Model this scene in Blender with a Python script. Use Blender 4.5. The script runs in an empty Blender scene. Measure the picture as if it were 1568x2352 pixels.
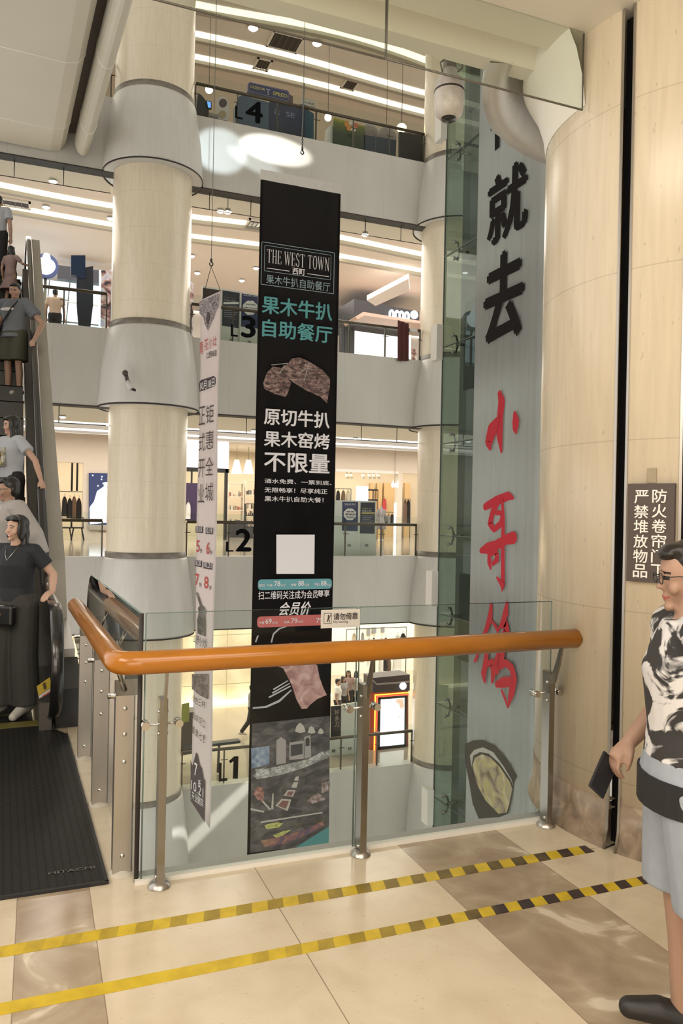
import bpy, bmesh, math, random
from mathutils import Vector, Matrix
random.seed(7)
SC = bpy.context.scene
COL = SC.collection
# ------------------------------------------------------------------ camera, light, exposure
FPX, EYE, ROLL = 1770.0, 1.72, 0.02
FS, FC = 0.3683, 0.9297                      # the building's axes: X along the facade, Y away across the atrium
cam = bpy.data.cameras.new('camera'); camo = bpy.data.objects.new('camera', cam); COL.objects.link(camo)
cam.sensor_fit = 'VERTICAL'; cam.sensor_height = 36.0; cam.lens = FPX / 2352 * 36.0
cam.clip_start = 0.05; cam.clip_end = 200
camo.matrix_world = (Matrix.Translation((0, 0, EYE)) @ Matrix.Rotation(-math.atan2(FS, FC), 4, 'Z')
                     @ Matrix.Rotation(math.pi / 2, 4, 'X') @ Matrix.Rotation(ROLL, 4, 'Z'))
SC.camera = camo
SC.view_settings.view_transform = 'Standard'; SC.view_settings.look = 'None'
SC.view_settings.exposure = -0.12; SC.view_settings.gamma = 1.0; SC.view_settings.use_curve_mapping = False
SC.cycles.max_bounces = 8; SC.cycles.diffuse_bounces = 3; SC.cycles.glossy_bounces = 3
SC.cycles.transparent_max_bounces = 16; SC.cycles.transmission_bounces = 4
SC.cycles.caustics_reflective = False; SC.cycles.caustics_refractive = False
SC.cycles.use_denoising = True; SC.cycles.sample_clamp_indirect = 4.0
w = bpy.data.worlds.new('world'); SC.world = w; w.use_nodes = True
bg = w.node_tree.nodes['Background']; bg.inputs[0].default_value = (1.0, 0.965, 0.90, 1); bg.inputs[1].default_value = 1.62

def light(kind, name, loc, energy, color=(1, .93, .82), size=1.0, size_y=None, target=None, **kw):
    l = bpy.data.lights.new(name, kind); o = bpy.data.objects.new(name, l); COL.objects.link(o)
    l.energy = energy; l.color = color; o.location = loc
    if kind == 'AREA':
        l.shape = 'RECTANGLE'; l.size = size; l.size_y = size_y or size
    elif kind in ('POINT', 'SPOT'):
        l.shadow_soft_size = size
    roll = kw.pop('roll', 0.); sc = kw.pop('sc', None)
    for k, v in kw.items(): setattr(l, k, v)
    if target is not None:
        d = Vector(target) - Vector(loc); o.rotation_euler = (d.to_track_quat('-Z', 'Y').to_matrix() @ Matrix.Rotation(roll, 3, 'Z')).to_euler()
    if sc: o.scale = sc
    return o
WARM = (1, .91, .79)
# skylight over the atrium
light('AREA', 'skylight', (7, 12, 18.8), 120, (.98, .99, 1), 22, 12, (7, 12, 0))
# ceiling lamps of the landing the camera stands on, and two added fills
light('AREA', 'landing_lamps', (0.6, 0.2, 4.25), 145, WARM, 3.2, 2.4, (0.9, 1.2, 0))
light('AREA', 'fill_landing_left', (-2.6, 1.2, 4.25), 250, WARM, 3.0, 3.0, (.2, 2.2, 0))  # added fill that brightens the left-facing side of the near column
light('AREA', 'corridor_lamps', (1.2, -3.0, 4.25), 150, WARM, 4.0, 3.0, (2.2, 1.0, 1.2))
light('AREA', 'fill_behind_camera', (-1.2, -5.6, 1.8), 340, WARM, 8, 2.8, (1.6, 4, 1.0))  # added fill behind the camera to brighten the near column, no known source
# gallery lamps on each far floor
light('AREA', 'gallery_lamps_lowest', (9, 26, -1.25), 1900, (1, .90, .74), 26, 8, (9, 26, -9))
light('AREA', 'gallery_lamps_second', (9, 27, 4.45), 1700, (1, .92, .82), 26, 8, (9, 27, -9))
light('AREA', 'gallery_lamps_third', (9, 26, 10.25), 2200, (1, .91, .82), 26, 8, (9, 26, -9))
light('AREA', 'gallery_lamps_fourth', (9, 26, 16.1), 700, (1, .90, .76), 26, 8, (9, 26, -9))
# sunlight falling through the roof glass onto the facade bands
light('SPOT', 'sun_patch_warm', (8, 4, 17.5), 16000, (1, .98, .90), .05, None, (5.85, 20, 11.42), spot_size=math.radians(4.2), spot_blend=.45, sc=(1.75, .62, 1), roll=-.10)
light('SPOT', 'sun_patch_cool', (6, 3, 17.5), 9500, (.80, .95, 1), .05, None, (4.32, 20, 11.12), spot_size=math.radians(4.4), spot_blend=.5, sc=(1.15, .9, 1))
light('SPOT', 'sun_patch_streak', (7, 3, 17.5), 6500, (.85, .96, 1), .05, None, (5.25, 20, 11.0), spot_size=math.radians(3.6), spot_blend=.8, sc=(1.6, .5, 1), roll=-.30)
light('SPOT', 'sun_patch_lower', (7.6, 6, 15), 42000, (1, .97, .90), .05, None, (4.55, 20, -6.38), spot_size=math.radians(3.4), spot_blend=.4, sc=(2.6, .16, 1), roll=.30)
# ------------------------------------------------------------------ sight lines -> places
def ray(px, py):
    u = px - 784.; v = py - 1176.
    u2 = u + ROLL * v; v2 = v - ROLL * u
    a = u2 / FPX
    return Vector((FS + FC * a, FC - FS * a, -v2 / FPX))
E0 = Vector((0, 0, EYE))
def at(px, py, d): return E0 + ray(px, py) * d
def onz(px, py, z): r = ray(px, py); return E0 + r * ((z - EYE) / r.z)
def ony(px, py, y): r = ray(px, py); return E0 + r * (y / r.y)
def onx(px, py, x): r = ray(px, py); return E0 + r * (x / r.x)
def onpl(px, py, p, n):
    r = ray(px, py); return E0 + r * ((Vector(p) - E0).dot(Vector(n)) / r.dot(Vector(n)))
# ------------------------------------------------------------------ materials
MATS = {}
def mat(name, color=(.8, .8, .8), rough=.5, metal=0., emit=None, estr=0., noise=0., nscale=6., stretch=(1, 1, 1), dark=.8,
        bump=0., bscale=40., coat=0., alpha=1., spec=.5, sss=0.):
    if name in MATS: return MATS[name]
    m = bpy.data.materials.new(name); m.use_nodes = True
    nt = m.node_tree; N = nt.nodes; L = nt.links; b = N['Principled BSDF']
    c = tuple(color) + (1,)
    b.inputs['Base Color'].default_value = c
    b.inputs['Roughness'].default_value = rough; b.inputs['Metallic'].default_value = metal
    b.inputs['Specular IOR Level'].default_value = spec
    if coat: b.inputs['Coat Weight'].default_value = coat; b.inputs['Coat Roughness'].default_value = .06
    if emit is not None:
        b.inputs['Emission Color'].default_value = tuple(emit) + (1,); b.inputs['Emission Strength'].default_value = estr
    if noise or bump:
        tc = N.new('ShaderNodeTexCoord'); mp = N.new('ShaderNodeMapping'); mp.inputs['Scale'].default_value = stretch
        L.new(tc.outputs['Object'], mp.inputs['Vector'])
    if noise:
        nz = N.new('ShaderNodeTexNoise'); nz.inputs['Scale'].default_value = nscale; nz.inputs['Detail'].default_value = 5
        L.new(mp.outputs[0], nz.inputs['Vector'])
        rp = N.new('ShaderNodeValToRGB'); rp.color_ramp.elements[0].position = .5 - .3; rp.color_ramp.elements[1].position = .5 + .25
        k = 1 - noise * (1 - dark) * 2
        rp.color_ramp.elements[0].color = (color[0] * k, color[1] * k, color[2] * k, 1); rp.color_ramp.elements[1].color = c
        L.new(nz.outputs['Fac'], rp.inputs[0]); L.new(rp.outputs[0], b.inputs['Base Color'])
    if bump:
        n2 = N.new('ShaderNodeTexNoise'); n2.inputs['Scale'].default_value = bscale; n2.inputs['Detail'].default_value = 3
        L.new(mp.outputs[0], n2.inputs['Vector'])
        bp = N.new('ShaderNodeBump'); bp.inputs['Strength'].default_value = bump; bp.inputs['Distance'].default_value = .01
        L.new(n2.outputs['Fac'], bp.inputs['Height']); L.new(bp.outputs[0], b.inputs['Normal'])
    MATS[name] = m; return m
def glow(name, color, s): return mat(name, color, .6, emit=color, estr=s)
def glassmat(name, tint=(.93, .97, .95), refl=1.0, rough=.01):
    if name in MATS: return MATS[name]
    m = bpy.data.materials.new(name); m.use_nodes = True; nt = m.node_tree; N = nt.nodes; L = nt.links
    for n in list(N): N.remove(n)
    o = N.new('ShaderNodeOutputMaterial'); t = N.new('ShaderNodeBsdfTransparent'); g = N.new('ShaderNodeBsdfGlossy')
    t.inputs[0].default_value = tuple(tint) + (1,); g.inputs['Roughness'].default_value = rough
    f = N.new('ShaderNodeFresnel'); f.inputs[0].default_value = 1.5
    mu = N.new('ShaderNodeMath'); mu.operation = 'MULTIPLY'; mu.inputs[1].default_value = refl; mu.use_clamp = True
    mx = N.new('ShaderNodeMixShader')
    ge = N.new('ShaderNodeNewGeometry'); fr = N.new('ShaderNodeMath'); fr.operation = 'SUBTRACT'; fr.inputs[0].default_value = 1; L.new(ge.outputs['Backfacing'], fr.inputs[1])
    m2 = N.new('ShaderNodeMath'); m2.operation = 'MULTIPLY'; L.new(f.outputs[0], m2.inputs[0]); L.new(fr.outputs[0], m2.inputs[1])
    L.new(m2.outputs[0], mu.inputs[0]); L.new(mu.outputs[0], mx.inputs[0]); L.new(t.outputs[0], mx.inputs[1]); L.new(g.outputs[0], mx.inputs[2]); L.new(mx.outputs[0], o.inputs[0])
    MATS[name] = m; return m
class NB:                                    # small node-graph helper
    def __init__(s, name, **kw):
        s.m = mat(name, **kw); s.nt = s.m.node_tree; s.N = s.nt.nodes; s.L = s.nt.links; s.b = s.N['Principled BSDF']
        s.tc = s.N.new('ShaderNodeTexCoord'); sx = s.N.new('ShaderNodeSeparateXYZ'); s.L.new(s.tc.outputs['Object'], sx.inputs[0])
        s.x, s.y, s.z = sx.outputs
    def put(s, sock, v):
        if isinstance(v, (int, float)): sock.default_value = v
        elif isinstance(v, tuple): sock.default_value = v if len(v) == 4 else v + (1,)
        else: s.L.new(v, sock)
    def math(s, op, a, b=0., c=None):
        n = s.N.new('ShaderNodeMath'); n.operation = op; s.put(n.inputs[0], a); s.put(n.inputs[1], b)
        if c is not None: s.put(n.inputs[2], c)
        return n.outputs[0]
    def mix(s, f, a, b):
        n = s.N.new('ShaderNodeMix'); n.data_type = 'RGBA'; s.put(n.inputs[0], f); s.put(n.inputs[6], a); s.put(n.inputs[7], b); return n.outputs[2]
    def noise(s, scale, detail=4, stretch=(1, 1, 1), dist=0.):
        mp = s.N.new('ShaderNodeMapping'); mp.inputs['Scale'].default_value = stretch; s.L.new(s.tc.outputs['Object'], mp.inputs[0])
        n = s.N.new('ShaderNodeTexNoise'); n.inputs['Scale'].default_value = scale; n.inputs['Detail'].default_value = detail
        n.inputs['Distortion'].default_value = dist; s.L.new(mp.outputs[0], n.inputs['Vector']); return n.outputs['Fac']
    def ramp(s, f, stops):
        n = s.N.new('ShaderNodeValToRGB'); e = n.color_ramp.elements
        while len(e) < len(stops): e.new(.5)
        for i, (p, c) in enumerate(stops): e[i].position = p; e[i].color = (c if len(c) == 4 else tuple(c) + (1,))
        s.L.new(f, n.inputs[0]); return n.outputs[0]
    def line(s, coord, pos, half): return s.math('LESS_THAN', s.math('ABSOLUTE', s.math('SUBTRACT', coord, pos)), half)
    def band(s, coord, a, b): return s.math('MULTIPLY', s.math('GREATER_THAN', coord, a), s.math('LESS_THAN', coord, b))
    def every(s, coord, step, off, half):
        m = s.math('FLOORED_MODULO', s.math('SUBTRACT', coord, off - step / 2), step)
        return s.math('LESS_THAN', s.math('ABSOLUTE', s.math('SUBTRACT', m, step / 2)), half)
    def color(s, c): s.put(s.b.inputs['Base Color'], c)
# ------------------------------------------------------------------ objects
WM = {}
def reg(o, m): WM[o.name] = m
def tag(o, label=None, cat=None, group=None, kind=None):
    if label: o['label'] = label
    if cat: o['category'] = cat
    if group: o['group'] = group
    if kind: o['kind'] = kind
    return o
def thing(name, label, cat, loc=(0, 0, 0), rz=0., group=None):
    o = bpy.data.objects.new(name, None); COL.objects.link(o); o.empty_display_size = .1
    o.location = loc; o.rotation_euler = (0, 0, rz)
    reg(o, Matrix.Translation(loc) @ Matrix.Rotation(rz, 4, 'Z'))
    return tag(o, label, cat, group)
def obj(name, bm, m, parent=None, smooth=False, local=False, mats=None):
    """bm is in world coordinates (or in the parent's own when local)."""
    me = bpy.data.meshes.new(name)
    o = bpy.data.objects.new(name, me); COL.objects.link(o)
    if parent is not None:
        o.parent = parent
        if not local: bm.transform(WM[parent.name].inverted())
        reg(o, WM[parent.name])
    else:
        if bm.verts and not local:
            xs = [v.co.x for v in bm.verts]; ys = [v.co.y for v in bm.verts]; zs = [v.co.z for v in bm.verts]
            c = Vector(((min(xs) + max(xs)) / 2, (min(ys) + max(ys)) / 2, min(zs)))
            bm.transform(Matrix.Translation(-c)); o.location = c; reg(o, Matrix.Translation(c))
        else: reg(o, Matrix.Identity(4))
    if smooth:
        for f in bm.faces: f.smooth = True
    bm.to_mesh(me); bm.free()
    for mm in (mats or [m]): me.materials.append(mm)
    return o
def struct(name, bm, m, parent=None, smooth=False, keep=False):
    o = obj(name, bm, m, parent, smooth, local=keep)
    if parent is None: o['kind'] = 'structure'
    return o
def copytree(r, loc=None, rz=None, label=None, group=None):
    def cp(o, par):
        c = o.copy(); COL.objects.link(c)
        if par is not None: c.parent = par
        for ch in [x for x in bpy.data.objects if x.parent == o]: cp(ch, c)
        return c
    n = cp(r, None)
    if loc is not None: n.location = loc
    if rz is not None: n.rotation_euler = (0, 0, rz)
    reg(n, Matrix.Translation(n.location) @ Matrix.Rotation(n.rotation_euler.z, 4, 'Z'))
    if label: n['label'] = label
    if group: n['group'] = group
    return n
# ------------------------------------------------------------------ shapes
def BM(): return bmesh.new()
def box(bm, a, b, mi=0):
    x0, y0, z0 = a; x1, y1, z1 = b
    vs = [bm.verts.new(p) for p in ((x0, y0, z0), (x1, y0, z0), (x1, y1, z0), (x0, y1, z0), (x0, y0, z1), (x1, y0, z1), (x1, y1, z1), (x0, y1, z1))]
    for q in ((3, 2, 1, 0), (4, 5, 6, 7), (0, 1, 5, 4), (1, 2, 6, 5), (2, 3, 7, 6), (3, 0, 4, 7)):
        f = bm.faces.new([vs[i] for i in q]); f.material_index = mi
    return vs
def cbox(bm, c, s, rz=0., mi=0, rot=None):
    vs = box(bm, (-s[0] / 2, -s[1] / 2, -s[2] / 2), (s[0] / 2, s[1] / 2, s[2] / 2), mi)
    M = Matrix.Translation(c) @ (rot if rot is not None else Matrix.Rotation(rz, 4, 'Z'))
    for v in vs: v.co = M @ v.co
    return vs
def bx(a, b): bm = BM(); box(bm, a, b); return bm
def bevel(bm, w, seg=2):
    bmesh.ops.bevel(bm, geom=bm.edges[:], offset=w, segments=seg, affect='EDGES', profile=.5); return bm
def prism(bm, pts, vec, mi=0):
    """closed polygon (world points) pushed along vec."""
    vec = Vector(vec); a = [bm.verts.new(p) for p in pts]; b = [bm.verts.new(Vector(p) + vec) for p in pts]; n = len(a)
    try:
        f = bm.faces.new(a); f.material_index = mi; f = bm.faces.new(b[::-1]); f.material_index = mi
    except ValueError: pass
    for i in range(n):
        f = bm.faces.new((a[i], b[i], b[(i + 1) % n], a[(i + 1) % n])); f.material_index = mi
def tube(bm, pts, r, n=10, cap=True, mi=0):
    """round bar through points; r one radius or one per point."""
    pts = [Vector(p) for p in pts]; rs = r if isinstance(r, (list, tuple)) else [r] * len(pts)
    rings = []; up = None
    for i, p in enumerate(pts):
        t = ((pts[min(i + 1, len(pts) - 1)] - pts[max(i - 1, 0)])).normalized()
        if up is None:
            up = Vector((0, 0, 1)) if abs(t.z) < .9 else Vector((1, 0, 0))
        s = t.cross(up).normalized(); up = s.cross(t).normalized()
        rings.append([bm.verts.new(p + (s * math.cos(2 * math.pi * k / n) + up * math.sin(2 * math.pi * k / n)) * rs[i]) for k in range(n)])
    for a, b in zip(rings, rings[1:]):
        for k in range(n):
            f = bm.faces.new((a[k], a[(k + 1) % n], b[(k + 1) % n], b[k])); f.smooth = True; f.material_index = mi
    if cap:
        f = bm.faces.new(rings[0][::-1]); f.material_index = mi; f = bm.faces.new(rings[-1]); f.material_index = mi
def lathe(bm, c, prof, n=32, a0=0., a1=2 * math.pi, mi=0):
    """prof: (radius, z) list turned round the vertical axis at c."""
    full = abs(a1 - a0 - 2 * math.pi) < 1e-6; m = n if full else n + 1
    rings = [[bm.verts.new((c[0] + r * math.cos(a0 + (a1 - a0) * k / n), c[1] + r * math.sin(a0 + (a1 - a0) * k / n), z)) for k in range(m)] for r, z in prof]
    for a, b in zip(rings, rings[1:]):
        for k in range(n):
            k2 = (k + 1) % m
            f = bm.faces.new((a[k], a[k2], b[k2], b[k])); f.smooth = True; f.material_index = mi
def ball(bm, c, r, sc=(1, 1, 1), n=12, mi=0):
    ret = bmesh.ops.create_uvsphere(bm, u_segments=n, v_segments=max(6, n // 2 + 1), radius=r)
    for v in ret['verts']:
        v.co = Vector((v.co.x * sc[0] + c[0], v.co.y * sc[1] + c[1], v.co.z * sc[2] + c[2]))
        for f in v.link_faces: f.smooth = True; f.material_index = mi
    return ret['verts']
class Plane:
    """an upright flat surface; hit() turns a sight line into its own (along, up) coordinates."""
    def __init__(s, p, d):
        s.p = Vector(p); s.d = Vector((d[0], d[1], 0)).normalized(); s.n = Vector((s.d.y, -s.d.x, 0))   # n points to the viewer's side
        if s.n.dot(E0 - s.p) < 0: s.n = -s.n
    def w(s, l, z, off=0.): q = s.p + s.d * l + s.n * off; return Vector((q.x, q.y, z))
    def hit(s, px, py): q = onpl(px, py, s.p, s.n); return ((q - s.p).dot(s.d), q.z)
    def px(s, px, py, off=0.): l, z = s.hit(px, py); return s.w(l, z, off)
    def poly(s, bm, pix, off=0., th=.002, mi=0):
        prism(bm, [s.px(x, y, off) for x, y in pix], s.n * -th, mi)
    def rect(s, bm, l0, z0, l1, z1, off=0., th=.002, mi=0):
        prism(bm, [s.w(l0, z0, off), s.w(l1, z0, off), s.w(l1, z1, off), s.w(l0, z1, off)], s.n * -th, mi)
FONT_CACHE = {}
def text_verts(body, bold=0.):
    k = (body, bold)
    if k in FONT_CACHE: return FONT_CACHE[k]
    cu = bpy.data.curves.new('t', 'FONT'); cu.body = body; cu.offset = bold; cu.resolution_u = 3; cu.extrude = 0; cu.fill_mode = 'FRONT'
    o = bpy.data.objects.new('t', cu); COL.objects.link(o)
    dg = bpy.context.evaluated_depsgraph_get(); dg.update()
    me = bpy.data.meshes.new_from_object(o.evaluated_get(dg))
    vs = [tuple(v.co) for v in me.vertices]; fs = [tuple(p.vertices) for p in me.polygons]
    bpy.data.objects.remove(o); bpy.data.curves.remove(cu); bpy.data.meshes.remove(me)
    FONT_CACHE[k] = (vs, fs); return vs, fs
def text(bm, pl, body, l0, z0, l1, z1, off=.004, bold=0., slant=0., mi=0):
    """lettering laid on plane pl filling the rectangle l0..l1, z0..z1; bold thickens the strokes (share of the height)."""
    if bold > 0:
        b = bold * abs(z1 - z0) * 1.1
        for i, (dx, dz) in enumerate(((-b, 0), (b, 0), (0, -b * .7), (0, b * .7))):
            text(bm, pl, body, l0 + b + dx, z0 + b * .7 + dz, l1 - b + dx, z1 - b * .7 + dz, off + i * .0006, 0., slant, mi)
        return
    vs, fs = text_verts(body, 0.)
    if not vs: return
    xs = [v[0] for v in vs]; ys = [v[1] for v in vs]; x0, x1, y0, y1 = min(xs), max(xs), min(ys), max(ys)
    nv = [bm.verts.new(pl.w(l0 + (l1 - l0) * ((x - x0) / max(x1 - x0, 1e-6)) + slant * ((y - y0) / max(y1 - y0, 1e-6)), z0 + (z1 - z0) * ((y - y0) / max(y1 - y0, 1e-6)), off)) for x, y, _ in vs]
    for f in fs:
        try: fc = bm.faces.new([nv[i] for i in f]); fc.material_index = mi
        except ValueError: pass
def textpx(bm, pl, body, tl, br, off=.004, bold=0., slant=0., mi=0):
    a = pl.hit(*tl); b = pl.hit(*br); text(bm, pl, body, a[0], b[1], b[0], a[1], off, bold, slant, mi)
# ================================================================== helper: loose pieces become parts of their own
def islands(bm):
    seen = set(); out = []
    for v in bm.verts:
        if v in seen: continue
        st = [v]; seen.add(v); isl = []
        while st:
            a = st.pop(); isl.append(a)
            for e in a.link_edges:
                b = e.other_vert(a)
                if b not in seen: seen.add(b); st.append(b)
        out.append(isl)
    return out
def pieces(name, bm, m, par, smooth=False):
    for isl in islands(bm):
        nb_ = bmesh.new(); mp = {v: nb_.verts.new(v.co) for v in isl}; done = set()
        for v in isl:
            for f in v.link_faces:
                if f not in done:
                    done.add(f); g = nb_.faces.new([mp[x] for x in f.verts]); g.smooth = f.smooth; g.material_index = f.material_index
        o = obj(name, nb_, m, par, smooth)
    bm.free(); return o
def clothmat(name, color, trans=.35, **kw):
    """cloth that lets some of the light behind it through."""
    m = mat(name, color, **kw); nt = m.node_tree
    if 'tl' in nt.nodes: return m
    t = nt.nodes.new('ShaderNodeBsdfTranslucent'); t.name = 'tl'; t.inputs[0].default_value = tuple(color) + (1,)
    mx = nt.nodes.new('ShaderNodeMixShader'); mx.inputs[0].default_value = trans
    o = [n for n in nt.nodes if n.type == 'OUTPUT_MATERIAL'][0]
    nt.links.new(nt.nodes['Principled BSDF'].outputs[0], mx.inputs[1]); nt.links.new(t.outputs[0], mx.inputs[2]); nt.links.new(mx.outputs[0], o.inputs[0]); return m
# ================================================================== structure
YF = 20.0                                         # facade line across the atrium
Z4T, Z4B, Z3T, Z3B, Z2T, Z2B, Z1T, Z1B = 11.92, 10.08, 6.17, 4.23, .486, -1.42, -5.54, -7.7
XL, XR = -7.0, 24.0
C_NEAR = (3.73, 3.49); C_LEFT = (2.61, 20.0); C_RIGHT = (11.35, 20.0); RC = .97
# --- materials of the shell
nb = NB('floor_marble', color=(.62, .52, .38), rough=.16)
nz = nb.noise(5, 6, dist=.6); light_c = nb.ramp(nz, [(.3, (.57, .475, .345)), (.6, (.63, .54, .405))])
sp = nb.noise(38, 2, (1, 2.2, 1)); light_c = nb.mix(nb.math('GREATER_THAN', sp, .69), light_c, (.50, .40, .28, 1))
v1 = nb.noise(2.6, 7, dist=1.6); tan_c = nb.ramp(v1, [(.36, (.30, .225, .155)), (.52, (.38, .30, .21)), (.60, (.43, .35, .25)), (.66, (.62, .54, .42))])
tanm = nb.math('MAXIMUM', nb.band(nb.x, -.045, .255), nb.band(nb.x, 1.775, 2.365))
c = nb.mix(tanm, light_c, tan_c)
j = nb.line(nb.x, 1.01, .0022)
for p in (-.045, .255, 1.775, 2.365): j = nb.math('MAXIMUM', j, nb.line(nb.x, p, .0018))
for p in (3.225, 2.845, 1.0, .2): j = nb.math('MAXIMUM', j, nb.line(nb.y, p, .002))
c = nb.mix(nb.math('MULTIPLY', j, .75), c, (.16, .11, .07, 1))
st = nb.noise(2.2, 5); c = nb.mix(nb.math('MULTIPLY', nb.math('MAXIMUM', nb.math('SUBTRACT', st, .56), 0.), 1.6), c, (.34, .25, .16, 1))
nb.color(c); FLOORM = nb.m
def marble(name, base, seam, joints=True, rough=.22):
    nb = NB(name, color=base, rough=rough)
    n1 = nb.noise(9, 7, (3, 3, .22), .5)
    lo = tuple(k * .91 for k in base)
    c = nb.ramp(n1, [(.32, lo), (.62, base)])
    s = nb.noise(48, 2, (1, 1, .32)); c = nb.mix(nb.math('MULTIPLY', nb.math('GREATER_THAN', s, .715), .4), c, tuple(k * .5 for k in base) + (1,))
    if joints: c = nb.mix(nb.math('MULTIPLY', nb.every(nb.z, .88, .16, .0035), .35), c, tuple(k * .45 for k in base) + (1,))
    nb.color(c); return nb.m
MARBLE = marble('cream_marble', (.68, .585, .44), 0)
nb = NB('brown_base_stone', color=(.2, .15, .1), rough=.3)
n1 = nb.noise(7, 7, dist=1.2); nb.color(nb.ramp(n1, [(.3, (.14, .10, .07)), (.55, (.27, .20, .14)), (.72, (.42, .33, .24))])); BASESTONE = nb.m
nb = NB('white_fascia_panel', color=(.5, .48, .44), rough=.34)
n1 = nb.noise(1.2, 4, (1, 1, .4)); c = nb.ramp(n1, [(.3, (.47, .45, .41)), (.7, (.53, .51, .465))])
c = nb.mix(nb.math('MULTIPLY', nb.every(nb.x, 1.09, .3, .007), .3), c, (.3, .29, .27, 1)); nb.color(c); FASCIA = nb.m
CLAD = mat('column_cladding', (.60, .58, .54), .3, noise=.3, nscale=3, stretch=(4, 4, .3), dark=.85)
PLASTER = mat('ceiling_paint', (.88, .85, .77), .6, noise=.2, nscale=1.5, dark=.9)
WHITEPAINT = mat('white_paint', (.75, .72, .66), .55, noise=.15, nscale=2, dark=.9)
GREYMETAL = mat('brushed_steel', (.47, .44, .41), .32, 1., noise=.25, nscale=14, stretch=(1, 1, .05), dark=.8)
CHROME = mat('polished_steel', (.62, .60, .57), .12, 1., noise=.1, nscale=3)
DARKLINE = mat('dark_gasket', (.03, .025, .022), .6, noise=.1)
BLACK = mat('black_paint', (.012, .012, .014), .5, noise=.2)
SLAB = mat('slab_grey', (.40, .385, .36), .5, noise=.3, nscale=4)
# --- our landing
fl = BM()
prism(fl, [(-6, -6, 0), (9, -6, 0), (9, 3.62, 0), (.47, 3.62, 0), (.36, 6.6, 0), (-6, 6.6, 0)], (0, 0, -.32))
FLOOR = struct('floor', fl, FLOORM, keep=True); FLOOR['label'] = 'cream and tan marble floor of the landing'
led = BM(); box(led, (.47, 3.62, -.36), (9, 3.80, -.03)); struct('trim_1', led, SLAB)['label'] = 'grey slab edge below the glass railing'
wl = BM(); box(wl, (.45, 3.592, -.03), (2.75, 3.632, .02)); struct('trim_2', wl, WHITEPAINT)['label'] = 'white bottom rail under the railing glass'
cl = BM(); box(cl, (-6, -6, 4.37), (9, 3.66, 4.5)); struct('ceiling', cl, PLASTER)['label'] = 'cream ceiling above the landing'
sf = BM(); prism(sf, [(-6, 3.66, 4.44), (-6, 3.86, 4.37), (-6, 4.02, 4.40), (-6, 4.06, 4.55), (-6, 4.06, 6.1), (-6, 3.66, 6.1)], (15, 0, 0)); struct('trim_3', sf, PLASTER)['label'] = 'rounded edge of the slab above the railing'
# back of the landing, behind the camera
bw = BM(); box(bw, (-6, -6.2, 0), (9, -6, 4.37)); struct('wall_back', bw, WHITEPAINT)
bw = BM(); box(bw, (8.8, -6, 0), (9, 3.6, 4.37)); struct('wall_right', bw, WHITEPAINT)
bw = BM(); box(bw, (-6.2, -6, 0), (-6, 3.6, 4.37)); struct('wall_left', bw, WHITEPAINT)
# --- far galleries: bands, floors, ceilings, back walls
def gallery(i, zt, zb, zc, yb, wallm):
    b = BM(); box(b, (XL, YF, zb), (XR, YF + .35, zt)); o = struct('wall_band', b, FASCIA, keep=True); o['label'] = 'pale fascia band of the %s gallery' % i
    if zb > -7:
        t = BM(); box(t, (XL, YF - .012, zb - .03), (XR, YF + .36, zb)); o = struct('trim_band', t, DARKLINE); o['label'] = 'dark lower edge of the %s fascia' % i
    b = BM(); box(b, (XL, YF + .3, zt - .3), (XR, yb + 5, zt - .02)); o = struct('floor_gallery', b, mat('gallery_floor', (.42, .36, .29), .12, noise=.5, nscale=1.2, stretch=(1, .3, 1), dark=.75)); o['label'] = 'polished floor of the %s gallery' % i
    if zc is not None:
        b = BM(); box(b, (XL, YF + .3, zc), (XR, yb + 5, zc + .15)); o = struct('ceiling_gallery', b, mat('gallery_ceiling', (.78, .72, .64), .7, noise=.1, nscale=1)); o['label'] = 'smooth ceiling of the %s gallery' % i
        b = BM(); box(b, (XL, YF + .3, zc - .22), (XR, YF + .62, zc)); o = struct('trim_pelmet', b, mat('pelmet', (.45, .43, .39), .5)); o['label'] = 'pelmet behind the fascia above the %s gallery' % i
Z5B = 15.95
b = BM(); box(b, (XL, YF, Z5B), (XR, YF + .35, Z5B + 2)); struct('wall_band', b, FASCIA, keep=True)['label'] = 'pale fascia band above the fourth gallery'
gallery('fourth', Z4T, Z4B, 16.3, 32, None)
gallery('third', Z3T, Z3B, 10.42, 32, None)
gallery('second', Z2T, Z2B, 4.57, 32, None)
gallery('lowest', Z1T, Z1B, -1.08, 28.6, None)
b = BM(); box(b, (XL - .2, YF + .4, -7), (XL, 37, 17)); struct('wall_left', b, WHITEPAINT)
b = BM(); box(b, (XR, YF + .4, -7), (XR + .2, 37, 17)); struct('wall_right', b, WHITEPAINT)
b = BM(); box(b, (XL, 1, -11.6), (XR, 40, -11.4)); struct('floor_basement', b, mat('basement_floor', (.35, .30, .24), .25, noise=.4, nscale=.8))
b = BM(); box(b, (XL, -.3, 19), (XR, 38, 19.3)); struct('ceiling_light_block', b, PLASTER)['label'] = 'unseen roof slab added to block light from above the atrium'  # added out of view to cut the world light from above
b = BM(); box(b, (XL, -.3, 6.1), (XR, 0, 19)); struct('wall_light_block', b, WHITEPAINT)['label'] = 'unseen wall above the landing, added to block light from behind'  # added out of view to stop world light coming from behind
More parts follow.
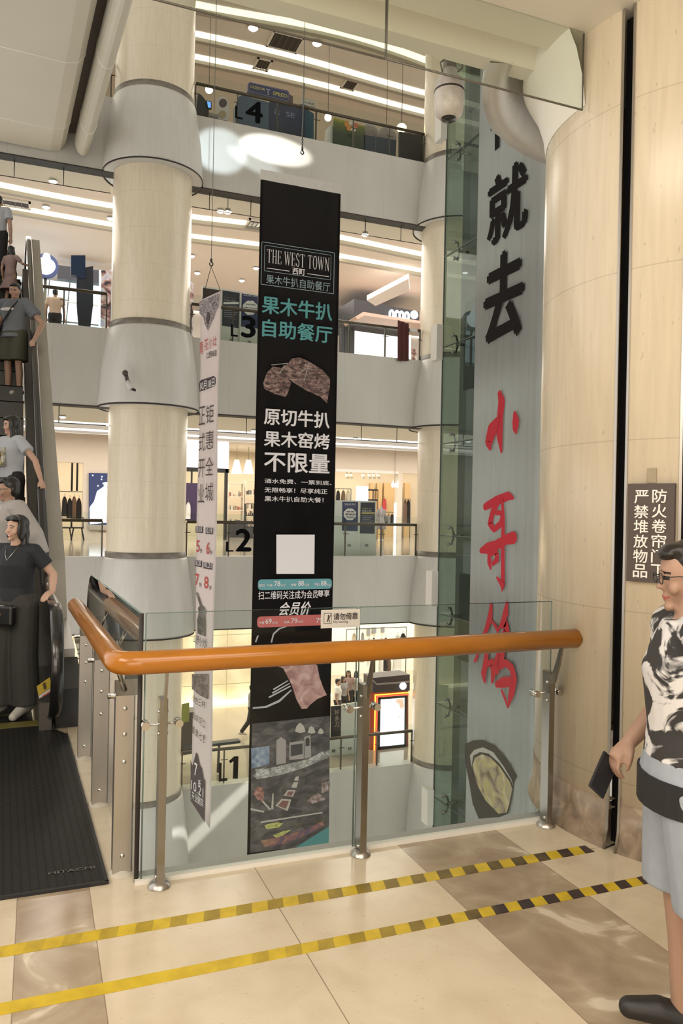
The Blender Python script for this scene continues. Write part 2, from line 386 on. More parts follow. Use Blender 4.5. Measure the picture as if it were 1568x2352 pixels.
# --- columns
FARMARBLE = marble('cream_marble_lightened', (.76, .665, .515), 0)  # lighter copy of the column marble, extra brightness put into its colour
def column(c, r, z0, z1, label, m=FARMARBLE):
    b = BM(); lathe(b, c, [(r, z0), (r, z1)], 56); o = struct('round_column', b, m); o['label'] = label; return o
def cladding(c, zb, zt, rb, rt, parent, label=None):
    b = BM(); lathe(b, c, [(RC - .02, zb - .02), (rb - .05, zb - .02), (rb, zb), (rb, zb + .06), (rb - .07, (zb + zt) / 2), (rt, zt - .05), (rt - .03, zt), (RC + .01, zt + .005)], 64)
    obj('fascia_cladding', b, CLAD, parent)
    d = BM(); lathe(d, c, [(rb + .006, zb - .035), (rb + .008, zb + .004), (rb - .02, zb + .004)], 64); obj('edge_trim', d, DARKLINE, parent)
    d = BM(); lathe(d, c, [(RC + .03, zt - .005), (RC + .03, zt + .14), (RC, zt + .15)], 56); obj('base_ring', d, mat('base_ring_stone', (.24, .21, .175), .35, noise=.6, nscale=6, dark=.6), parent)
for c, lab in ((C_LEFT, 'marble column on the far side, left, passing every gallery'), (C_RIGHT, 'marble column on the far side beside the glass lift shaft')):
    col = column(c, RC, -11, 17.5, lab)
    for zt, zb in ((Z4T, Z4B), (Z3T, Z3B), (Z2T, Z2B), (Z1T, Z1B), (Z5B + 2, Z5B)):
        cladding(c, zb, zt, 1.24, 1.04, col)
# ================================================================== near column with its shutter slots
def col_angle(px, py=1176):
    r = ray(px, py); d = Vector((r.x, r.y)); c = Vector(C_NEAR); a = d.dot(d); b = -2 * d.dot(c); k = c.dot(c) - RC * RC
    t = (-b - math.sqrt(max(b * b - 4 * a * k, 0))) / (2 * a); q = d * t - c
    return math.atan2(q.y, q.x) % (2 * math.pi)
S1a, S1b = col_angle(1432.5, 1176), col_angle(1407.5, 1176)          # first slot (right edge, left edge)
S1b, S1a = col_angle(1412.5), col_angle(1433.5)
S2b, S2a = col_angle(1564), col_angle(1582)
def arc(bm, prof, a0, a1, n=40): lathe(bm, C_NEAR, prof, n, a0, a1)
TAU = 2 * math.pi
def swing(a, b):                       # from a up to b going counter-clockwise
    return (a, b if b > a else b + TAU)
ANG_L = min(S1b, S1a); ANG_R = max(S1b, S1a)
ANG2_L = min(S2b, S2a); ANG2_R = max(S2b, S2a)
nc = BM()
segs = [(ANG_R, ANG2_L), (ANG2_R, ANG_L + TAU)] if ANG2_L > ANG_R else [(ANG2_R, ANG_L), (ANG_R, ANG2_L + TAU)]
for a, b in segs:
    k = .0025
    arc(nc, [(RC - .06, .2), (RC, .2), (RC, 4.4)], a, b, max(6, int((b - a) * 12)))
NCOL = struct('round_column', nc, MARBLE); NCOL['label'] = 'cream marble column at the right end of the orange handrail'
bs = BM()
for a, b in segs: arc(bs, [(RC - .06, .245), (RC + .004, .245), (RC + .008, .1), (RC + .035, .0)], a, b, max(6, int((b - a) * 12)))
obj('base_stone', bs, BASESTONE, NCOL)
dk = BM()
arc(dk, [(RC - .09, 0), (RC - .09, 4.4)], ANG_L - .05, ANG_R + .05, 6); arc(dk, [(RC - .09, 0), (RC - .09, 4.4)], ANG2_L - .05, ANG2_R + .05, 6)
obj('shutter_slot', dk, BLACK, NCOL)
for a in (ANG_L, ANG_R, ANG2_L, ANG2_R):
    t = BM(); s = 1 if a in (ANG_L, ANG2_L) else -1
    lathe(t, C_NEAR, [(RC - .09, 0.002), (RC + .040, .002), (RC + .014, .1), (RC + .010, .25), (RC + .006, .3), (RC + .006, 4.37)], 2, min(a, a - s * .013), max(a, a - s * .013))
    lathe(t, C_NEAR, [(RC - .09, .002), (RC + .006, .3), (RC + .006, 4.37), (RC - .09, 4.37)], 1, a - .0005, a + .0005)
    obj('slot_trim', t, GREYMETAL, NCOL)
# fascia ring that swings out round the column beyond the ceiling edge
rg = BM(); lathe(rg, C_NEAR, [(RC, 4.52), (1.20, 4.52), (1.23, 4.372), (1.37, 4.366), (1.37, 4.44), (1.22, 5.2), (1.10, 6.17)], 40, math.radians(20), math.radians(163))
obj('fascia_ring', rg, CLAD, NCOL)
bl = BM(); lathe(bl, C_NEAR, [(RC + .002, 3.98), (RC + .02, 4.12), (RC + .07, 4.28), (RC + .15, 4.42)], 40, math.radians(4), math.radians(182)); obj('column_capital', bl, PLASTER, NCOL)
up = BM(); lathe(up, C_NEAR, [(RC, 4.4), (RC, 9)], 40); obj('upper_shaft', up, MARBLE, NCOL)
# ================================================================== glass railing
HD = Vector((-.038, 1, 0)).normalized()               # the way the escalator and the side railing run
GLASS = glassmat('clear_glass', (.935, .96, .95), .9)
GLASSF = glassmat('far_railing_glass', (.93, .96, .945), .45)
EDGE = mat('glass_edge_green', (.16, .22, .20), .15)
WOOD = mat('orange_varnished_wood', (.43, .155, .010), .26, noise=.5, nscale=9, stretch=(.6, 2, 2), dark=.78, coat=.45, spec=.35)
RL = thing('glass_railing', 'glass railing with thick orange wooden handrail at the edge of the landing', 'railing', (.47, 3.6, 0))
def glass_panel(bm, a, b, th, z0, z1):
    a = Vector((a[0], a[1], 0)); b = Vector((b[0], b[1], 0)); n = Vector((b.y - a.y, a.x - b.x, 0)).normalized() * th / 2
    prism(bm, [a - n + Vector((0, 0, z0)), b - n + Vector((0, 0, z0)), b - n + Vector((0, 0, z1)), a - n + Vector((0, 0, z1))], n * 2)
def panel(name, a, b, th, z0, z1, par, gm=None):
    bm = BM(); glass_panel(bm, a, b, th, z0, z1); o = obj(name, bm, gm or GLASS, par)
    return o
def edgestrip(par, pts, r=.004, m=None):
    bm = BM(); tube(bm, pts, r, 6); return obj('glass_edge', bm, m or EDGE, par)
for x0, x1 in ((.478, 1.528), (1.542, 2.72)):
    g = panel('glass_panel', (x0, 3.612), (x1, 3.612), .012, .0, 1.238, RL)
    edgestrip(g, [(x0, 3.612, .02), (x0, 3.612, 1.238), (x1, 3.612, 1.238), (x1, 3.612, .02)], .0045)
# side panel with a rounded upper corner
g0 = Vector((.463, 3.625, 0)); pr = [(0, 0), (2.36, 0), (2.36, .95)] + [(2.36 - .28 * (1 - math.cos(t)), .95 + .285 * math.sin(t)) for t in [math.pi / 2 * k / 8 for k in range(1, 9)]] + [(0, 1.236)]
bm = BM(); prism(bm, [g0 + HD * u + Vector((0, 0, z)) for u, z in pr], Vector((-.012, 0, 0)))
SIDEGL = glassmat('side_glass', (.86, .90, .88), 1.9)
sg = obj('glass_panel', bm, SIDEGL, RL)
edgestrip(sg, [g0 + HD * u + Vector((-.006, 0, z)) for u, z in pr[1:]], .005)
bm = BM(); tube(bm, [g0 + Vector((-.004, 0, .0)), g0 + Vector((-.004, 0, 1.236))], .011, 8); obj('corner_gasket', bm, DARKLINE, sg)
# handrail
hr = BM(); c0 = Vector((.342, 3.462, 1.043)); e1 = c0 + HD * 2.12; e1.z = 1.045
path = [(2.79, 3.452, 1.053), (1.5, 3.452, 1.046)] + [(c0.x + .10, 3.452, 1.043), (c0.x + .045, 3.458, 1.043), (c0.x + .012, 3.482, 1.043), (c0.x, 3.52, 1.043), c0 + HD * .12, e1 - HD * .03, e1]
tube(hr, path, [.052] * 8 + [.046], 24); obj('handrail', hr, WOOD, RL, smooth=True)
sm_ = BM(); tube(sm_, [(2.765, 3.452, 1.053), (2.775, 3.452, 1.053)], .0575, 20); obj('wall_smudge', sm_, mat('smudge', (.20, .14, .09), .9, noise=1, nscale=60, dark=.3), RL)
DSTEEL = mat('dark_reflective_steel', (.30, .28, .25), .25, 1., noise=.2, nscale=8, stretch=(1, 1, .05))
def post(x):
    p = BM(); cbox(p, (x, 3.555, .43), (.034, .066, .86)); o = obj('post', p, DSTEEL, RL)
    b = BM(); box(b, (x + .0172, 3.523, .22), (x + .0180, 3.545, .72)); box(b, (x + .0172, 3.523, .72), (x + .0185, 3.53, .86)); obj('slot', b, BLACK, o)
    b = BM(); prism(b, [(x - .006, 3.555, .84), (x - .006, 3.525, .84), (x - .006, 3.485, .93), (x - .006, 3.462, 1.0), (x - .006, 3.44, 1.0), (x - .006, 3.46, .91), (x - .006, 3.50, .80), (x - .006, 3.58, .78)], (.012, 0, 0)); obj('bracket', b, DSTEEL, o)
    for z in (.80, .70, .05):
        b = BM()
        for s in (-1, 1): ball(b, (x + s * .019, 3.545, z), .009, (.7, 1, 1), 8)
        pieces('bolt', b, CHROME, o)
    b = BM(); tube(b, [(x - .085, 3.575, .735), (x + .085, 3.575, .735)], .006, 8)
    for s in (-1, 1): tube(b, [(x + s * .075, 3.545, .735), (x + s * .075, 3.605, .735)], .0185, 14)
    obj('glass_clamp', b, CHROME, o)
    b = BM(); lathe(b, (x, 3.555), [(.0, .03), (.03, .028), (.048, .012), (.052, .002)], 16); obj('base_flange', b, GREYMETAL, o)
for x in (.553, 1.548, 2.668): post(x)
for i, (x, y) in enumerate(((.405, 3.75), (.371, 4.66), (.337, 5.55))):
    p = BM(); prism(p, [(x - .043, y - .03, 0), (x - .043, y + .045, 0), (x - .043, y + .045, .90), (x - .043, y - .03, .84)], (.082, 0, 0)); o = obj('post', p, GREYMETAL, RL)
    b = BM()
    for z in (.78, .66, .53, .09): ball(b, (x, y - .031, z), .011, (1, .5, 1), 10)
    pieces('screw', b, CHROME, o)
    b = BM(); tube(b, [(x, y, .86), (x - .03, y, .95), (x - .05, y, 1.0)], .012, 8); obj('bracket', b, DSTEEL, o)
    b = BM(); tube(b, [(x + .02, y + .01, .72), (x + .075, y + .01, .72)], .008, 8); tube(b, [(x - .075, y + .03, .83), (x + .03, y + .03, .83)], .013, 10); pieces('glass_clamp', b, CHROME, o)
    b = BM(); lathe(b, (x, y), [(.03, .02), (.06, .004), (.065, .0)], 10); obj('grout', b, mat('white_grout', (.6, .55, .47), .9, noise=.6, nscale=30), o)
# sticker on the glass
SP = Plane((.5, 3.603, 0), (1, 0))
st = BM(); a = SP.hit(737, 1402); b_ = SP.hit(826, 1438); SP.rect(st, a[0], b_[1] - .004, b_[0], a[1] + .002, .002, .0015)
STK = obj('warning_sticker', st, mat('sticker_paper', (.62, .60, .56), .5, noise=.1)); tag(STK, 'no leaning sticker on the railing glass beside the middle post', 'sticker')
st = BM(); text(st, SP, '请勿倚靠', SP.hit(765, 1415)[0], SP.hit(793, 1423)[1], SP.hit(821, 1415)[0], SP.hit(793, 1407)[1], .0032, .015)
z0_, z1_ = SP.hit(790, 1432)[1], SP.hit(790, 1424.5)[1]; text(st, SP, 'No leaning', SP.hit(765, 1428)[0], z0_, SP.hit(798, 1428)[0], z1_, .0032)
l0, l1, zb, zt = SP.hit(743, 1420)[0], SP.hit(761, 1420)[0], SP.hit(750, 1432)[1], SP.hit(750, 1408)[1]
for q in ((l0, zb, l1, zb + .002), (l0, zt - .002, l1, zt), (l0, zb, l0 + .002, zt), (l1 - .002, zb, l1, zt)): SP.rect(st, *q, off=.0032, th=.0004)
lm = (l0 + l1) / 2
SP.poly(st, [(749, 1428), (752, 1420), (752, 1412), (755, 1412), (755, 1421), (757, 1429), (755, 1429), (753, 1423), (751, 1429)], .0032, .0004); SP.poly(st, [(755, 1418), (759, 1410), (760, 1411), (756, 1421)], .0032, .0004)
obj('lettering', st, mat('sticker_ink', (.05, .04, .035), .6), STK)
# ================================================================== smoke barrier hung from the ceiling
SB = thing('smoke_barrier', 'clear glass smoke barrier hanging from the ceiling above the railing', 'smoke barrier', (1.0, 3.45, 3.94))
BARG = glassmat('barrier_glass', (.925, .945, .915), .8)
for x0, x1 in ((-1.6, 1.548), (1.556, 2.735)):
    g = panel('glass_panel', (x0, 3.45), (x1, 3.45), .012, 3.945, 4.369, SB, BARG)
    edgestrip(g, [(x0, 3.45, 4.36), (x0, 3.45, 3.945), (x1, 3.45, 3.945), (x1, 3.45, 4.36)], .0055, mat('barrier_edge', (.12, .11, .09), .3))
# ================================================================== hazard tape
def tape(name, y, w, x0, x1, label, wear0, wear1, per):
    nb = NB('hazard_tape_' + ('far' if y > 3 else 'near'), color=(.60, .42, .02), rough=.4)
    ph = nb.math('FLOORED_MODULO', nb.math('ADD', nb.x, nb.math('MULTIPLY', nb.y, -.25)), per)
    k = nb.math('LESS_THAN', ph, per * .5)
    wear = nb.math('MULTIPLY', nb.math('SUBTRACT', nb.x, wear0), 1 / (wear1 - wear0)); n = nb.noise(9, 4)
    wear = nb.math('ADD', wear, nb.math('MULTIPLY', nb.math('SUBTRACT', n, .5), .5))
    m = nb.math('MAXIMUM', nb.math('MINIMUM', wear, 1.), 0.)
    yel = nb.ramp(nb.noise(12, 4), [(.3, (.48, .33, .015)), (.6, (.62, .44, .02))])
    nb.color(nb.mix(nb.math('MULTIPLY', k, m), yel, (.035, .02, .02, 1)))
    bm = BM(); box(bm, (x0, y - w / 2, .0003), (x1, y + w / 2, .0018)); o = obj(name, bm, nb.m); tag(o, label, 'tape'); return o
tape('hazard_tape', 3.228, .078, -1.6, 2.70, 'yellow and black floor tape nearer the glass railing', -1.1, 2.0, .14)
tape('hazard_tape', 2.86, .068, -1.6, 2.93, 'yellow and black floor tape further from the railing, nearest the viewer', -.1, 1.3, .135)
# ================================================================== sign on the column
ang = col_angle(1499, 1222); pc = Vector((C_NEAR[0] + (RC + .004) * math.cos(ang), C_NEAR[1] + (RC + .004) * math.sin(ang), 0))
SG = Plane(pc, (-math.sin(ang), math.cos(ang)))
if SG.d.dot(Vector((FC, -FS, 0))) < 0: SG.d = -SG.d
l0, l1 = SG.hit(1443, 1222)[0], SG.hit(1550, 1222)[0]; zt, zb = SG.hit(1499, 1111)[1], SG.hit(1495, 1338)[1]
bm = BM(); SG.rect(bm, l0, zb, l1, zt, .022, .028); WS = obj('wall_sign', bm, mat('sign_brown', (.075, .055, .047), .45, noise=.2)); tag(WS, 'dark brown sign with white Chinese lettering on the marble column', 'sign')
bm = BM(); zz = lambda y: zt + (zb - zt) * (y - 1111) / 227.; n_ = len('防火卷帘门下')
for k, ch in enumerate('防火卷帘门下'):
    text(bm, SG, ch, SG.hit(1499, 1220)[0], zz(1124 + 34.2 * (k + .9)), SG.hit(1533, 1220)[0], zz(1124 + 34.2 * k), .0225, .014)
for k, ch in enumerate('严禁堆放物品'):
    text(bm, SG, ch, SG.hit(1458, 1220)[0], zz(1126 + 34.2 * (k + .9)), SG.hit(1491, 1220)[0], zz(1126 + 34.2 * k), .0225, .014)
obj('lettering', bm, mat('sign_white', (.85, .80, .76), .5), WS)
bm = BM(); l0, l1 = SG.hit(1486, 1090)[0], SG.hit(1507, 1090)[0]; SG.rect(bm, l0, SG.hit(1497, 1111)[1] + .004, l1, SG.hit(1497, 1076)[1], .003, .004); o = obj('tape_mark', bm, mat('old_tape_beige', (.36, .30, .20), .7, noise=.4, nscale=20)); tag(o, 'old beige strip of tape on the marble just above the brown sign', 'tape')
# ================================================================== dome camera
cc = at(1031, 228, 5.0)
DC = thing('dome_camera', 'white dome security camera hanging beside the smoke barrier', 'security camera', cc)
bm = BM(); lathe(bm, cc, [(0, cc.z + .19), (.045, cc.z + .19), (.055, cc.z + .15), (.092, cc.z + .11), (.095, cc.z + .055), (.097, cc.z + .05), (.098, cc.z - .03), (.085, cc.z - .10), (.06, cc.z - .125), (0, cc.z - .13)], 32)
obj('housing', bm, mat('camera_white', (.62, .57, .53), .4, noise=.5, nscale=25, dark=.7), DC)
bm = BM(); lathe(bm, cc, [(.098, cc.z + .052), (.1, cc.z + .046), (.098, cc.z + .04)], 32); obj('seam', bm, DARKLINE, DC)
bm = BM(); cbox(bm, (cc.x, cc.y, cc.z + .30), (.07, .05, .22)); tube(bm, [(cc.x - .05, cc.y, cc.z + .16), (cc.x - .07, cc.y, cc.z + .22), (cc.x - .02, cc.y, cc.z + .27)], .006, 6); tube(bm, [(cc.x + .04, cc.y, cc.z + .17), (cc.x + .09, cc.y, cc.z + .22), (cc.x + .1, cc.y, cc.z + .28)], .005, 6)
box(bm, (cc.x - .035, 4.0, cc.z + .36), (cc.x + .035, cc.y + .03, cc.z + .43)); obj('mount', bm, mat('mount_grey', (.2, .18, .16), .5), DC)
bm = BM(); lathe(bm, (cc.x, cc.y), [(.065, cc.z - .10), (.045, cc.z - .135), (0, cc.z - .14)], 20); obj('lens_window', bm, mat('smoked_dome', (.03, .03, .03), .1), DC)
# ================================================================== glass lift shaft
LX, LYF, LYN = 8.0, 14.5, 10.6
POSTM_ = mat('shaft_joint_dark', (.05, .065, .06), .4)
SHAFTGL = glassmat('shaft_glass', (.80, .85, .82), 1.0)
SHAFTGL2 = glassmat('shaft_back_glass', (.66, .71, .68), .7)
LS = thing('glass_lift_shaft', 'tall glass lift shaft with green tinted panes and steel frame', 'lift shaft', (LX, 12.5, -11.4))
zs = [-11.4, -8.4, -6.35, -4.3, -2.3, -.4, 1.27, 3.21, 5.26, 7.2, 9.25, 11.3, 13.4, 15.5]
for a, b in zip(zs, zs[1:]):
    panel('glass_pane', (LX, LYF), (LX, LYN), .02, a + .008, b - .008, LS, SHAFTGL)
    panel('glass_pane', (LX, LYF), (LX + 2.3, LYF), .02, a + .008, b - .008, LS, SHAFTGL2)
bm = BM()
STEELP = mat('shaft_steel_grey', (.13, .14, .13), .5, noise=.3, nscale=3)
for x, y in ((LX + .52, LYF - .22), (LX + .42, LYN + .5), (LX + 2.2, LYF - .2)):
    c_ = BM(); box(c_, (x - .15, y - .15, -11.4), (x + .15, y + .15, 16)); obj('steel_column', c_, STEELP, LS)
for z in zs[1:-1]:
    c_ = BM(); box(c_, (LX + .35, LYN, z - .1), (LX + .5, LYF - .3, z + .1)); obj('steel_beam', c_, STEELP, LS)
    c_ = BM(); box(c_, (LX + .5, LYF - .85, z - .08), (LX + 2.3, LYF - .7, z + .08)); obj('steel_beam', c_, STEELP, LS)
    for y in (LYF - .45, LYN + .5):
        c_ = BM(); tube(c_, [(LX + .30, y, z), (LX + .06, y, z)], .03, 8)
        for s in (-1, 1): tube(c_, [(LX + .10, y, z), (LX + .05, y + .0, z + s * .17), (LX - .03, y, z + s * .17)], .022, 8); ball(c_, (LX - .03, y, z + s * .17), .045, (.5, 1, 1), 8)
        obj('glass_fitting', c_, mat('fitting_steel', (.18, .18, .17), .3, .8), LS)
for zt, zb in ((Z4T, Z4B), (Z3T, Z3B), (Z2T, Z2B), (Z1T, Z1B)):
    c_ = BM(); box(c_, (LX + .3, LYN, zb + .1), (LX + .34, LYF - .35, zt)); obj('dark_floor_panel', c_, mat('dark_panel', (.03, .035, .035), .4, noise=.2), LS)
for zt, zb in ((Z5B, Z4T), (Z4B, Z3T), (Z3B, Z2T), (Z2B, Z1T)):
    c_ = BM(); box(c_, (LX + .72, LYF + .12, zb + .1), (LX + 2.2, LYF + .16, zt - .5)); obj('lift_lobby_panel', c_, glow('lobby_glow', (.52, .58, .48), .75), LS)
    c_ = BM()
    for x in (LX + .70, LX + 1.0, LX + 1.3, LX + 1.6): box(c_, (x, LYF + .04, zb), (x + .05, LYF + .1, zt))
    pieces('door_frame', c_, STEELP, LS)
    c_ = BM(); box(c_, (LX + .6, LYF + .03, zb + .95), (LX + 2.2, LYF + .08, zb + 1.03)); obj('handrail', c_, STEELP, LS)
for z in (-4.9, -.25, 5.0, 9.7):                     # white boxes fixed to the shaft corner
    c_ = BM(); box(c_, (LX - .17, LYF - .02, z), (LX - .02, LYF + .25, z + .75)); obj('junction_box', c_, WHITEPAINT, LS)
for z in zs[1:-1]:
    c_ = BM(); tube(c_, [(LX - .012, LYN, z), (LX - .012, LYF, z)], .012, 5); obj('pane_joint', c_, POSTM_, LS)
c_ = BM(); tube(c_, [(LX - .01, LYF, -11.4), (LX - .01, LYF, 15.5)], .016, 5); obj('corner_edge', c_, POSTM_, LS)
# ---- tall white banner wrapped on the shaft
WP = Plane((LX - .14, 12, 0), (0, -1))             # along = toward the viewer
l0, l1 = WP.hit(1083, 1176)[0], WP.hit(1243, 1176)[0]
ns = 60; bm = BM(); prev = None
for k in range(ns + 1):                            # soft vertical folds
    l = l0 + (l1 - l0) * k / ns; wv = .012 * math.sin(k * .9) + .008 * math.sin(k * 2.3 + 1)
    a = bm.verts.new(WP.w(l, -5.35, wv)); b = bm.verts.new(WP.w(l, 13.0, wv * .6))
    if prev: f = bm.faces.new((prev[0], a, b, prev[1])); f.smooth = True
    prev = (a, b)
bmesh.ops.solidify(bm, geom=bm.faces[:], thickness=.004)
WB = obj('shaft_banner', bm, clothmat('banner_cloth_white', (.76, .765, .75), .4, rough=.45, noise=.2, nscale=2, stretch=(1, 6, .3))); tag(WB, 'tall pale banner with black and red Chinese characters on the glass lift shaft', 'banner')
def glyph(pl, ch, L, Rr, T, Bt, m, par, off=.03, bold=.02, slant=0.):
    b = BM(); text(b, pl, ch, pl.hit(*L)[0], pl.hit(*Bt)[1], pl.hit(*Rr)[0], pl.hit(*T)[1], off, bold, slant); return obj('character', b, m, par)
INK = mat('banner_black_ink', (.016, .014, .014), .9, spec=.1); RED = mat('banner_red_ink', (.48, .035, .05), .8, spec=.15)
glyph(WP, '就', (1122, 470), (1217, 430), (1215, 352), (1130, 570), INK, WB, bold=.035)
glyph(WP, '去', (1113, 690), (1208, 650), (1172, 570), (1123, 797), INK, WB, bold=.035)
b = BM(); WP.poly(b, [(1139, 308), (1150, 315), (1150, 338), (1139, 348)], .03); WP.poly(b, [(1128, 296), (1131, 299), (1131, 305)], .03); obj('character', b, INK, WB)
def brush(pl, strokes, fx, fy, k, m, par, off=.03):
    """brush-written character: strokes of (x, y, width)"""
    b = BM()
    for si, st in enumerate(strokes):
        off += .003
        pt = [Vector(pl.hit(fx + x / k, fy + y / k)) for x, y, _ in st]; sc = abs(pl.hit(fx + st[0][0] / k, fy)[0] - pl.hit(fx + (st[0][0] + 10) / k, fy)[0]) / 10
        P_ = []; W_ = []
        for i in range(len(pt) - 1):
            for q in range(4): t = q / 4; P_.append(pt[i].lerp(pt[i + 1], t)); W_.append((st[i][2] * (1 - t) + st[i + 1][2] * t) * sc)
        P_.append(pt[-1]); W_.append(st[-1][2] * sc); L_ = []; R_ = []
        for i, p in enumerate(P_):
            d = (P_[min(i + 1, len(P_) - 1)] - P_[max(i - 1, 0)]); d.normalize(); n = Vector((-d.y, d.x)) * W_[i] / 2; L_.append(p + n); R_.append(p - n)
        va = [b.verts.new(pl.w(q.x, q.y, off)) for q in L_]; vb = [b.verts.new(pl.w(q.x, q.y, off)) for q in R_]
        for i in range(len(va) - 1): b.faces.new((va[i], va[i + 1], vb[i + 1], vb[i]))
        for q, w_ in ((P_[0], W_[0]), (P_[-1], W_[-1])): b.faces.new([b.verts.new(pl.w(q.x + w_ / 2 * math.cos(t), q.y + w_ / 2 * math.sin(t), off + .0012)) for t in [TAU * a / 10 for a in range(10)]])
    return obj('character', b, m, par)
KB = 539 / 368.
brush(WP, [[(340, 1122, 12), (347, 1150, 22), (342, 1200, 20), (340, 1260, 20), (346, 1318, 6)], [(335, 1205, 8), (312, 1240, 22), (304, 1285, 24), (308, 1305, 10)], [(338, 1200, 8), (325, 1250, 12), (312, 1290, 8)], [(393, 1192, 12), (396, 1215, 22), (395, 1240, 18), (397, 1255, 6)]], 918, 138, KB, RED, WB)
brush(WP, [[(292, 158, 14), (330, 138, 18), (370, 122, 16), (384, 128, 8)], [(340, 140, 8), (318, 175, 16), (308, 215, 16), (322, 235, 12), (345, 215, 14), (352, 180, 10), (330, 178, 10)], [(350, 135, 8), (354, 200, 10), (352, 270, 12), (352, 360, 12), (352, 420, 14), (349, 440, 4)], [(279, 306, 10), (300, 298, 20), (330, 288, 18), (365, 268, 18), (388, 262, 22)], [(306, 312, 10), (308, 345, 14), (312, 366, 6)], [(312, 318, 8), (332, 308, 12), (334, 335, 14), (320, 350, 8)], [(352, 420, 14), (334, 396, 5)]], 918, 1056, KB, RED, WB)
brush(WP, [[(312, 492, 10), (308, 530, 16), (296, 570, 12), (284, 590, 5)], [(313, 540, 6), (330, 565, 8), (334, 580, 5)], [(366, 482, 8), (362, 515, 18), (350, 545, 10), (336, 575, 4)], [(350, 560, 10), (362, 545, 14), (366, 580, 20), (350, 590, 10)], [(275, 635, 5), (262, 672, 8), (256, 680, 3)], [(300, 640, 12), (296, 680, 16), (288, 720, 16), (292, 745, 8)], [(298, 690, 10), (318, 680, 14), (322, 715, 16), (318, 745, 8)], [(352, 600, 14), (352, 650, 18), (345, 690, 16)], [(340, 700, 10), (365, 682, 14), (385, 700, 16), (393, 735, 18), (385, 780, 18), (372, 832, 4)], [(335, 755, 12), (358, 748, 20), (378, 745, 18)], [(352, 775, 6), (365, 805, 8), (372, 830, 4)], [(340, 650, 8), (330, 690, 14), (338, 715, 10)]], 918, 1056, KB, RED, WB)
b = BM(); WP.poly(b, [(1070, 1708), (1090, 1700), (1112, 1699), (1140, 1712), (1165, 1740), (1190, 1782), (1184, 1795), (1178, 1835), (1170, 1868), (1150, 1876), (1102, 1880), (1088, 1845), (1080, 1795), (1070, 1745)], .03)
obj('bowl_picture', b, mat('bowl_black', (.05, .045, .04), .4, noise=.5, nscale=5), WB)
b = BM(); WP.poly(b, [(1082, 1735), (1092, 1722), (1112, 1716), (1136, 1727), (1160, 1760), (1178, 1790), (1182, 1805), (1176, 1790), (1150, 1752), (1125, 1730), (1105, 1727), (1090, 1735), (1086, 1760)], .034)
obj('bowl_rim', b, mat('bowl_rim_grey', (.42, .41, .38), .4), WB)
nb = NB('soup_picture', color=(.4, .36, .2), rough=.4); n1 = nb.noise(2.2, 6, dist=1.5)
nb.color(nb.ramp(n1, [(.34, (.16, .12, .07)), (.45, (.34, .30, .22)), (.55, (.42, .37, .16)), (.68, (.52, .47, .38))]))
b = BM(); WP.poly(b, [(1088, 1758), (1094, 1740), (1110, 1732), (1128, 1738), (1150, 1760), (1174, 1795), (1180, 1812), (1174, 1840), (1167, 1866), (1148, 1868), (1118, 1838), (1098, 1800)], .034); obj('soup_picture', b, nb.m, WB)
# ================================================================== black hanging banner
BD = 14.0; bp0 = at(664, 1176, BD); BP = Plane(bp0, (1, 0))
HB = thing('hanging_banner', 'tall black restaurant banner hanging in the middle of the atrium', 'banner', (bp0.x, bp0.y, BP.hit(660, 1960)[1]))
bl, br = BP.hit(583, 1176)[0], BP.hit(767.5, 1176)[0]; bt, bb = BP.hit(600, 410)[1], BP.hit(580, 1966)[1]
bm = BM(); prev = None
for k in range(25):
    l = bl + (br - bl) * k / 24; wv = .006 * math.sin(k * .8)
    a = bm.verts.new(BP.w(l, bb, wv)); b = bm.verts.new(BP.w(l, bt, wv))
    if prev: f = bm.faces.new((prev[0], a, b, prev[1])); f.smooth = True
    prev = (a, b)
bmesh.ops.solidify(bm, geom=bm.faces[:], thickness=.004)
obj('cloth', bm, mat('banner_cloth_black', (.020, .018, .020), .32, noise=.5, nscale=1.2, dark=.6), HB)
b = BM(); BP.rect(b, bl - .002, bt - .02, br + .002, bt + .16, .01, .03); obj('top_sleeve', b, mat('sleeve_white', (.62, .60, .57), .6, noise=.3, nscale=10), HB)
BO = .012
def bt_(name, items, m, bold=.0, slant=0.):
    for body, tl, br_ in items:
        b = BM(); textpx(b, BP, body, tl, br_, BO, bold, slant); o = obj(name, b, m, HB)
    return o
W1 = mat('print_white', (.72, .69, .70), .5); TEAL = mat('print_teal', (.085, .30, .31), .5); GRL = mat('print_slate', (.24, .32, .34), .5)
def hbox(b, x0, y0, x1, y1, t=.012, off=BO):
    a = BP.hit(x0, y0); c = BP.hit(x1, y1)
    l0, z1, l1, z0 = a[0], a[1], c[0], c[1]
    for q in ((l0, z0, l1, z0 + t), (l0, z1 - t, l1, z1), (l0, z0, l0 + t, z1), (l1 - t, z0, l1, z1)): BP.rect(b, *q, off=off, th=.001)
b = BM(); hbox(b, 600, 555, 766, 676); hbox(b, 607, 563, 759, 644, .009); obj('logo_frame', b, GRL, HB)
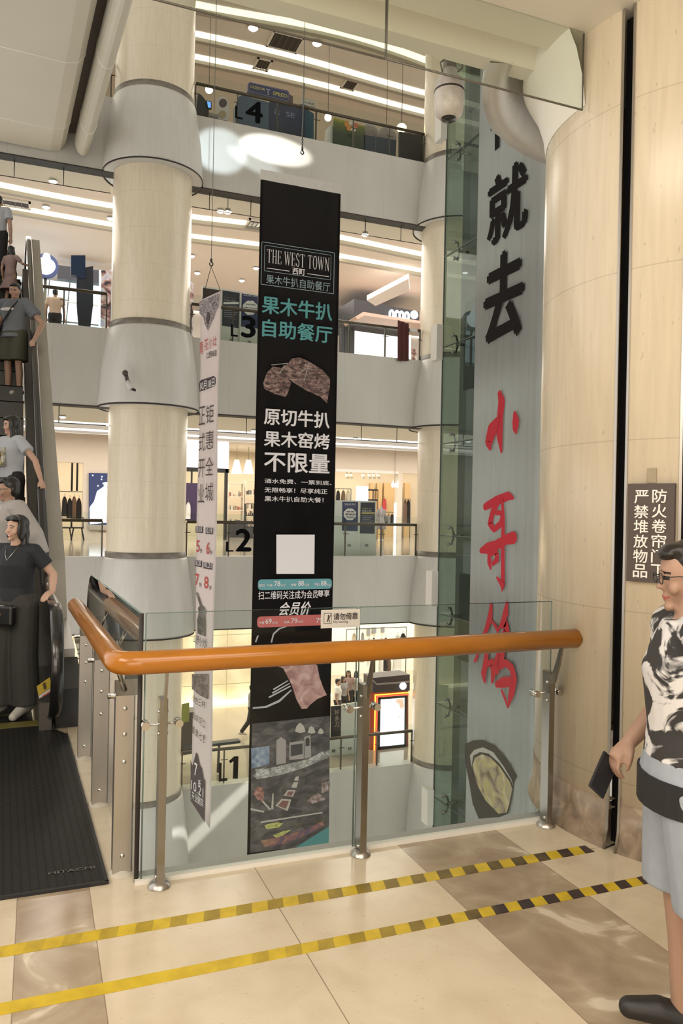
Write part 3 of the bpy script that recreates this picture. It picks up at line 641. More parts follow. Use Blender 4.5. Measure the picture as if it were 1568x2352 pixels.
# condensed serif letters of the logo, drawn as strokes
def serif_word(b, word, l0, l1, z0, z1, off):
    G = {'T': [((.5, 0), (.5, 1), .16), ((.04, .96), (.96, .96), .07), ((.06, .82), (.06, .98), .06), ((.94, .82), (.94, .98), .06), ((.3, .02), (.7, .02), .05)],
         'H': [((.2, 0), (.2, 1), .15), ((.8, 0), (.8, 1), .15), ((.2, .52), (.8, .52), .05), ((.04, .02), (.36, .02), .05), ((.64, .02), (.96, .02), .05), ((.04, .98), (.36, .98), .05), ((.64, .98), (.96, .98), .05)],
         'E': [((.22, 0), (.22, 1), .16), ((.1, .97), (.9, .97), .06), ((.1, .03), (.94, .03), .06), ((.22, .52), (.7, .52), .05), ((.88, .8), (.88, .98), .06), ((.92, .02), (.92, .24), .06), ((.68, .42), (.68, .62), .06)],
         'W': [((.08, 1), (.3, 0), .13), ((.3, 0), (.5, .9), .06), ((.5, .95), (.7, 0), .13), ((.7, 0), (.93, 1), .06), ((0, .98), (.2, .98), .05), ((.4, .98), (.6, .98), .05), ((.82, .98), (1, .98), .05)],
         'N': [((.18, 0), (.18, 1), .07), ((.84, 0), (.84, 1), .07), ((.18, 1), (.84, 0), .15), ((.04, .02), (.32, .02), .05), ((.7, .98), (.98, .98), .05), ((.04, .98), (.26, .98), .05)]}
    arcs = {'O': [(.5 + .38 * math.cos(t), .5 + .49 * math.sin(t)) for t in [TAU * k / 20 for k in range(21)]],
            'S': [(.84, .78), (.74, .93), (.5, .99), (.26, .92), (.18, .76), (.28, .6), (.5, .52), (.74, .42), (.84, .24), (.74, .08), (.5, .01), (.26, .07), (.15, .24)]}
    adv = {'W': 1.35, ' ': .45, 'N': 1.05, 'S': .85, 'E': .85}
    tot = sum(adv.get(c, 1.) for c in word); u = (l1 - l0) / tot; x = l0
    for c in word:
        wd = adv.get(c, 1.) * u; g = wd * .92
        P = lambda p: (x + p[0] * g, z0 + p[1] * (z1 - z0))
        segs = G.get(c, []) + ([(p, q, .12) for p, q in zip(arcs[c], arcs[c][1:])] if c in arcs else [])
        for p, q, t in segs:
            a = P(p); d = P(q); t2 = t * u / 2; dx, dz = d[0] - a[0], d[1] - a[1]; L_ = math.hypot(dx, dz) or 1
            nx, nz = -dz / L_ * t2, dx / L_ * t2
            prism(b, [BP.w(a[0] + nx, a[1] + nz, off), BP.w(d[0] + nx, d[1] + nz, off), BP.w(d[0] - nx, d[1] - nz, off), BP.w(a[0] - nx, a[1] - nz, off)], BP.n * -.001)
        x += wd
b = BM(); serif_word(b, 'THE WEST TOWN', BP.hit(612, 600)[0], BP.hit(757, 600)[0], BP.hit(680, 613)[1], BP.hit(680, 582)[1], BO)
for x0, x1 in ((612, 664), (705, 755)):
    l_, z_ = BP.hit(x0, 622); l2_ = BP.hit(x1, 622)[0]; z_ = BP.hit(683, 626)[1]; BP.rect(b, l_, z_ - .006, l2_, z_ + .006, BO, .001)
obj('logo_lettering', b, W1, HB)
bt_('logo_subtitle', [('西町', (671, 615), (700, 634)), ], W1, .02)
bt_('logo_strapline', [('果木牛扒自助餐厅', (611, 630), (757, 671))], GRL, .006)
bt_('headline', [('果木牛扒', (601, 678), (762, 739)), ('自助餐厅', (602, 732), (762, 790))], TEAL, .022)
bt_('slogan', [('原切牛扒', (606, 936), (756, 985)), ('果木窑烤', (606, 988), (756, 1033)), ('不限量', (606, 1037), (756, 1089))], W1, .022)
bt_('small_print', [('酒水免费、一票到底、', (607, 1099), (761, 1115)), ('无限畅享！尽享纯正', (607, 1119), (751, 1135)), ('果木牛扒自助大餐！', (607, 1139), (742, 1155))], W1, .012)
b = BM(); BP.poly(b, [(634, 1228), (722, 1228), (721, 1318), (634, 1318)], BO, .001); obj('blank_card', b, W1, HB)
def pill(b, x0, y0, x1, y1, off=BO):
    a = BP.hit(x0, y0); c = BP.hit(x1, y1); r = (a[1] - c[1]) * .32; pts = []
    for cx, cz, t0 in ((c[0] - r, a[1] - r, 0), (a[0] + r, a[1] - r, 90), (a[0] + r, c[1] + r, 180), (c[0] - r, c[1] + r, 270)):
        for k in range(5): t = math.radians(t0 + 22.5 * k); pts.append(BP.w(cx + r * math.cos(t), cz + r * math.sin(t), off))
    prism(b, pts, BP.n * -.001)
b = BM(); pill(b, 592, 1331, 761, 1352); obj('price_bar', b, mat('print_teal_bar', (.10, .30, .33), .5), HB)
b = BM(); pill(b, 590, 1416, 760, 1435); obj('price_bar', b, mat('print_red_bar', (.52, .11, .10), .5), HB)
BO = .015
bt_('price_figures', [('78', (629, 1335), (643, 1346)), ('88', (684, 1334), (697, 1345)), ('88', (736, 1334), (749, 1345)), ('69', (609, 1421), (623, 1432)), ('79', (668, 1420), (682, 1431)), ('79', (726, 1419), (739, 1430)),
     ('原价', (594, 1341), (608, 1348)), ('午餐', (613, 1341), (625, 1347)), ('元/位', (644, 1341), (655, 1347)), ('晚餐', (668, 1340), (680, 1346)), ('元/位', (698, 1340), (709, 1346)), ('节假日', (721, 1339), (733, 1345)), ('元/位', (750, 1340), (759, 1346)),
     ('午餐', (594, 1427), (606, 1433)), ('元/位', (624, 1427), (637, 1432)), ('晚餐', (652, 1426), (664, 1431)), ('元/位', (683, 1425), (695, 1430))], W1, .008)
BO = .012
bt_('member_line', [('扫二维码关注成为会员', (593, 1358), (729, 1374))], W1, .004); bt_('member_line', [('尊享', (729, 1355), (756, 1370))], W1, .014)
bt_('brush_line', [('会员价', (638, 1383), (709, 1412))], W1, .016, .06)
# pictures printed on the banner
def rough(c, lo, hi, name, sc, st=(1, 1, 1)):
    nb = NB(name, color=c, rough=.5); nb.color(nb.ramp(nb.noise(sc, 6, st, 1.), [(.35, lo), (.5, c), (.66, hi)])); return nb.m
SEAR = rough((.15, .085, .075), (.03, .016, .016), (.33, .23, .20), 'grilled_meat_print', 9, (1, 1, 2))
b = BM(); BP.poly(b, [(604, 880), (612, 857), (626, 842), (650, 846), (668, 880), (660, 905), (655, 912), (630, 905), (606, 893)], BO); obj('meat_picture', b, SEAR, HB)
b = BM(); BP.poly(b, [(640, 850), (662, 835), (668, 824), (686, 821), (706, 829), (740, 850), (757, 870), (757, 887), (750, 926), (735, 912), (700, 896), (672, 878)], BO + .003); obj('meat_picture', b, SEAR, HB)
b = BM()
for q in (((622, 838), (660, 834)), ((640, 858), (652, 838)), ((697, 875), (708, 832)), ((700, 835), (716, 868)), ((684, 860), (699, 846)), ((704, 845), (722, 850))):
    (x0, y0), (x1, y1) = q; BP.poly(b, [(x0, y0), (x0 + 1.2, y0 + 1.6), (x1 + 1.2, y1 + 1.6), (x1, y1)], BO + .006)
obj('herb_picture', b, mat('herb_print', (.30, .31, .27), .5), HB)
b = BM(); BP.poly(b, [(645, 1500), (650, 1484), (668, 1476), (682, 1490), (706, 1512), (728, 1528), (733, 1555), (742, 1580), (750, 1596), (728, 1605), (712, 1618), (704, 1627), (692, 1628), (680, 1606), (668, 1570), (650, 1535), (632, 1528)], BO); obj('meat_picture', b, rough((.42, .23, .20), (.28, .13, .12), (.55, .36, .33), 'pink_meat_print', 5), HB)
b = BM(); FORK = [((580, 1624), (610, 1621), (640, 1607), (668, 1583), (669, 1586), (642, 1612), (612, 1625), (580, 1628)), ((626, 1582), (660, 1562), (661, 1564), (628, 1585)), ((624, 1590), (664, 1568), (665, 1570), (626, 1593)), ((616, 1600), (666, 1574), (667, 1577), (618, 1603))]
for q in FORK: BP.poly(b, list(q), BO)
BP.poly(b, [(621, 1475), (626, 1455), (640, 1442), (656, 1438), (657, 1440), (642, 1445), (629, 1457), (624, 1476)], BO); BP.poly(b, [(585, 1474), (590, 1460), (594, 1459), (588, 1475)], BO)
obj('fork_picture', b, mat('fork_print', (.40, .39, .40), .5), HB)
b = BM(); BP.poly(b, [(578, 1662), (757, 1644), (755, 1900), (690, 1945), (574, 1958)], .008); obj('kitchen_picture', b, rough((.055, .045, .042), (.018, .015, .015), (.11, .095, .088), 'kitchen_print', 3.5, (1, 1, 2)), HB)
def kp(polys, m, off=BO):
    for q in polys: b = BM(); BP.poly(b, q, off); obj('kitchen_picture', b, m, HB)
kp([[(576, 1718), (618, 1712), (618, 1755), (577, 1765)]], rough((.17, .22, .30), (.09, .12, .17), (.34, .38, .44), 'menu_print', 6))
kp([[(664, 1705), (697, 1700), (697, 1742), (664, 1745)], [(698, 1692), (712, 1688), (714, 1738), (699, 1742)], [(634, 1700), (645, 1692), (656, 1700), (656, 1752), (634, 1756)]], mat('oven_frame_print', (.30, .27, .25), .5), BO)
kp([[(667, 1711), (694, 1707), (694, 1731), (667, 1737)], [(701, 1697), (706, 1693), (710, 1697), (710, 1712), (701, 1714)]], mat('oven_print', (.03, .025, .025), .5), BO + .003)
kp([[(677, 1680), (680, 1668), (687, 1660), (690, 1660), (697, 1667), (701, 1680), (689, 1683)], [(706, 1682), (709, 1671), (714, 1667), (720, 1671), (724, 1682), (715, 1685)], [(729, 1684), (732, 1675), (736, 1672), (740, 1675), (743, 1683), (737, 1686)]], mat('lamp_print', (.42, .38, .33), .5))
kp([[(580, 1780), (600, 1768), (650, 1756), (700, 1745), (756, 1722), (756, 1738), (700, 1762), (650, 1778), (590, 1790)]], rough((.24, .235, .22), (.12, .12, .11), (.44, .43, .40), 'counter_print', 12))
kp([[(586, 1766), (604, 1764), (618, 1768), (618, 1780), (588, 1783)], [(628, 1762), (645, 1757), (657, 1762), (656, 1772), (630, 1776)], [(708, 1742), (740, 1725), (745, 1735), (712, 1748)]], rough((.34, .33, .31), (.15, .14, .13), (.55, .54, .52), 'pans_print', 20), BO + .003)
kp([[(632, 1850), (646, 1834), (668, 1836), (660, 1862)], [(650, 1827), (660, 1814), (678, 1814), (672, 1829)], [(668, 1808), (674, 1796), (684, 1796), (680, 1809)], [(674, 1792), (679, 1783), (686, 1783), (684, 1793)]], mat('tray_rim_print', (.42, .38, .33), .5))
kp([[(637, 1850), (648, 1838), (663, 1839), (656, 1857)], [(656, 1826), (662, 1817), (674, 1817), (669, 1827)]], mat('tray_food_print', (.17, .07, .06), .5), BO + .003)
kp([[(582, 1822), (590, 1806), (602, 1808), (606, 1825), (603, 1840), (590, 1836)]], rough((.30, .13, .10), (.15, .06, .05), (.45, .25, .2), 'red_food_print', 15))
kp([[(600, 1840), (604, 1838), (622, 1858), (618, 1860)], [(622, 1858), (625, 1822), (628, 1822), (627, 1858)], [(575, 1855), (606, 1862), (606, 1866), (575, 1860)], [(598, 1886), (740, 1864), (740, 1867), (598, 1890)]], mat('tong_print', (.40, .36, .32), .5))
kp([[(704, 1838), (730, 1820), (748, 1835), (715, 1846)], [(738, 1798), (757, 1794), (756, 1815), (737, 1822)]], rough((.22, .15, .12), (.10, .07, .06), (.40, .34, .38), 'bowls_print', 14))
kp([[(606, 1895), (622, 1890), (636, 1888), (650, 1890), (640, 1900), (612, 1904)], [(626, 1918), (650, 1908), (668, 1905), (650, 1918), (634, 1924)]], rough((.36, .35, .10), (.20, .20, .05), (.5, .5, .2), 'salad_print', 14))
kp([[(598, 1930), (640, 1922), (700, 1905), (740, 1885), (744, 1895), (700, 1918), (650, 1938), (606, 1944)]], rough((.20, .08, .07), (.08, .05, .09), (.34, .22, .10), 'buffet_print', 5))
kp([[(676, 1947), (755, 1897), (754, 1938)]], mat('print_teal_corner', (.05, .20, .20), .5))
# ================================================================== white hanging banner
WD = 14.0; wp0 = at(497, 1176, WD); wdir = Vector((-.23, .973)).normalized()
WPn = Plane(wp0, (-wdir.x, -wdir.y))
SBN = thing('hanging_banner', 'narrow white banner with red and black Chinese print hanging beside the left column', 'banner', (wp0.x, wp0.y, WPn.hit(470, 1880)[1]))
wl, wr = WPn.hit(453, 1176)[0], WPn.hit(497, 1176)[0]; wt = WPn.hit(505, 668)[1]; wb1 = WPn.hit(440, 1838)[1]; wb2 = WPn.hit(473, 1896)[1]
bm = BM(); NV = 30; rows = []
for k in range(NV + 1):
    t = k / NV; row = []
    for j_ in range(7):
        l = wl + (wr - wl) * j_ / 6; zbot = wb1 + (wb2 - wb1) * (j_ / 6) ** 1.3
        row.append(bm.verts.new(WPn.w(l, zbot + (wt - zbot) * t, .012 * math.sin(t * 14 + j_ * .5))))
    rows.append(row)
for a, b in zip(rows, rows[1:]):
    for j_ in range(6): f = bm.faces.new((a[j_], a[j_ + 1], b[j_ + 1], b[j_])); f.smooth = True
bmesh.ops.solidify(bm, geom=bm.faces[:], thickness=.003)
obj('cloth', bm, clothmat('banner_cloth_pink_white', (.92, .85, .84), .55, rough=.6, noise=.2, nscale=1), SBN)
WI = mat('banner_ink_maroon_black', (.05, .03, .035), .6); WR = mat('banner_ink_red', (.42, .045, .04), .6)
WO = .022
def wt_(name, items, m, bold=.0):
    for body, x0, x1, y0, y1 in items:
        b = BM(); xm = (x0 + x1) / 2; text(b, WPn, body, WPn.hit(x0, (y0 + y1) / 2)[0], WPn.hit(xm, y1)[1], WPn.hit(x1, (y0 + y1) / 2)[0], WPn.hit(xm, y0)[1], WO, bold); o = obj(name, b, m, SBN)
    return o
wt_('red_title', [('青', 460, 469, 785, 815), ('花', 471, 481, 778, 805), ('小', 482, 490, 775, 800), ('灶', 491, 500, 772, 795)], WR, .0)
wt_('small_title', [('江', 476, 482, 811, 824), ('西', 482, 488, 808, 822), ('味', 488, 494, 806, 820), ('道', 494, 500, 804, 818)], WI, .01)
b = BM(); WPn.poly(b, [(458, 885), (460, 877), (464, 873), (492, 864), (497, 867), (497, 880), (494, 888), (466, 898), (460, 900)], WO - .004); obj('date_pill', b, WI, SBN)
wt_('date', [('10月18日', 462, 495, 873, 893)], W1, .02)
for col, x0, x1, ys in (('正式开业', 459, 473, (934, 995, 1055, 1112)), ('钜惠全城', 475, 493, (930, 990, 1050, 1109))):
    wt_('opening_line', [(ch, x0 - .6 * i, x1 - .6 * i, y, y + 42) for i, (ch, y) in enumerate(zip(col, ys))], WI, .0)
for x0, x1, y in ((451, 468, 1216), (474, 490, 1219), (449, 466, 1293), (469, 489, 1298)):
    b = BM(); a = WPn.hit(x0, y); c = WPn.hit(x1, y); dz = .06
    WPn.rect(b, a[0], a[1] - dz, c[0], a[1] + dz, WO - .004); obj('date_pill', b, WI, SBN)
wt_('pill_print', [('10.18', 453, 466, 1210, 1222), ('10.19', 476, 489, 1213, 1225), ('10.20', 451, 464, 1287, 1299), ('10.21', 471, 488, 1292, 1304)], W1, .01)
wt_('discount_figures', [('5', 453, 461, 1241, 1268), ('6', 476, 484, 1245, 1273), ('7', 450, 459, 1318, 1345), ('8', 471, 481, 1324, 1352)], WR, .02)
wt_('discount_units', [('折', 462, 467, 1260, 1270), ('折', 485, 490, 1264, 1274), ('折', 460, 465, 1338, 1348), ('折', 483, 488, 1345, 1355)], WI, .02)
b = BM(); WPn.poly(b, [(452, 1361), (456, 1361), (465, 1385), (466, 1390), (472, 1394), (476, 1402), (474, 1415), (475, 1435), (474, 1462), (456, 1455), (455, 1425), (458, 1408), (457, 1396), (461, 1391)], WO); obj('bottle_picture', b, rough((.10, .085, .075), (.05, .04, .035), (.22, .2, .18), 'bottle_print', 6), SBN)
wt_('dish_print', [('山', 446, 452, 1458, 1476), ('野', 453, 459, 1460, 1480), ('小', 460, 466, 1463, 1484), ('炒', 467, 478, 1467, 1488)], WI, .0)
b = BM(); WPn.poly(b, [(443, 1548), (481, 1548), (480, 1606), (461, 1597), (443, 1582)], WO); obj('dish_picture', b, rough((.12, .09, .085), (.06, .045, .04), (.26, .2, .19), 'dish_print', 9), SBN)
wt_('flavour_print', [('绿', 443, 449, 1596, 1612), ('色', 450, 457, 1601, 1617), ('三', 458, 464, 1605, 1621), ('杯', 465, 474, 1610, 1626), ('风', 443, 450, 1636, 1653), ('味', 451, 457, 1641, 1658), ('可', 459, 466, 1648, 1666), ('口', 468, 473, 1655, 1672), ('顺', 443, 449, 1668, 1686), ('滑', 450, 457, 1675, 1693), ('七', 459, 466, 1682, 1700), ('！', 469, 472, 1688, 1706)], WI, .0)
b = BM(); WPn.poly(b, [(440, 1745), (444, 1760), (448, 1745), (452, 1728), (456, 1731), (461, 1755), (466, 1765), (470, 1790), (473, 1790), (472, 1888), (440, 1838)], WO)
obj('base_print', b, WI, SBN)
WO = .027
wt_('base_figures', [('7', 449, 456, 1752, 1782), ('折', 458, 464, 1790, 1808)], W1, .02)
wt_('base_figures', [('10.21', 442, 470, 1800, 1822), ('开业酬宾', 443, 470, 1825, 1845)], W1, .0)
nb = NB('floral_print', color=(.3, .25, .26), rough=.6); v = nb.noise(9, 3, dist=3.)
nb.color(nb.ramp(v, [(.40, (.50, .45, .45)), (.45, (.07, .05, .06)), (.52, (.07, .05, .06)), (.56, (.50, .45, .45)), (.62, (.15, .12, .13))]))
b = BM(); WPn.poly(b, [(459, 694), (505, 675), (503, 705), (497, 715), (492, 732), (487, 742), (480, 760), (472, 745), (468, 728), (460, 720)], .02); obj('floral_picture', b, nb.m, SBN)
b = BM(); WPn.poly(b, [(476, 728), (478, 718), (481, 716), (485, 722), (484, 735), (480, 746), (477, 742)], .023); obj('floral_picture', b, WI, SBN)
hk = at(485, 606, WD); 
b = BM(); tube(b, [WPn.w(wl + .03, WPn.hit(459, 692)[1]), hk + Vector((0, 0, -.05)), WPn.w(wr - .02, wt)], .006, 6); obj('sling', b, BLACK, SBN)
topc = at(499, -60, WD)
HC = thing('hoist_cable', 'thin steel cable and hook carrying the narrow white banner', 'cable', (hk.x, hk.y, hk.z - .06))
b = BM(); tube(b, [(hk.x, hk.y, hk.z + .08), (hk.x, hk.y, 15.5)], .006, 6); obj('cable', b, STEELP, HC)
def hook(h, par):
    b = BM(); tube(b, [(h.x, h.y, h.z + .09), (h.x, h.y, h.z + .03)], .02, 8); tube(b, [h + Vector((.03 * math.sin(t), 0, -.005 + .035 * math.cos(t))) for t in [TAU * k / 12 for k in range(11)]], .011, 6); obj('hook', b, BLACK, par)
hook(hk, HC)
h2 = at(694, 350, 15.0)
H2 = thing('hoist_cable', 'empty hoist cable with a chain and hook below the top gallery', 'cable', (h2.x, h2.y, h2.z - .06))
b = BM(); tube(b, [(h2.x, h2.y, h2.z + .3), (h2.x, h2.y, 15.5)], .006, 6); tube(b, [(h2.x - .012, h2.y, h2.z + .3), (h2.x + .012, h2.y, h2.z + 1.35)], .012, 6); obj('cable', b, STEELP, H2)
b = BM()
for k in range(7): tube(b, [h2 + Vector((.014 * math.sin(t) * (k % 2), .014 * math.sin(t) * (1 - k % 2), .06 + .037 * k + .022 * math.cos(t))) for t in [TAU * q / 8 for q in range(9)]], .006, 5)
pieces('chain_link', b, BLACK, H2); hook(h2, H2)
# ================================================================== escalator coming down to the landing
EB = Vector((.165, 5.93, 0)); ER = Vector((HD.y, -HD.x, 0))            # along HD, right-hand side ER
EINC, ES0, ETOP = .70, 1.75, 6.17
ESR = ETOP / EINC
def ez(s): return 0 if s < ES0 else min((s - ES0) * EINC, ETOP)
def ep(s, r, z): q = EB + HD * s + ER * r; return Vector((q.x, q.y, z))
ES = thing('escalator', 'dark escalator carrying people down to the landing on the left', 'escalator', tuple(EB))
RUB = mat('black_rubber_belt', (.012, .011, .012), .22, noise=.1, coat=.3)
DARKP = mat('balustrade_steel', (.20, .19, .175), .22, .9, noise=.2, nscale=2)
STEP = mat('step_metal_dark', (.035, .034, .032), .35, .6, noise=.4, nscale=4)
W_ESC = 1.12
def side(r, out):                                              # r: belt centre, out: +1 right side, -1 left side
    nose = [(.43 - .43 * math.sin(t), .53 - .42 * math.cos(t)) for t in [math.pi * k / 12 for k in range(13)]]
    run = [(ES0 - .25, .95), (ES0 + .2, .95 + .08), (ES0 + .6, .95 + .6 * EINC), (ES0 + ESR - .5, .95 + ETOP - .5 * EINC), (ES0 + ESR + .1, .95 + ETOP - .06), (ES0 + ESR + .5, .95 + ETOP), (ES0 + ESR + 1.0, .95 + ETOP)]
    tn = [(ES0 + ESR + 1.0 + .42 * math.sin(t), ETOP + .53 + .42 * math.cos(t)) for t in [math.pi * k / 8 for k in range(1, 9)]]
    pth = nose + run + tn
    b = BM(); rings = []
    for i, (s, z) in enumerate(pth):
        s0, z0 = pth[max(i - 1, 0)]; s1, z1 = pth[min(i + 1, len(pth) - 1)]; t = Vector((s1 - s0, z1 - z0)).normalized(); n = Vector((-t.y, t.x))
        rings.append([b.verts.new(ep(s + n.x * a, r + c, z + n.y * a)) for a, c in ((-.012, -.042), (.012, -.045), (.022, -.03), (.024, 0), (.022, .03), (.012, .045), (-.012, .042))])
    for p, q in zip(rings, rings[1:]):
        for k in range(7): f = b.faces.new((p[k], p[(k + 1) % 7], q[(k + 1) % 7], q[k])); f.smooth = True
    obj('handrail_belt', b, RUB, ES)
    inner = [(s, z - .03) for s, z in [(s + (.03 if i < 7 else 0), z) for i, (s, z) in enumerate(nose + run)]] + [(ES0 + ESR + 1.0, ETOP + .05), (ES0 + ESR + .3, ETOP + .05), (ES0 + .3, .02), (.3, .02)]
    b = BM(); prism(b, [ep(s, r - .012, z) for s, z in inner], ER * .024); obj('balustrade_panel', b, DARKP, ES)
    b = BM(); prism(b, [ep(s, r - out * .10, ez(s + .02) + .22) for s in (.35, ES0, ES0 + ESR, ES0 + ESR + 1.2)] + [ep(s, r - out * .10, ez(s) - .3) for s in (ES0 + ESR + 1.2, ES0 + ESR, ES0, .35)], ER * out * .09); obj('skirt_panel', b, mat('skirt_steel', (.14, .13, .12), .4, .8, noise=.2), ES)
    o0, o1 = .035, .20
    pr_ = [(.95, .52), (ES0 + .1, .66), (ES0 + .5, .80 + .38), (ES0 + ESR, .83 + ETOP), (ES0 + ESR + 1.2, .83 + ETOP), (ES0 + ESR + 1.2, ETOP - 1.0), (ES0 + ESR - .3, ETOP - 1.15), (ES0 + 1.0, -.3), (.95, -.3)]
    b = BM(); prism(b, [ep(s, r + out * o0, z) for s, z in pr_], ER * out * (o1 - o0)); obj('outer_cladding', b, mat('cladding_steel', (.46, .44, .41), .3, .6, noise=.3, nscale=3, stretch=(1, .3, 1)), ES)
    b = BM(); prism(b, [ep(s, r + out * .02, z) for s, z in ((.42, 0), (.42, .30), (.95, .45), (.95, 0))], ER * out * .2); obj('newel_base', b, BLACK, ES)
side(0, 1); side(-W_ESC - .26, -1)
k = 0; s = .55
while True:
    z = ez(s + .2); 
    if s > ES0 + ESR + .6: break
    b = BM(); z0 = ez(s)
    prism(b, [ep(s, -.13, z - .30), ep(s, -.13, z - .015), ep(s + .015, -.13, z), ep(s + .405, -.13, z), ep(s + .405, -.13, z - .1)], ER * -W_ESC)
    obj('step', b, STEP, ES); 
    b = BM(); box(b, (0, 0, 0), (1, 1, 1)); b.clear(); prism(b, [ep(s, -.13, z + .0005), ep(s + .03, -.13, z + .0005), ep(s + .03, -.13, z + .002), ep(s, -.13, z + .002)], ER * -W_ESC); o = obj('step_edge', b, mat('step_yellow_edge', (.16, .14, .03), .5, noise=.6, nscale=30, dark=.3), ES)
    s += .4
b = BM(); prism(b, [ep(.50, -.10, .0), ep(.50, -.10, .02), ep(.62, -.10, .024), ep(.62, -.10, 0)], ER * -(W_ESC + .06)); obj('comb_plate', b, mat('comb_yellow', (.20, .17, .03), .5, noise=.8, nscale=60, stretch=(8, 1, 1), dark=.2), ES)
nb = NB('landing_grille', color=(.02, .02, .02), rough=.28)
u_ = nb.math('ADD', nb.x, nb.math('MULTIPLY', nb.y, .038)); gx = nb.every(u_, .0372, 0, .0135); gy = nb.every(nb.y, .0235, 0, .0068); g = nb.math('MULTIPLY', gx, gy)
nb.color(nb.mix(g, (.008, .008, .008, 1), (.04, .037, .032, 1))); nb.put(nb.b.inputs['Metallic'], nb.math('MULTIPLY', g, .7)); nb.put(nb.b.inputs['Roughness'], .5); nb.b.inputs['Specular IOR Level'].default_value = .2
b = BM(); prism(b, [(.333, 3.655, .0), (.245, 6.14, 0), (.08, 6.45, 0), (-1.4, 6.45, 0), (-1.4, 3.665, 0)], (0, 0, .012)); LP = obj('landing_plate', b, nb.m, ES)
b = BM(); prism(b, [(.340, 3.648, .0), (.252, 6.14, 0), (.238, 6.14, 0), (.323, 3.662, 0)], (0, 0, .014)); prism(b, [(.340, 3.648, 0), (.340, 3.664, 0), (-1.4, 3.676, 0), (-1.4, 3.66, 0)], (0, 0, .014)); obj('plate_edge', b, BLACK, LP)
class Flat:
    def __init__(s, o, d): s.o = Vector(o); s.d = Vector(d).normalized(); s.u = Vector((-s.d.y, s.d.x, 0))
    def w(s, l, v, off=0.): return s.o + s.d * l + s.u * v + Vector((0, 0, off))
b = BM(); text(b, Flat((.085, 3.80, .0125), (1, 0, 0)), 'HITACHI', 0, 0, .205, .028, .001, .01); obj('plate_lettering', b, mat('plate_letter_grey', (.16, .15, .14), .4, .6), LP)
# maker's lettering down the outer cladding
OP = Plane(ep(0, .2015, 0), (-HD.x, -HD.y))
class Incl:
    def __init__(s, o, d, u): s.o = Vector(o); s.d = Vector(d); s.u = Vector(u)
    def w(s, l, v, off=0.): return s.o + s.d * l + s.u * v + ER * off
# yellow warning notice on the inner side of the balustrade
b = BM(); pl = [ep(.62, -.014, .30), ep(1.02, -.014, .42), ep(1.02, -.014, .60), ep(.62, -.014, .48)]
cq = onpl(105, 1578, ep(0, -.03, 0), ER)
NP = Plane(ep(.45, -.02, 0), (1, .12))
NT = thing('notice_card', 'yellow notice card on the escalator balustrade by the newel', 'notice', tuple(NP.w(0, .3)))
q0 = [(84, 1576), (114, 1555), (120, 1577), (88, 1597)]
b = BM(); NP.poly(b, q0, .01, .004); obj('card', b, mat('notice_yellow', (.52, .38, .04), .5, noise=.2), NT)
b = BM(); NP.poly(b, [(88, 1598), (120, 1578), (121.5, 1584), (90, 1604)], .01, .004); obj('white_strip', b, mat('notice_white', (.6, .57, .55), .5), NT)
b = BM(); NP.poly(b, [(96, 1598), (119, 1584), (119.5, 1587), (98, 1600)], .0125, .001); obj('red_print', b, mat('notice_red', (.45, .08, .07), .5), NT)
b = BM(); NP.poly(b, [(97, 1570), (104, 1566), (107, 1580), (101, 1584)], .0125, .001); obj('dark_print', b, mat('notice_dark', (.16, .10, .03), .5, noise=1, nscale=90, dark=.3), NT)
# paper list on the cladding's far side and small lower steel
LSN = thing('list_board', 'cream printed list board behind the newel, seen past the handrail', 'board', tuple(at(180, 1600, 7.5)))
lp = Plane(at(180, 1500, 7.6), (FC, -FS)); b = BM(); lp.poly(b, [(169, 1463), (202, 1463), (202, 1600), (186, 1530)], 0, .01); obj('sheet', b, mat('list_paper_glow', (.62, .57, .42), .6, emit=(.62, .57, .42), estr=.15), LSN)  # sheet brightened by a faint glow of its own, not a lamp
b = BM()
for y in (1490, 1500, 1511, 1525): lp.poly(b, [(178, y), (184, y), (184, y + 3), (178, y + 3)], .002, .001)
lp.poly(b, [(173, 1468), (186, 1468), (186, 1478), (173, 1478)], .002, .001); pieces('print', b, mat('list_ink', (.2, .18, .12), .6), LSN)
# ================================================================== crossing escalators overhead, seen from below
SOF = mat('soffit_cream', (.60, .56, .46), .42, noise=.15, nscale=.8)
def beam(name, label, prof, s0, s1, m, seam=2.9):
    """prof: (across, z) pushed along the escalator's heading"""
    t = thing(name, label, 'escalator', tuple(prof_o + HD2 * s0))
    b = BM(); n = len(prof); ra = [b.verts.new(prof_o + HD2 * s0 + ER2 * p + Vector((0, 0, z))) for p, z in prof]; rb = [b.verts.new(prof_o + HD2 * s1 + ER2 * p + Vector((0, 0, z))) for p, z in prof]
    for i in range(n):
        f = b.faces.new((ra[i], ra[(i + 1) % n], rb[(i + 1) % n], rb[i])); f.smooth = False
    b.faces.new(ra[::-1]); b.faces.new(rb); obj('truss_cladding', b, m, t)
    s = s1 - 1.2; sb = mat('soffit_seam', (.75, .72, .64), .5)
    while s > s0:
        b = BM(); vs = [prof_o + HD2 * s + ER2 * p + Vector((0, 0, z)) for p, z in prof]; tube(b, vs + [vs[0]], .012, 5); obj('panel_seam', b, sb, t); s -= seam
    return t
HD2 = Vector((-.055, 1, 0)).normalized(); ER2 = Vector((HD2.y, -HD2.x, 0)); prof_o = Vector((0, 0, 0))
def lat(px, py, z):
    q = onz(px, py, z); return q.dot(ER2), q.dot(HD2)
ZS = 10.30
a_, s_end = lat(155, 330, ZS); 
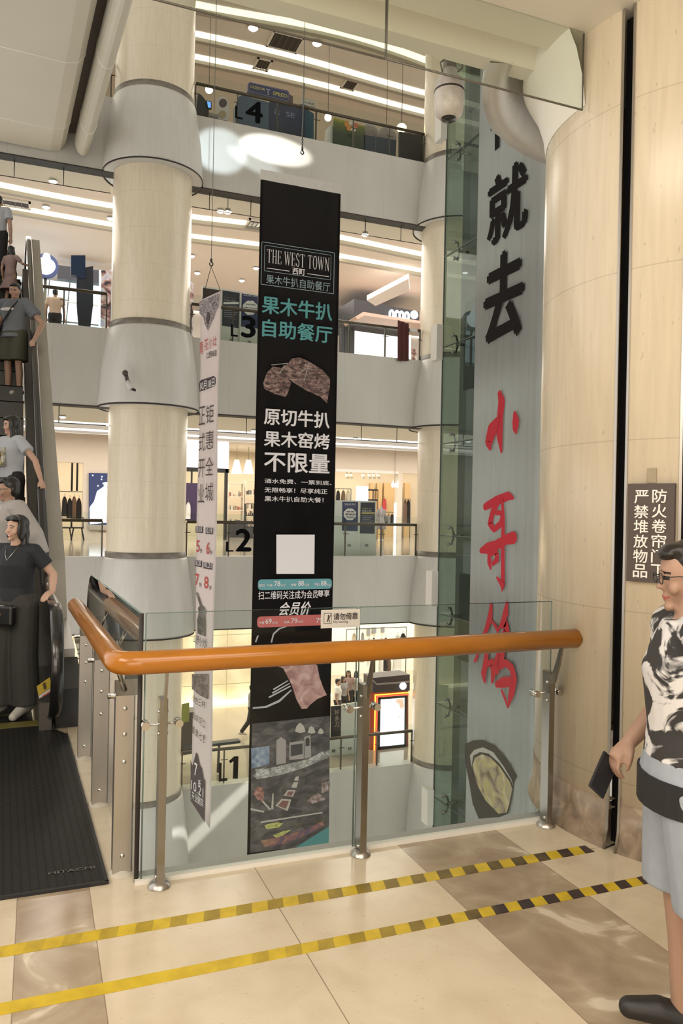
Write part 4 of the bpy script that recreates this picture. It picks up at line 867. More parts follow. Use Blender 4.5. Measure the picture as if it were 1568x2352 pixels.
beam('overhead_escalator', 'broad cream underside of the escalator overhead, top left corner', [(a_ - 5, ZS), (a_ - .35, ZS), (a_ - .12, ZS + .06), (a_, ZS + .22), (a_ + .05, ZS + .6), (a_ + .05, ZS + 1.4), (a_ - 5, ZS + 1.4)], 1.0, s_end + .6, SOF)
t0, _ = lat(172, 330, ZS); t1, _ = lat(200, 350, ZS)
cx_ = (t0 + t1) / 2 + .06; rr_ = (t1 - t0) / 2 + .03
beam('overhead_escalator', 'slim rounded escalator underside beside the far left column, overhead', [(cx_ + rr_ * math.cos(t), ZS + .3 + .36 * math.sin(t)) for t in [TAU * k / 20 for k in range(20)]], 1.0, s_end + .35, SOF)
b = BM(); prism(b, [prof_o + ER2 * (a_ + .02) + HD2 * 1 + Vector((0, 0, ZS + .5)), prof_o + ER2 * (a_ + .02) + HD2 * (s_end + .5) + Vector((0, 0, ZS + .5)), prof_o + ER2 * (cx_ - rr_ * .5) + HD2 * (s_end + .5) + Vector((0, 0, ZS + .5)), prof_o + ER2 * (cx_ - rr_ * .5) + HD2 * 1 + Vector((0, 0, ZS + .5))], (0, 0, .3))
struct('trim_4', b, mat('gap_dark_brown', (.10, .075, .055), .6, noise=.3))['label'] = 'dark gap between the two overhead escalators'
# ================================================================== railings of the galleries
BRONZE = mat('bronze_handrail', (.085, .055, .035), .35, .3, noise=.2)
POSTM = mat('far_post', (.10, .085, .07), .4, .6)
def far_railing(zt, x0, x1, label):
    t = thing('gallery_railing', label, 'railing', ((x0 + x1) / 2, YF + .1, zt), group=None)
    b = BM(); tube(b, [(x0, YF + .16, zt + .90), (x1, YF + .16, zt + .90)], .042, 10); obj('handrail', b, BRONZE, t)
    n = max(1, round((x1 - x0) / 1.09)); w_ = (x1 - x0) / n
    for k in range(n):
        panel('glass_panel', (x0 + w_ * k + .01, YF + .08), (x0 + w_ * (k + 1) - .01, YF + .08), .012, zt, zt + 1.12, t, GLASSF)
    for k in range(n + 1):
        b = BM(); cbox(b, (x0 + w_ * k, YF + .18, zt + .44), (.035, .05, .88)); tube(b, [(x0 + w_ * k - .09, YF + .13, zt + .62), (x0 + w_ * k + .09, YF + .13, zt + .62)], .012, 6); obj('post', b, POSTM, t)
    return t
for nm, zt in (('fourth', Z4T), ('third', Z3T), ('second', Z2T), ('lowest', Z1T)):
    far_railing(zt, -4.5, 1.55, 'glass railing with bronze handrail on the %s gallery, left of the far left column' % nm)
    far_railing(zt, 3.66, 10.35, 'glass railing with bronze handrail on the %s gallery, between the two far columns' % nm)
def far_barrier(zb, x0, x1, label):
    t = thing('smoke_barrier', label, 'smoke barrier', ((x0 + x1) / 2, YF + .4, zb - .42))
    panel('glass_panel', (x0, YF + .25), (x1, YF + .25), .012, zb - .45, zb - .03, t, GLASSF)
    b = BM(); tube(b, [(x0, YF + .25, zb - .45), (x1, YF + .25, zb - .45)], .012, 5); obj('glass_edge', b, POSTM, t)
    k = x0 + .5
    while k < x1: b = BM(); tube(b, [(k, YF + .24, zb - .45), (k, YF + .24, zb)], .012, 5); obj('rod', b, POSTM, t); k += 1.12
for nm, zb in (('third', Z4B), ('second', Z3B)):
    far_barrier(zb, -4.5, 1.6, 'glass smoke barrier under the fascia above the %s gallery, left of the far left column' % nm)
    far_barrier(zb, 3.6, 10.4, 'glass smoke barrier under the fascia above the %s gallery, right of the far left column' % nm)
# level numbers on the glass
LPn = Plane((0, YF + .06, 0), (1, 0))
LETB = mat('level_black', (.005, .005, .006), .9, spec=.05)
for nm, it in (('fourth', (('4', (564, 227), (603, 286)), ('L', (540, 243), (557, 275)))), ('third', (('3', (554, 724), (587, 778)), ('L', (530, 744), (546, 774)))), ('second', (('2', (541, 1214), (577, 1267)), ('L', (519, 1244), (536, 1267)))), ('lowest', (('1', (525, 1737), (548, 1789)), ('L', (503, 1752), (522, 1793))))):
    t = thing('level_number', 'black level number on the railing glass of the %s gallery' % nm, 'number', tuple(LPn.px(*it[0][2])))
    for ch, tl, br_ in it:
        b = BM()
        if ch == '1': LPn.poly(b, [(525.5, 1748), (537.5, 1737), (547.5, 1737), (546, 1788.5), (534.5, 1788.5), (536, 1748), (529, 1753)], .004)
        else: textpx(b, LPn, ch, tl, br_, .004, .04 if ch != 'L' else .015)
        obj('digit' if ch != 'L' else 'letter', b, LETB, t)
# ================================================================== ceiling coves, spotlights, vents
COVE = glow('cove_light_warm', (1, .94, .72), 1.35); COVEW = glow('cove_light_white', (.95, .95, 1), 1.6)
LIP = mat('cove_lip', (.42, .39, .33), .6)
def cove(z, y, x0, x1, w_, gm, label, amp=0., ph=0.):
    t = thing('cove_light', label, 'ceiling light', ((x0 + x1) / 2, y, z - .12)); n = 36
    P = [(x0 + (x1 - x0) * k / n, y + amp * math.sin((x0 + (x1 - x0) * k / n) * .55 + ph)) for k in range(n + 1)]
    for nm, dy0, dy1, za, zb, m in (('diffuser', 0, w_, -.03, .0, gm), ('lip', w_, w_ + .16, -.14, -.03, LIP)):
        b = BM(); pr_ = None
        for x, yy in P:
            r = [b.verts.new(p) for p in ((x, yy + dy0, z + za), (x, yy + dy1, z + za), (x, yy + dy1, z + zb), (x, yy + dy0, z + zb))]
            if pr_:
                for k in range(4): b.faces.new((pr_[k], r[k], r[(k + 1) % 4], pr_[(k + 1) % 4]))
            pr_ = r
        obj(nm, b, m, t)
for y, amp, ph in ((22.0, .25, 0), (23.6, .12, 1), (24.75, .1, .4)): cove(16.3, y, -5, 15, .26, COVE, 'long warm cove light in the fourth gallery ceiling, %s from the railing' % {22.0: 'first', 23.6: 'second', 24.75: 'third'}[y], amp, ph)
for y, amp, ph in ((22.75, .22, .5), (24.35, .16, 0)): cove(10.42, y, -5, 15, .32, COVE, 'curving warm cove light in the third gallery ceiling, %s from the railing' % ('first' if y < 23 else 'second'), amp, ph)
for y in (27.3, 29.6): cove(4.57, y, -5, 15.5, .5, COVEW, 'straight white cove light in the second gallery ceiling, %s' % ('nearer the railing' if y < 28 else 'nearer the shops'))
SPW = glow('spot_glow_warm', (1, .90, .72), 9); SPC = glow('spot_glow_white', (.95, .95, 1), 9); SPHOUS = mat('spot_housing', (.5, .47, .43), .5)
def spot(px, py, z, label, gm=SPW, drop=.0, r=.10):
    c = onz(px, py, z - .06 - drop); t = thing('ceiling_spotlight', label, 'spotlight', tuple(c))
    b = BM(); lathe(b, c, [(0, c.z), (r, c.z), (r * .9, c.z + .02)], 14); ball(b, c, r * .85, (1, 1, .55), 12); obj('lamp', b, gm, t)
    b = BM(); lathe(b, c, [(r * 1.1, c.z + .005), (r * .7, c.z + .10), (.012, c.z + .12), (.012, c.z + .06 + drop)], 12); obj('housing', b, SPHOUS, t)
for px, py, lab in ((581, 66, 'bright spotlight in the fourth gallery ceiling, near the large dark vent on its left'), (728, 101, 'bright spotlight in the fourth gallery ceiling, right of the large dark vent')): spot(px, py, 16.3, lab, r=.14)
for px, py, lab, d in ((506, 486, 'left one of two spotlights close together in the third gallery ceiling', 0), (523, 488, 'pendant spotlight on a rod, right one of two close together in the third gallery ceiling', .55), (440, 589, 'spotlight in the third gallery ceiling touching the edge of the far left column', 0), (453, 628, 'spotlight above the lightbox beside the far left column', 0), (555, 645, 'spotlight above the poster boards of the third gallery', 0), (588, 617, 'spotlight in the third gallery ceiling half behind the black banner', 0), (838, 540, 'pendant spotlight on a rod right of the black banner', .5), (780, 590, 'spotlight right beside the black banner edge, third gallery', 0)): spot(px, py, 10.42, lab, drop=d)
for px, py, lab in ((122, 418, 'spotlight before the first cove of the third gallery, far left'), (106, 477, 'spotlight between the coves of the third gallery, far left'), (254, 503, 'spotlight at the left edge of the far left column, third gallery')): spot(px, py, 10.42, lab, SPC if py > 430 else SPW)
for px, py, lab in ((816, 1008, 'round spotlight in the second gallery ceiling right of the black banner'), (144, 958, 'spotlight in the second gallery ceiling, far left'), (583, 990, 'spotlight in the second gallery ceiling left of the black banner')): spot(px, py, 4.57, lab, SPC)
def vent(px, py, z, wx, wy, label, dark=True):
    c = onz(px, py, z); t = thing('ceiling_vent', label, 'vent', (c.x, c.y, z - .05))
    b = BM(); box(b, (c.x - wx / 2, c.y - wy / 2, z - .03), (c.x + wx / 2, c.y + wy / 2, z - .005)); obj('grille_back', b, mat('vent_dark', (.06, .05, .045), .7), t)
    for q in ((-1, 0), (1, 0), (0, -1), (0, 1)):
        b = BM(); cbox(b, (c.x + q[0] * wx / 2, c.y + q[1] * wy / 2, z - .03), (wx + .06 if q[1] else .06, .06 if q[1] else wy + .06, .05)); obj('frame', b, PLASTER, t)
    for k in range(5): b = BM(); cbox(b, (c.x - wx / 2 + wx * (k + .5) / 5, c.y, z - .035), (.02, wy, .02)); obj('slat', b, mat('vent_slat', (.16, .14, .12), .6), t)
vent(655, 95, 16.3, .95, .8, 'large dark ceiling vent of the fourth gallery'); vent(603, 146, 16.3, .45, .6, 'small ceiling vent below the large one, fourth gallery'); vent(804, 192, 16.3, .45, .6, 'small ceiling vent between the coves at the right, fourth gallery')
vent(36, 466, 10.42, .75, .5, 'slatted ceiling vent of the third gallery, far left'); vent(590, 513, 10.42, .6, .6, 'dark ceiling vent of the third gallery at the black banner edge')
# ================================================================== upper right: second CCTV camera, on the left column cladding
cq = at(290, 875, 18.1)
CT = thing('bullet_camera', 'small white bullet camera on the left column cladding', 'security camera', tuple(cq))
b = BM(); tube(b, [(cq.x + .02, cq.y - .05, cq.z - .02), (cq.x + .12, cq.y - .12, cq.z - .2)], .075, 12); obj('housing', b, mat('cctv_white', (.6, .58, .56), .4), CT)
b = BM(); tube(b, [(cq.x, cq.y + .12, cq.z + .15), (cq.x, cq.y, cq.z + .12), (cq.x + .02, cq.y - .03, cq.z)], .045, 8); ball(b, (cq.x - .03, cq.y - .02, cq.z + .18), .07); obj('bracket', b, mat('cctv_dark', (.06, .05, .045), .5), CT)
b = BM(); tube(b, [(cq.x + .12, cq.y - .12, cq.z - .2), (cq.x + .20, cq.y - .15, cq.z - .23)], .03, 8); obj('lens', b, BLACK, CT)
# ================================================================== shops behind the galleries
def bwall(y, rects, m, label, d=.3, name='wall_shop'):
    """upright wall pieces on the line Y=y, each given by two image corners"""
    for x0, x1, z0, z1 in rects:
        b = BM(); box(b, (x0, y, z0), (x1, y + d, z1)); o = struct(name, b, m); o['label'] = label
YB = 32.0; B2 = Plane((0, YB, 0), (1, 0))
X2 = lambda px, y=YB, py=1150: ony(px, py, y).x
Zp = lambda px, py, y=YB: ony(px, py, y).z
CREAM = mat('shop_wall_cream', (.70, .62, .52), .6, noise=.12, nscale=1); WARMW = mat('shop_interior_warm', (.72, .62, .47), .6, noise=.15, nscale=1.5)
FZ2 = Z2T - .02; CZ2 = 4.57
hz = Zp(160, 1062); hz2 = Zp(850, 1084); hz1 = Zp(470, 1076)
xa, xb, xc, xd, xe, xf, xg = X2(60), X2(126), X2(190), X2(252), X2(422), X2(524), X2(596)
bwall(YB, [(-7, xa, FZ2, CZ2), (xa, xc, hz, CZ2), (xc, X2(300), FZ2, CZ2), (X2(300), xe, hz1, CZ2), (xe, xf, hz1, CZ2)], CREAM, 'cream shop wall on the second gallery, left part')
bwall(YB, [(X2(766), X2(912), hz2, CZ2), (X2(912), X2(923), FZ2, CZ2), (X2(923), 24, hz2, CZ2)], CREAM, 'cream shop front above the clothes shop on the second gallery')
bwall(YB, [(xg + 1.8, X2(768), FZ2, CZ2)], CREAM, 'shop wall hidden by the black banner')
b = BM(); box(b, (-7, 37, FZ2), (24, 37.2, CZ2)); struct('wall_rear', b, WARMW)['label'] = 'warm rear wall inside the second gallery shops'
light('AREA', 'shop_lamps_second', (9, 34.4, 4.4), 1000, (1, .90, .74), 24, 3, (9, 34.4, 0))
light('AREA', 'shop_lamps_third', (9, 34.4, 10.2), 1400, (1, .95, .92), 24, 3, (9, 34.4, 0))
light('AREA', 'shop_lamps_lowest', (10, 30.6, -1.3), 900, (1, .90, .70), 22, 2.5, (10, 30.6, -6))
# header frame strip
def bar(name, label, cat, a, b_, m, group=None):
    b = BM(); box(b, a, b_); o = obj(name, b, m); tag(o, label, cat, group); return o
FRW = mat('white_shopfront_frame', (.8, .77, .72), .4)
b = BM(); box(b, (X2(768), YB - .06, hz2 - .05), (X2(912), YB, hz2 + .08)); struct('trim_5', b, FRW)
# --- LED screen on the pier
SCN = thing('led_screen', 'tall lit screen showing a white figure on dark blue, left of the far left column', 'screen', tuple(ony(227, 1205, YB - .12)))
sp_ = Plane((0, YB - .10, 0), (1, 0))
b = BM(); sp_.poly(b, [(204, 1086), (250, 1087), (249, 1206), (204, 1206)], 0, .06); obj('panel', b, glow('screen_navy', (.02, .03, .09), .8), SCN)
b = BM(); sp_.poly(b, [(206, 1165), (216, 1152), (223, 1128), (232, 1122), (240, 1116), (249, 1122), (249, 1200), (206, 1204)], .012, .004); ball(b, sp_.px(243, 1113, .012), .09, (1, .1, 1.15), 10); obj('figure', b, glow('screen_white', (.86, .92, 1), 1.5), SCN)
b = BM()
for x, y in ((213, 1092), (234, 1095), (233, 1101), (225, 1116), (237, 1110)): ball(b, sp_.px(x, y, .01), .03, (1, .2, 1), 6)
pieces('light_spot', b, glow('screen_spot', (.6, .8, 1), 2.5), SCN)
b = BM(); sp_.poly(b, [(201, 1205), (249, 1206), (249, 1217), (205, 1217)], .02, .10); obj('base', b, mat('screen_base', (.40, .37, .33), .4), SCN)
# --- clothes rail left
def rail(label, px0, px1, ytop, y, m=STEELP):
    a, b_ = ony(px0, ytop, y), ony(px1, ytop, y); fz = FZ2
    t = thing('clothes_rail', label, 'clothes rail', (a.x / 2 + b_.x / 2, y, fz))
    b = BM(); tube(b, [(a.x, y, a.z), (b_.x, y, a.z)], .02, 6); obj('bar', b, m, t)
    for x in (a.x, b_.x): b = BM(); tube(b, [(x, y, fz), (x, y, a.z)], .02, 6); obj('leg', b, m, t)
    return t, a, b_
def garment(px0, px1, y0, y1, y, m, label, group, name='hanging_garment'):
    a = ony(px0, y0, y); c = ony(px1, y1, y); w_ = c.x - a.x
    t = thing(name, label, 'garment', ((a.x + c.x) / 2, y, c.z), group=group); xm = (a.x + c.x) / 2; h = a.z - c.z
    b = BM(); n = 10; rows = []
    for k in range(7):
        u = k / 6; hw = w_ * .72 / 2 * (.32 + .5 * min(1, u * 5)) * (1 + .2 * u); dp = .06 + .04 * u
        rows.append([b.verts.new((xm + hw * math.cos(TAU * q / n) * (1 + .06 * math.sin(q * 3 + u * 4)), y + dp * math.sin(TAU * q / n), a.z - .06 - (h - .06) * u)) for q in range(n)])
    for p, q_ in zip(rows, rows[1:]):
        for q in range(n): f = b.faces.new((p[q], p[(q + 1) % n], q_[(q + 1) % n], q_[q])); f.smooth = True
    b.faces.new(rows[0]); b.faces.new(rows[-1][::-1]); obj('cloth', b, m, t)
    b = BM(); tube(b, [(xm, y, a.z - .07), (xm, y, a.z - .01), (xm + .03, y, a.z + .04), (xm - .02, y, a.z + .06)], .008, 5); obj('hanger_hook', b, STEELP, t)
    return t
BLKC = mat('black_fabric', (.012, .011, .012), .8, noise=.4, nscale=10); BROWNC = mat('brown_fabric', (.16, .10, .07), .8, noise=.4); WHITEC = mat('white_fabric', (.72, .70, .66), .8, noise=.2); GREYC = mat('grey_fabric', (.28, .27, .27), .8, noise=.3); BEIGEC = mat('beige_fabric', (.52, .44, .33), .8, noise=.3); REDC = mat('red_fabric', (.45, .05, .06), .8, noise=.2); STRC = mat('striped_fabric', (.45, .44, .44), .8, noise=1, nscale=14, stretch=(4, 1, .3), dark=.2)
def drop(b, z, tol=.3):
    lo = min(v.co.z for v in b.verts)
    for v in b.verts:
        if v.co.z < lo + tol: v.co.z = z
rail('black clothes rail of the left clothes shop, second gallery', 122, 190, 1128, 33.26)
for i, (x, m, d) in enumerate(((148, BLKC, 'black jacket at the left end of the left clothes rail'), (160, BLKC, 'black coat in the middle of the left clothes rail'), (170, BROWNC, 'dark brown coat on the left clothes rail'), (181, BLKC, 'long black coat at the right end of the left clothes rail'))):
    garment(x - 9, x + 9, 1137 + (i % 2) * 4, 1186 + 4 * i, 33.2 + .03 * i, m, d, 'clothes on the left rail')
garment(124, 138, 1139, 1162, 33.2, WHITEC, 'white top hanging behind the black clothes of the left rail', 'clothes on the left rail')
for x in (166, 178):
    b = BM(); a = ony(x, 1065, 33.6); tube(b, [(a.x, 33.6, CZ2), (a.x, 33.6, Zp(x, 1128, 33.6))], .04, 8); o = obj('rail_hanger', b, BLACK); tag(o, 'black rod the left clothes rail hangs from, %s one' % ('left' if x < 170 else 'right'), 'rod')
def chair(px, py, y, label):
    c = ony(px, py, y); c.z = FZ2; t = thing('dark_chair', label, 'chair', tuple(c), group='chairs outside the left clothes shop')
    b = BM(); cbox(b, c + Vector((0, 0, .46)), (.42, .42, .05)); obj('seat', b, BLKC, t)
    for dx in (-.18, .18):
        for dy in (-.18, .18): b = BM(); tube(b, [(c.x + dx * 1.25, c.y + dy * 1.2, c.z), (c.x + dx * .8, c.y + dy * .8, c.z + .45)], .022, 6); obj('leg', b, BLACK, t)
    b = BM(); tube(b, [(c.x - .2, c.y + .2, c.z + .45), (c.x - .2, c.y + .24, c.z + .85), (c.x + .2, c.y + .24, c.z + .85), (c.x + .2, c.y + .2, c.z + .45)], .022, 6); obj('backrest', b, BLACK, t)
chair(150, 1234, 30.6, 'dark chair, left one below the black clothes'); chair(178, 1234, 30.7, 'dark chair, right one below the black clothes, beside the lit screen pier')
# --- dark framed doorway with a white light box
LB = thing('light_box', 'glowing white sign box above the dark framed doorway, second gallery', 'sign', tuple(ony(470, 1075, 31.6)))
a = ony(421, 1072, 31.5); c = ony(526, 1006, 31.5); b = BM(); box(b, (a.x, 31.5, a.z), (c.x, 31.99, min(c.z, 4.54))); obj('box', b, glow('sign_box_white', (1, .96, .93), 1.0), LB)
DW = thing('shop_doorway', 'black framed glass doorway under the white sign box', 'doorway', tuple(ony(470, 1238, 31.7)))
for x0, x1, y0, y1 in ((421, 526, 1077, 1082), (421, 426, 1074, 1246), (439, 442, 1081, 1112), (514, 523, 1078, 1240), (455, 458, 1081, 1240)):
    a = ony(x0, y1, 31.6); c = ony(x1, y0, 31.6); b = BM(); box(b, (a.x, 31.55, max(a.z, FZ2)), (c.x, 31.75, c.z)); obj('frame', b, BLACK, DW)
a = ony(424, 1238, 31.65); c = ony(516, 1080, 31.65); b = BM(); box(b, (a.x, 31.64, FZ2), (c.x, 31.66, c.z)); obj('glass_pane', b, GLASSF, DW)
a = ony(426, 1196, 31.4); c = ony(455, 1110, 31.4); bar('purple_panel', 'dark purple panel in the left part of the black framed doorway', 'panel', (a.x, 31.4, a.z), (c.x, 31.5, c.z), mat('panel_purple', (.045, .025, .075), .5, noise=.2))
garment(424, 440, 1150, 1192, 31.31, WHITEC, 'white garment hanging before the purple panel', None)
# --- shop with cone lamps
for px, lab in ((543, 'left'), (570, 'right')):
    c = ony(px, 1088, 34); t = thing('cone_lamp', 'cone pendant lamp in the second gallery shop, the %s one of two' % lab, 'lamp', tuple(c), group='cone lamps')
    b = BM(); lathe(b, c, [(.10, c.z + .62), (.24, c.z), (.22, c.z)], 20); obj('shade', b, glow('lampshade_cream', (1, .93, .76), 2.2), t)
    b = BM(); tube(b, [(c.x, c.y, c.z + .6), (c.x, c.y, 4.57)], .01, 5); obj('cord', b, BLACK, t)
def shelf(label, px0, px1, y0, y1, y, rows, m, dp=.4):
    a = ony(px0, y1, y); c = ony(px1, y0, y); z0 = FZ2; t = thing('shelf_unit', label, 'shelf', ((a.x + c.x) / 2, y, z0)); h = c.z - z0
    for x in (a.x, c.x): b = BM(); box(b, (x - .02, y, z0), (x + .02, y + dp, c.z)); obj('side_panel', b, m, t)
    zs_ = []
    for k in range(rows + 1):
        z = z0 + h * k / rows; b = BM(); box(b, (a.x, y, z - (.03 if k else -.0)), (c.x, y + dp, z + (.0 if k else .03))); obj('shelf_board', b, m, t); zs_.append(z)
    return t, a.x, c.x, zs_
GOODS = [mat('goods_%d' % i, c, .6) for i, c in enumerate(((.55, .50, .44), (.10, .09, .08), (.42, .30, .22), (.62, .58, .52), (.22, .20, .20), (.50, .20, .15)))]
def goods(xa_, xb_, zs_, y, label, group, n=7):
    for r, z in enumerate(zs_[:-1]):
        for k in range(n):
            w_ = (xb_ - xa_) / n; x = xa_ + w_ * (k + .5); hh = .10 + .18 * random.random(); s = random.random(); b = BM()
            if s < .5: lathe(b, (x, y + .15), [(0, z + .001), (w_ * .3, z + .001), (w_ * .32, z + hh * .6), (w_ * .14, z + hh * .8), (w_ * .14, z + hh), (0, z + hh)], 8)
            else: cbox(b, (x, y + .16, z + .001 + hh / 2), (w_ * .68, .2, hh))
            o = obj('shelf_item', b, random.choice(GOODS)); tag(o, label, 'goods', group)
SHW = mat('shelf_white', (.74, .69, .60), .5)
t, sa, sb, zz_ = shelf('white shelf unit with small goods in the cone lamp shop', 523, 560, 1110, 1190, 35.2, 4, SHW); goods(sa, sb, zz_, 35.2, 'small item on the white shelf unit in the cone lamp shop', 'goods on the white shelf', 6)
t, sa, sb, zz_ = shelf('tall shelf unit at the black banner edge in the cone lamp shop', 563, 604, 1105, 1190, 35.4, 4, SHW); goods(sa, sb, zz_, 35.4, 'small item on the tall shelf by the banner edge', 'goods on the tall shelf', 6)
t, sa, sb, zz_ = shelf('small black display rack on the shop floor, left of the black banner', 564, 587, 1157, 1205, 33.4, 3, BLACK, .3); goods(sa, sb, zz_, 33.4, 'small item on the black display rack', 'goods on the black rack', 4)
a = ony(524, 1226, 34.3); c = ony(640, 1203, 34.3); b = BM(); box(b, (a.x, 34.3, FZ2), (c.x, 34.9, c.z)); o = obj('shop_counter', b, mat('counter_dark', (.07, .065, .07), .3)); tag(o, 'low dark counter in front of the cone lamp shop', 'counter')
# --- clothes shop right of the banner
for i, (p0, p1, m) in enumerate(((848, 860, 'pale'), (864, 878, 'pale'), (880, 906, 'pale'), (928, 943, 'pale'))):
    a = ony(p0, 1215, 36.5); c = ony(p1, 1110, 36.5); b = BM(); box(b, (a.x, 36.5, FZ2), (c.x, 36.7, c.z)); o = obj('wood_panel', b, mat('light_wood', (.62, .42, .21), .5, noise=.4, nscale=4, stretch=(6, 1, .4))); tag(o, 'light wood wall panel in the clothes shop, %s from the left' % ('first', 'second', 'third', 'last')[i], 'panel')
a = ony(819, 1152, 33); c = ony(846, 1117, 33); bar('cyan_screen', 'pale cyan lit screen in the clothes shop, second gallery', 'screen', (a.x, 33, FZ2), (c.x, 33.1, c.z), glow('cyan_glow', (.62, .95, .98), 1.3))
t = thing('garment_frame', 'black metal display frame beside the cyan screen', 'frame', tuple(ony(868, 1240, 32.8)))
for x0, x1, y0, y1 in ((846, 868, 1124, 1127), (866, 868, 1124, 1260), (856, 858, 1126, 1150), (846, 868, 1147, 1150)):
    a = ony(x0, y1, 32.8); c = ony(x1, y0, 32.8); b = BM(); box(b, (a.x, 32.8, max(a.z, FZ2)), (c.x, 32.86, c.z)); obj('bar', b, BLACK, t)
rail('clothes rail in the clothes shop near the cyan screen', 770, 806, 1122, 34); rail('low clothes rail below the wood panels', 882, 910, 1176, 33.4); rail('clothes rail in the right hand opening', 926, 942, 1146, 34.5)
for i, (x, m, d) in enumerate(((776, BLKC, 'black jacket'), (788, BROWNC, 'brown jacket'), (799, BEIGEC, 'beige jacket'))): garment(x - 7, x + 7, 1124, 1160, 34 + .02 * i, m, d + ' on the rail left of the cyan screen', 'clothes left of the cyan screen')
for i, (x, m, d) in enumerate(((884, BLKC, 'black top'), (892, GREYC, 'grey top'), (900, BLKC, 'black shirt'), (907, WHITEC, 'white shirt'))): garment(x - 6, x + 6, 1178, 1208, 33.4 + .02 * i, m, d + ' on the low rail below the wood panels', 'clothes on the low rail')
for i, (x, m, d) in enumerate(((930, BROWNC, 'brown coat'), (937, BLKC, 'black coat'))): garment(x - 7, x + 7, 1146, 1206, 34.5 + .03 * i, m, d + ' in the right hand opening', 'clothes in the right opening')
garment(876, 889, 1143, 1172, 36.41, REDC, 'red garment against the wood panels', None)
# mannequin
mc = ony(874, 1240, 32.3); mc.z = FZ2; MQ = thing('mannequin', 'headless mannequin in striped top and grey skirt in the clothes shop', 'mannequin', tuple(mc))
b = BM(); lathe(b, mc, [(.0, FZ2 + 1.56), (.045, FZ2 + 1.55), (.05, FZ2 + 1.46), (.16, FZ2 + 1.40), (.17, FZ2 + 1.2), (.14, FZ2 + 1.02)], 14); obj('torso', b, STRC, MQ)
b = BM()
for s in (-1, 1): tube(b, [(mc.x + s * .15, mc.y, FZ2 + 1.38), (mc.x + s * .22, mc.y, FZ2 + 1.1), (mc.x + s * .22, mc.y - .05, FZ2 + .85)], [.06, .05, .035], 8)
pieces('sleeve', b, STRC, MQ)
b = BM(); lathe(b, mc, [(.14, FZ2 + 1.04), (.24, FZ2 + .5), (.0, FZ2 + .5)], 14); obj('skirt', b, GREYC, MQ)
b = BM(); lathe(b, mc, [(.015, FZ2 + .5), (.015, FZ2 + .02), (.16, FZ2 + .015), (.16, FZ2)], 14); obj('stand', b, CHROME, MQ)
a = ony(906, 1240, 31.6); b = BM(); tube(b, [(a.x, 31.6, FZ2), (a.x, 31.6, Zp(907, 1155, 31.6))], .06, 8); o = obj('light_tube', b, glow('tube_white', (1, .98, .95), 1.6)); tag(o, 'upright glowing tube light beside the white shop pier', 'lamp')
t = thing('shop_sign', 'small white lit lettering hanging in the clothes shop window', 'sign', tuple(ony(905, 1118, 31.9)))
tp = Plane((0, 31.9, 0), (1, 0)); b = BM(); q_ = ony(906, 1112, 31.9); tube(b, [q_, (q_.x, q_.y, CZ2)], .01, 5); obj('hanger_rod', b, STEELP, t); b = BM(); textpx(b, tp, 'dod', (898, 1104), (914, 1120), .01, .04); obj('lettering', b, glow('sign_letters_white', (1, 1, 1), 2.5), t)
for i, px in enumerate((797, 806, 834, 848, 858, 868)):
    c = ony(px, 1094, 33.4); t = thing('track_spotlight', 'white track spotlight under the clothes shop ceiling, number %s from the left' % ('one', 'two', 'three', 'four', 'five', 'six')[i], 'spotlight', tuple(c), group='track spotlights of the clothes shop')
    b = BM(); tube(b, [c + Vector((0, -.12, -.08)), c + Vector((0, .08, .06))], .07, 10); obj('lamp_head', b, SHW, t)
    b = BM(); tube(b, [c + Vector((0, .02, .05)), (c.x, c.y + .02, CZ2)], .012, 5); obj('stem', b, BLACK, t)
# --- advertising boards
FZ3_ = Z3T - .02
def adboard(name, label, y, body, poster, pm, extra=None, lean=0.):
    pl = Plane((0, y, 0), (1, 0)); t = thing(name, label, 'advertising board', tuple(pl.px(*body[2])))
    b = BM(); pl.poly(b, body, 0, .08); drop(b, FZ2 if body[2][1] > 1000 else FZ3_); obj('board', b, mat('board_pale_green', (.60, .61, .55), .5, noise=.1), t)
    b = BM(); pl.poly(b, poster, .006, .005); obj('poster', b, pm, t)
    if extra: extra(pl, t)
    return t
NAVY = mat('poster_navy', (.022, .032, .095), .5, noise=.4, nscale=3, dark=.6); DARKPO = mat('poster_dark', (.022, .025, .04), .5, noise=.4); PW = mat('poster_white', (.62, .60, .58), .5); PG = mat('poster_grey_print', (.22, .22, .25), .5); PY = mat('poster_olive', (.36, .33, .14), .5)
def logo_mark(pl, t, x, y):
    b = BM(); textpx(b, pl, '天虹', (x - 5, y - 4), (x + 4, y + 3), .004, .03); obj('board_mark', b, mat('mark_dark', (.06, .06, .055), .5), t)
def cloud(pl, b, cx, cy, rx, ry, off):
    pts = []
    for k in range(36):
        t = TAU * k / 36; r = 1 + .10 * abs(math.sin(t * 4)); pts.append((cx + rx * r * math.cos(t), cy + ry * r * math.sin(t)))
    pl.poly(b, pts, off, .003)
def poster_cloud(x0, x1, y0, y1, mark):
    def f(pl, t):
        b = BM(); xm = (x0 + x1) / 2; cloud(pl, b, xm - 1, y0 + (y1 - y0) * .43, (x1 - x0) * .38, (y1 - y0) * .19, .010); obj('speech_cloud', b, PW, t)
        h = (y1 - y0)
        for s, a, c in (('SHUAX PAY', .05, .14), ('支付享优惠', .165, .205)): b = BM(); textpx(b, pl, s, (x0 + 5, y0 + h * a), (x1 - 5, y0 + h * c), .010); obj('poster_print', b, PW if a < .1 else PG, t)
        for s, a, c, i in (('爸爸', .31, .37, 9), ('爱咪的', .40, .47, 6), ('姐姐团', .50, .55, 9)): b = BM(); textpx(b, pl, s, (x0 + i, y0 + h * a), (x1 - i, y0 + h * c), .014, .02); obj('poster_print', b, DARKPO, t)
        logo_mark(pl, t, *mark)
    return f
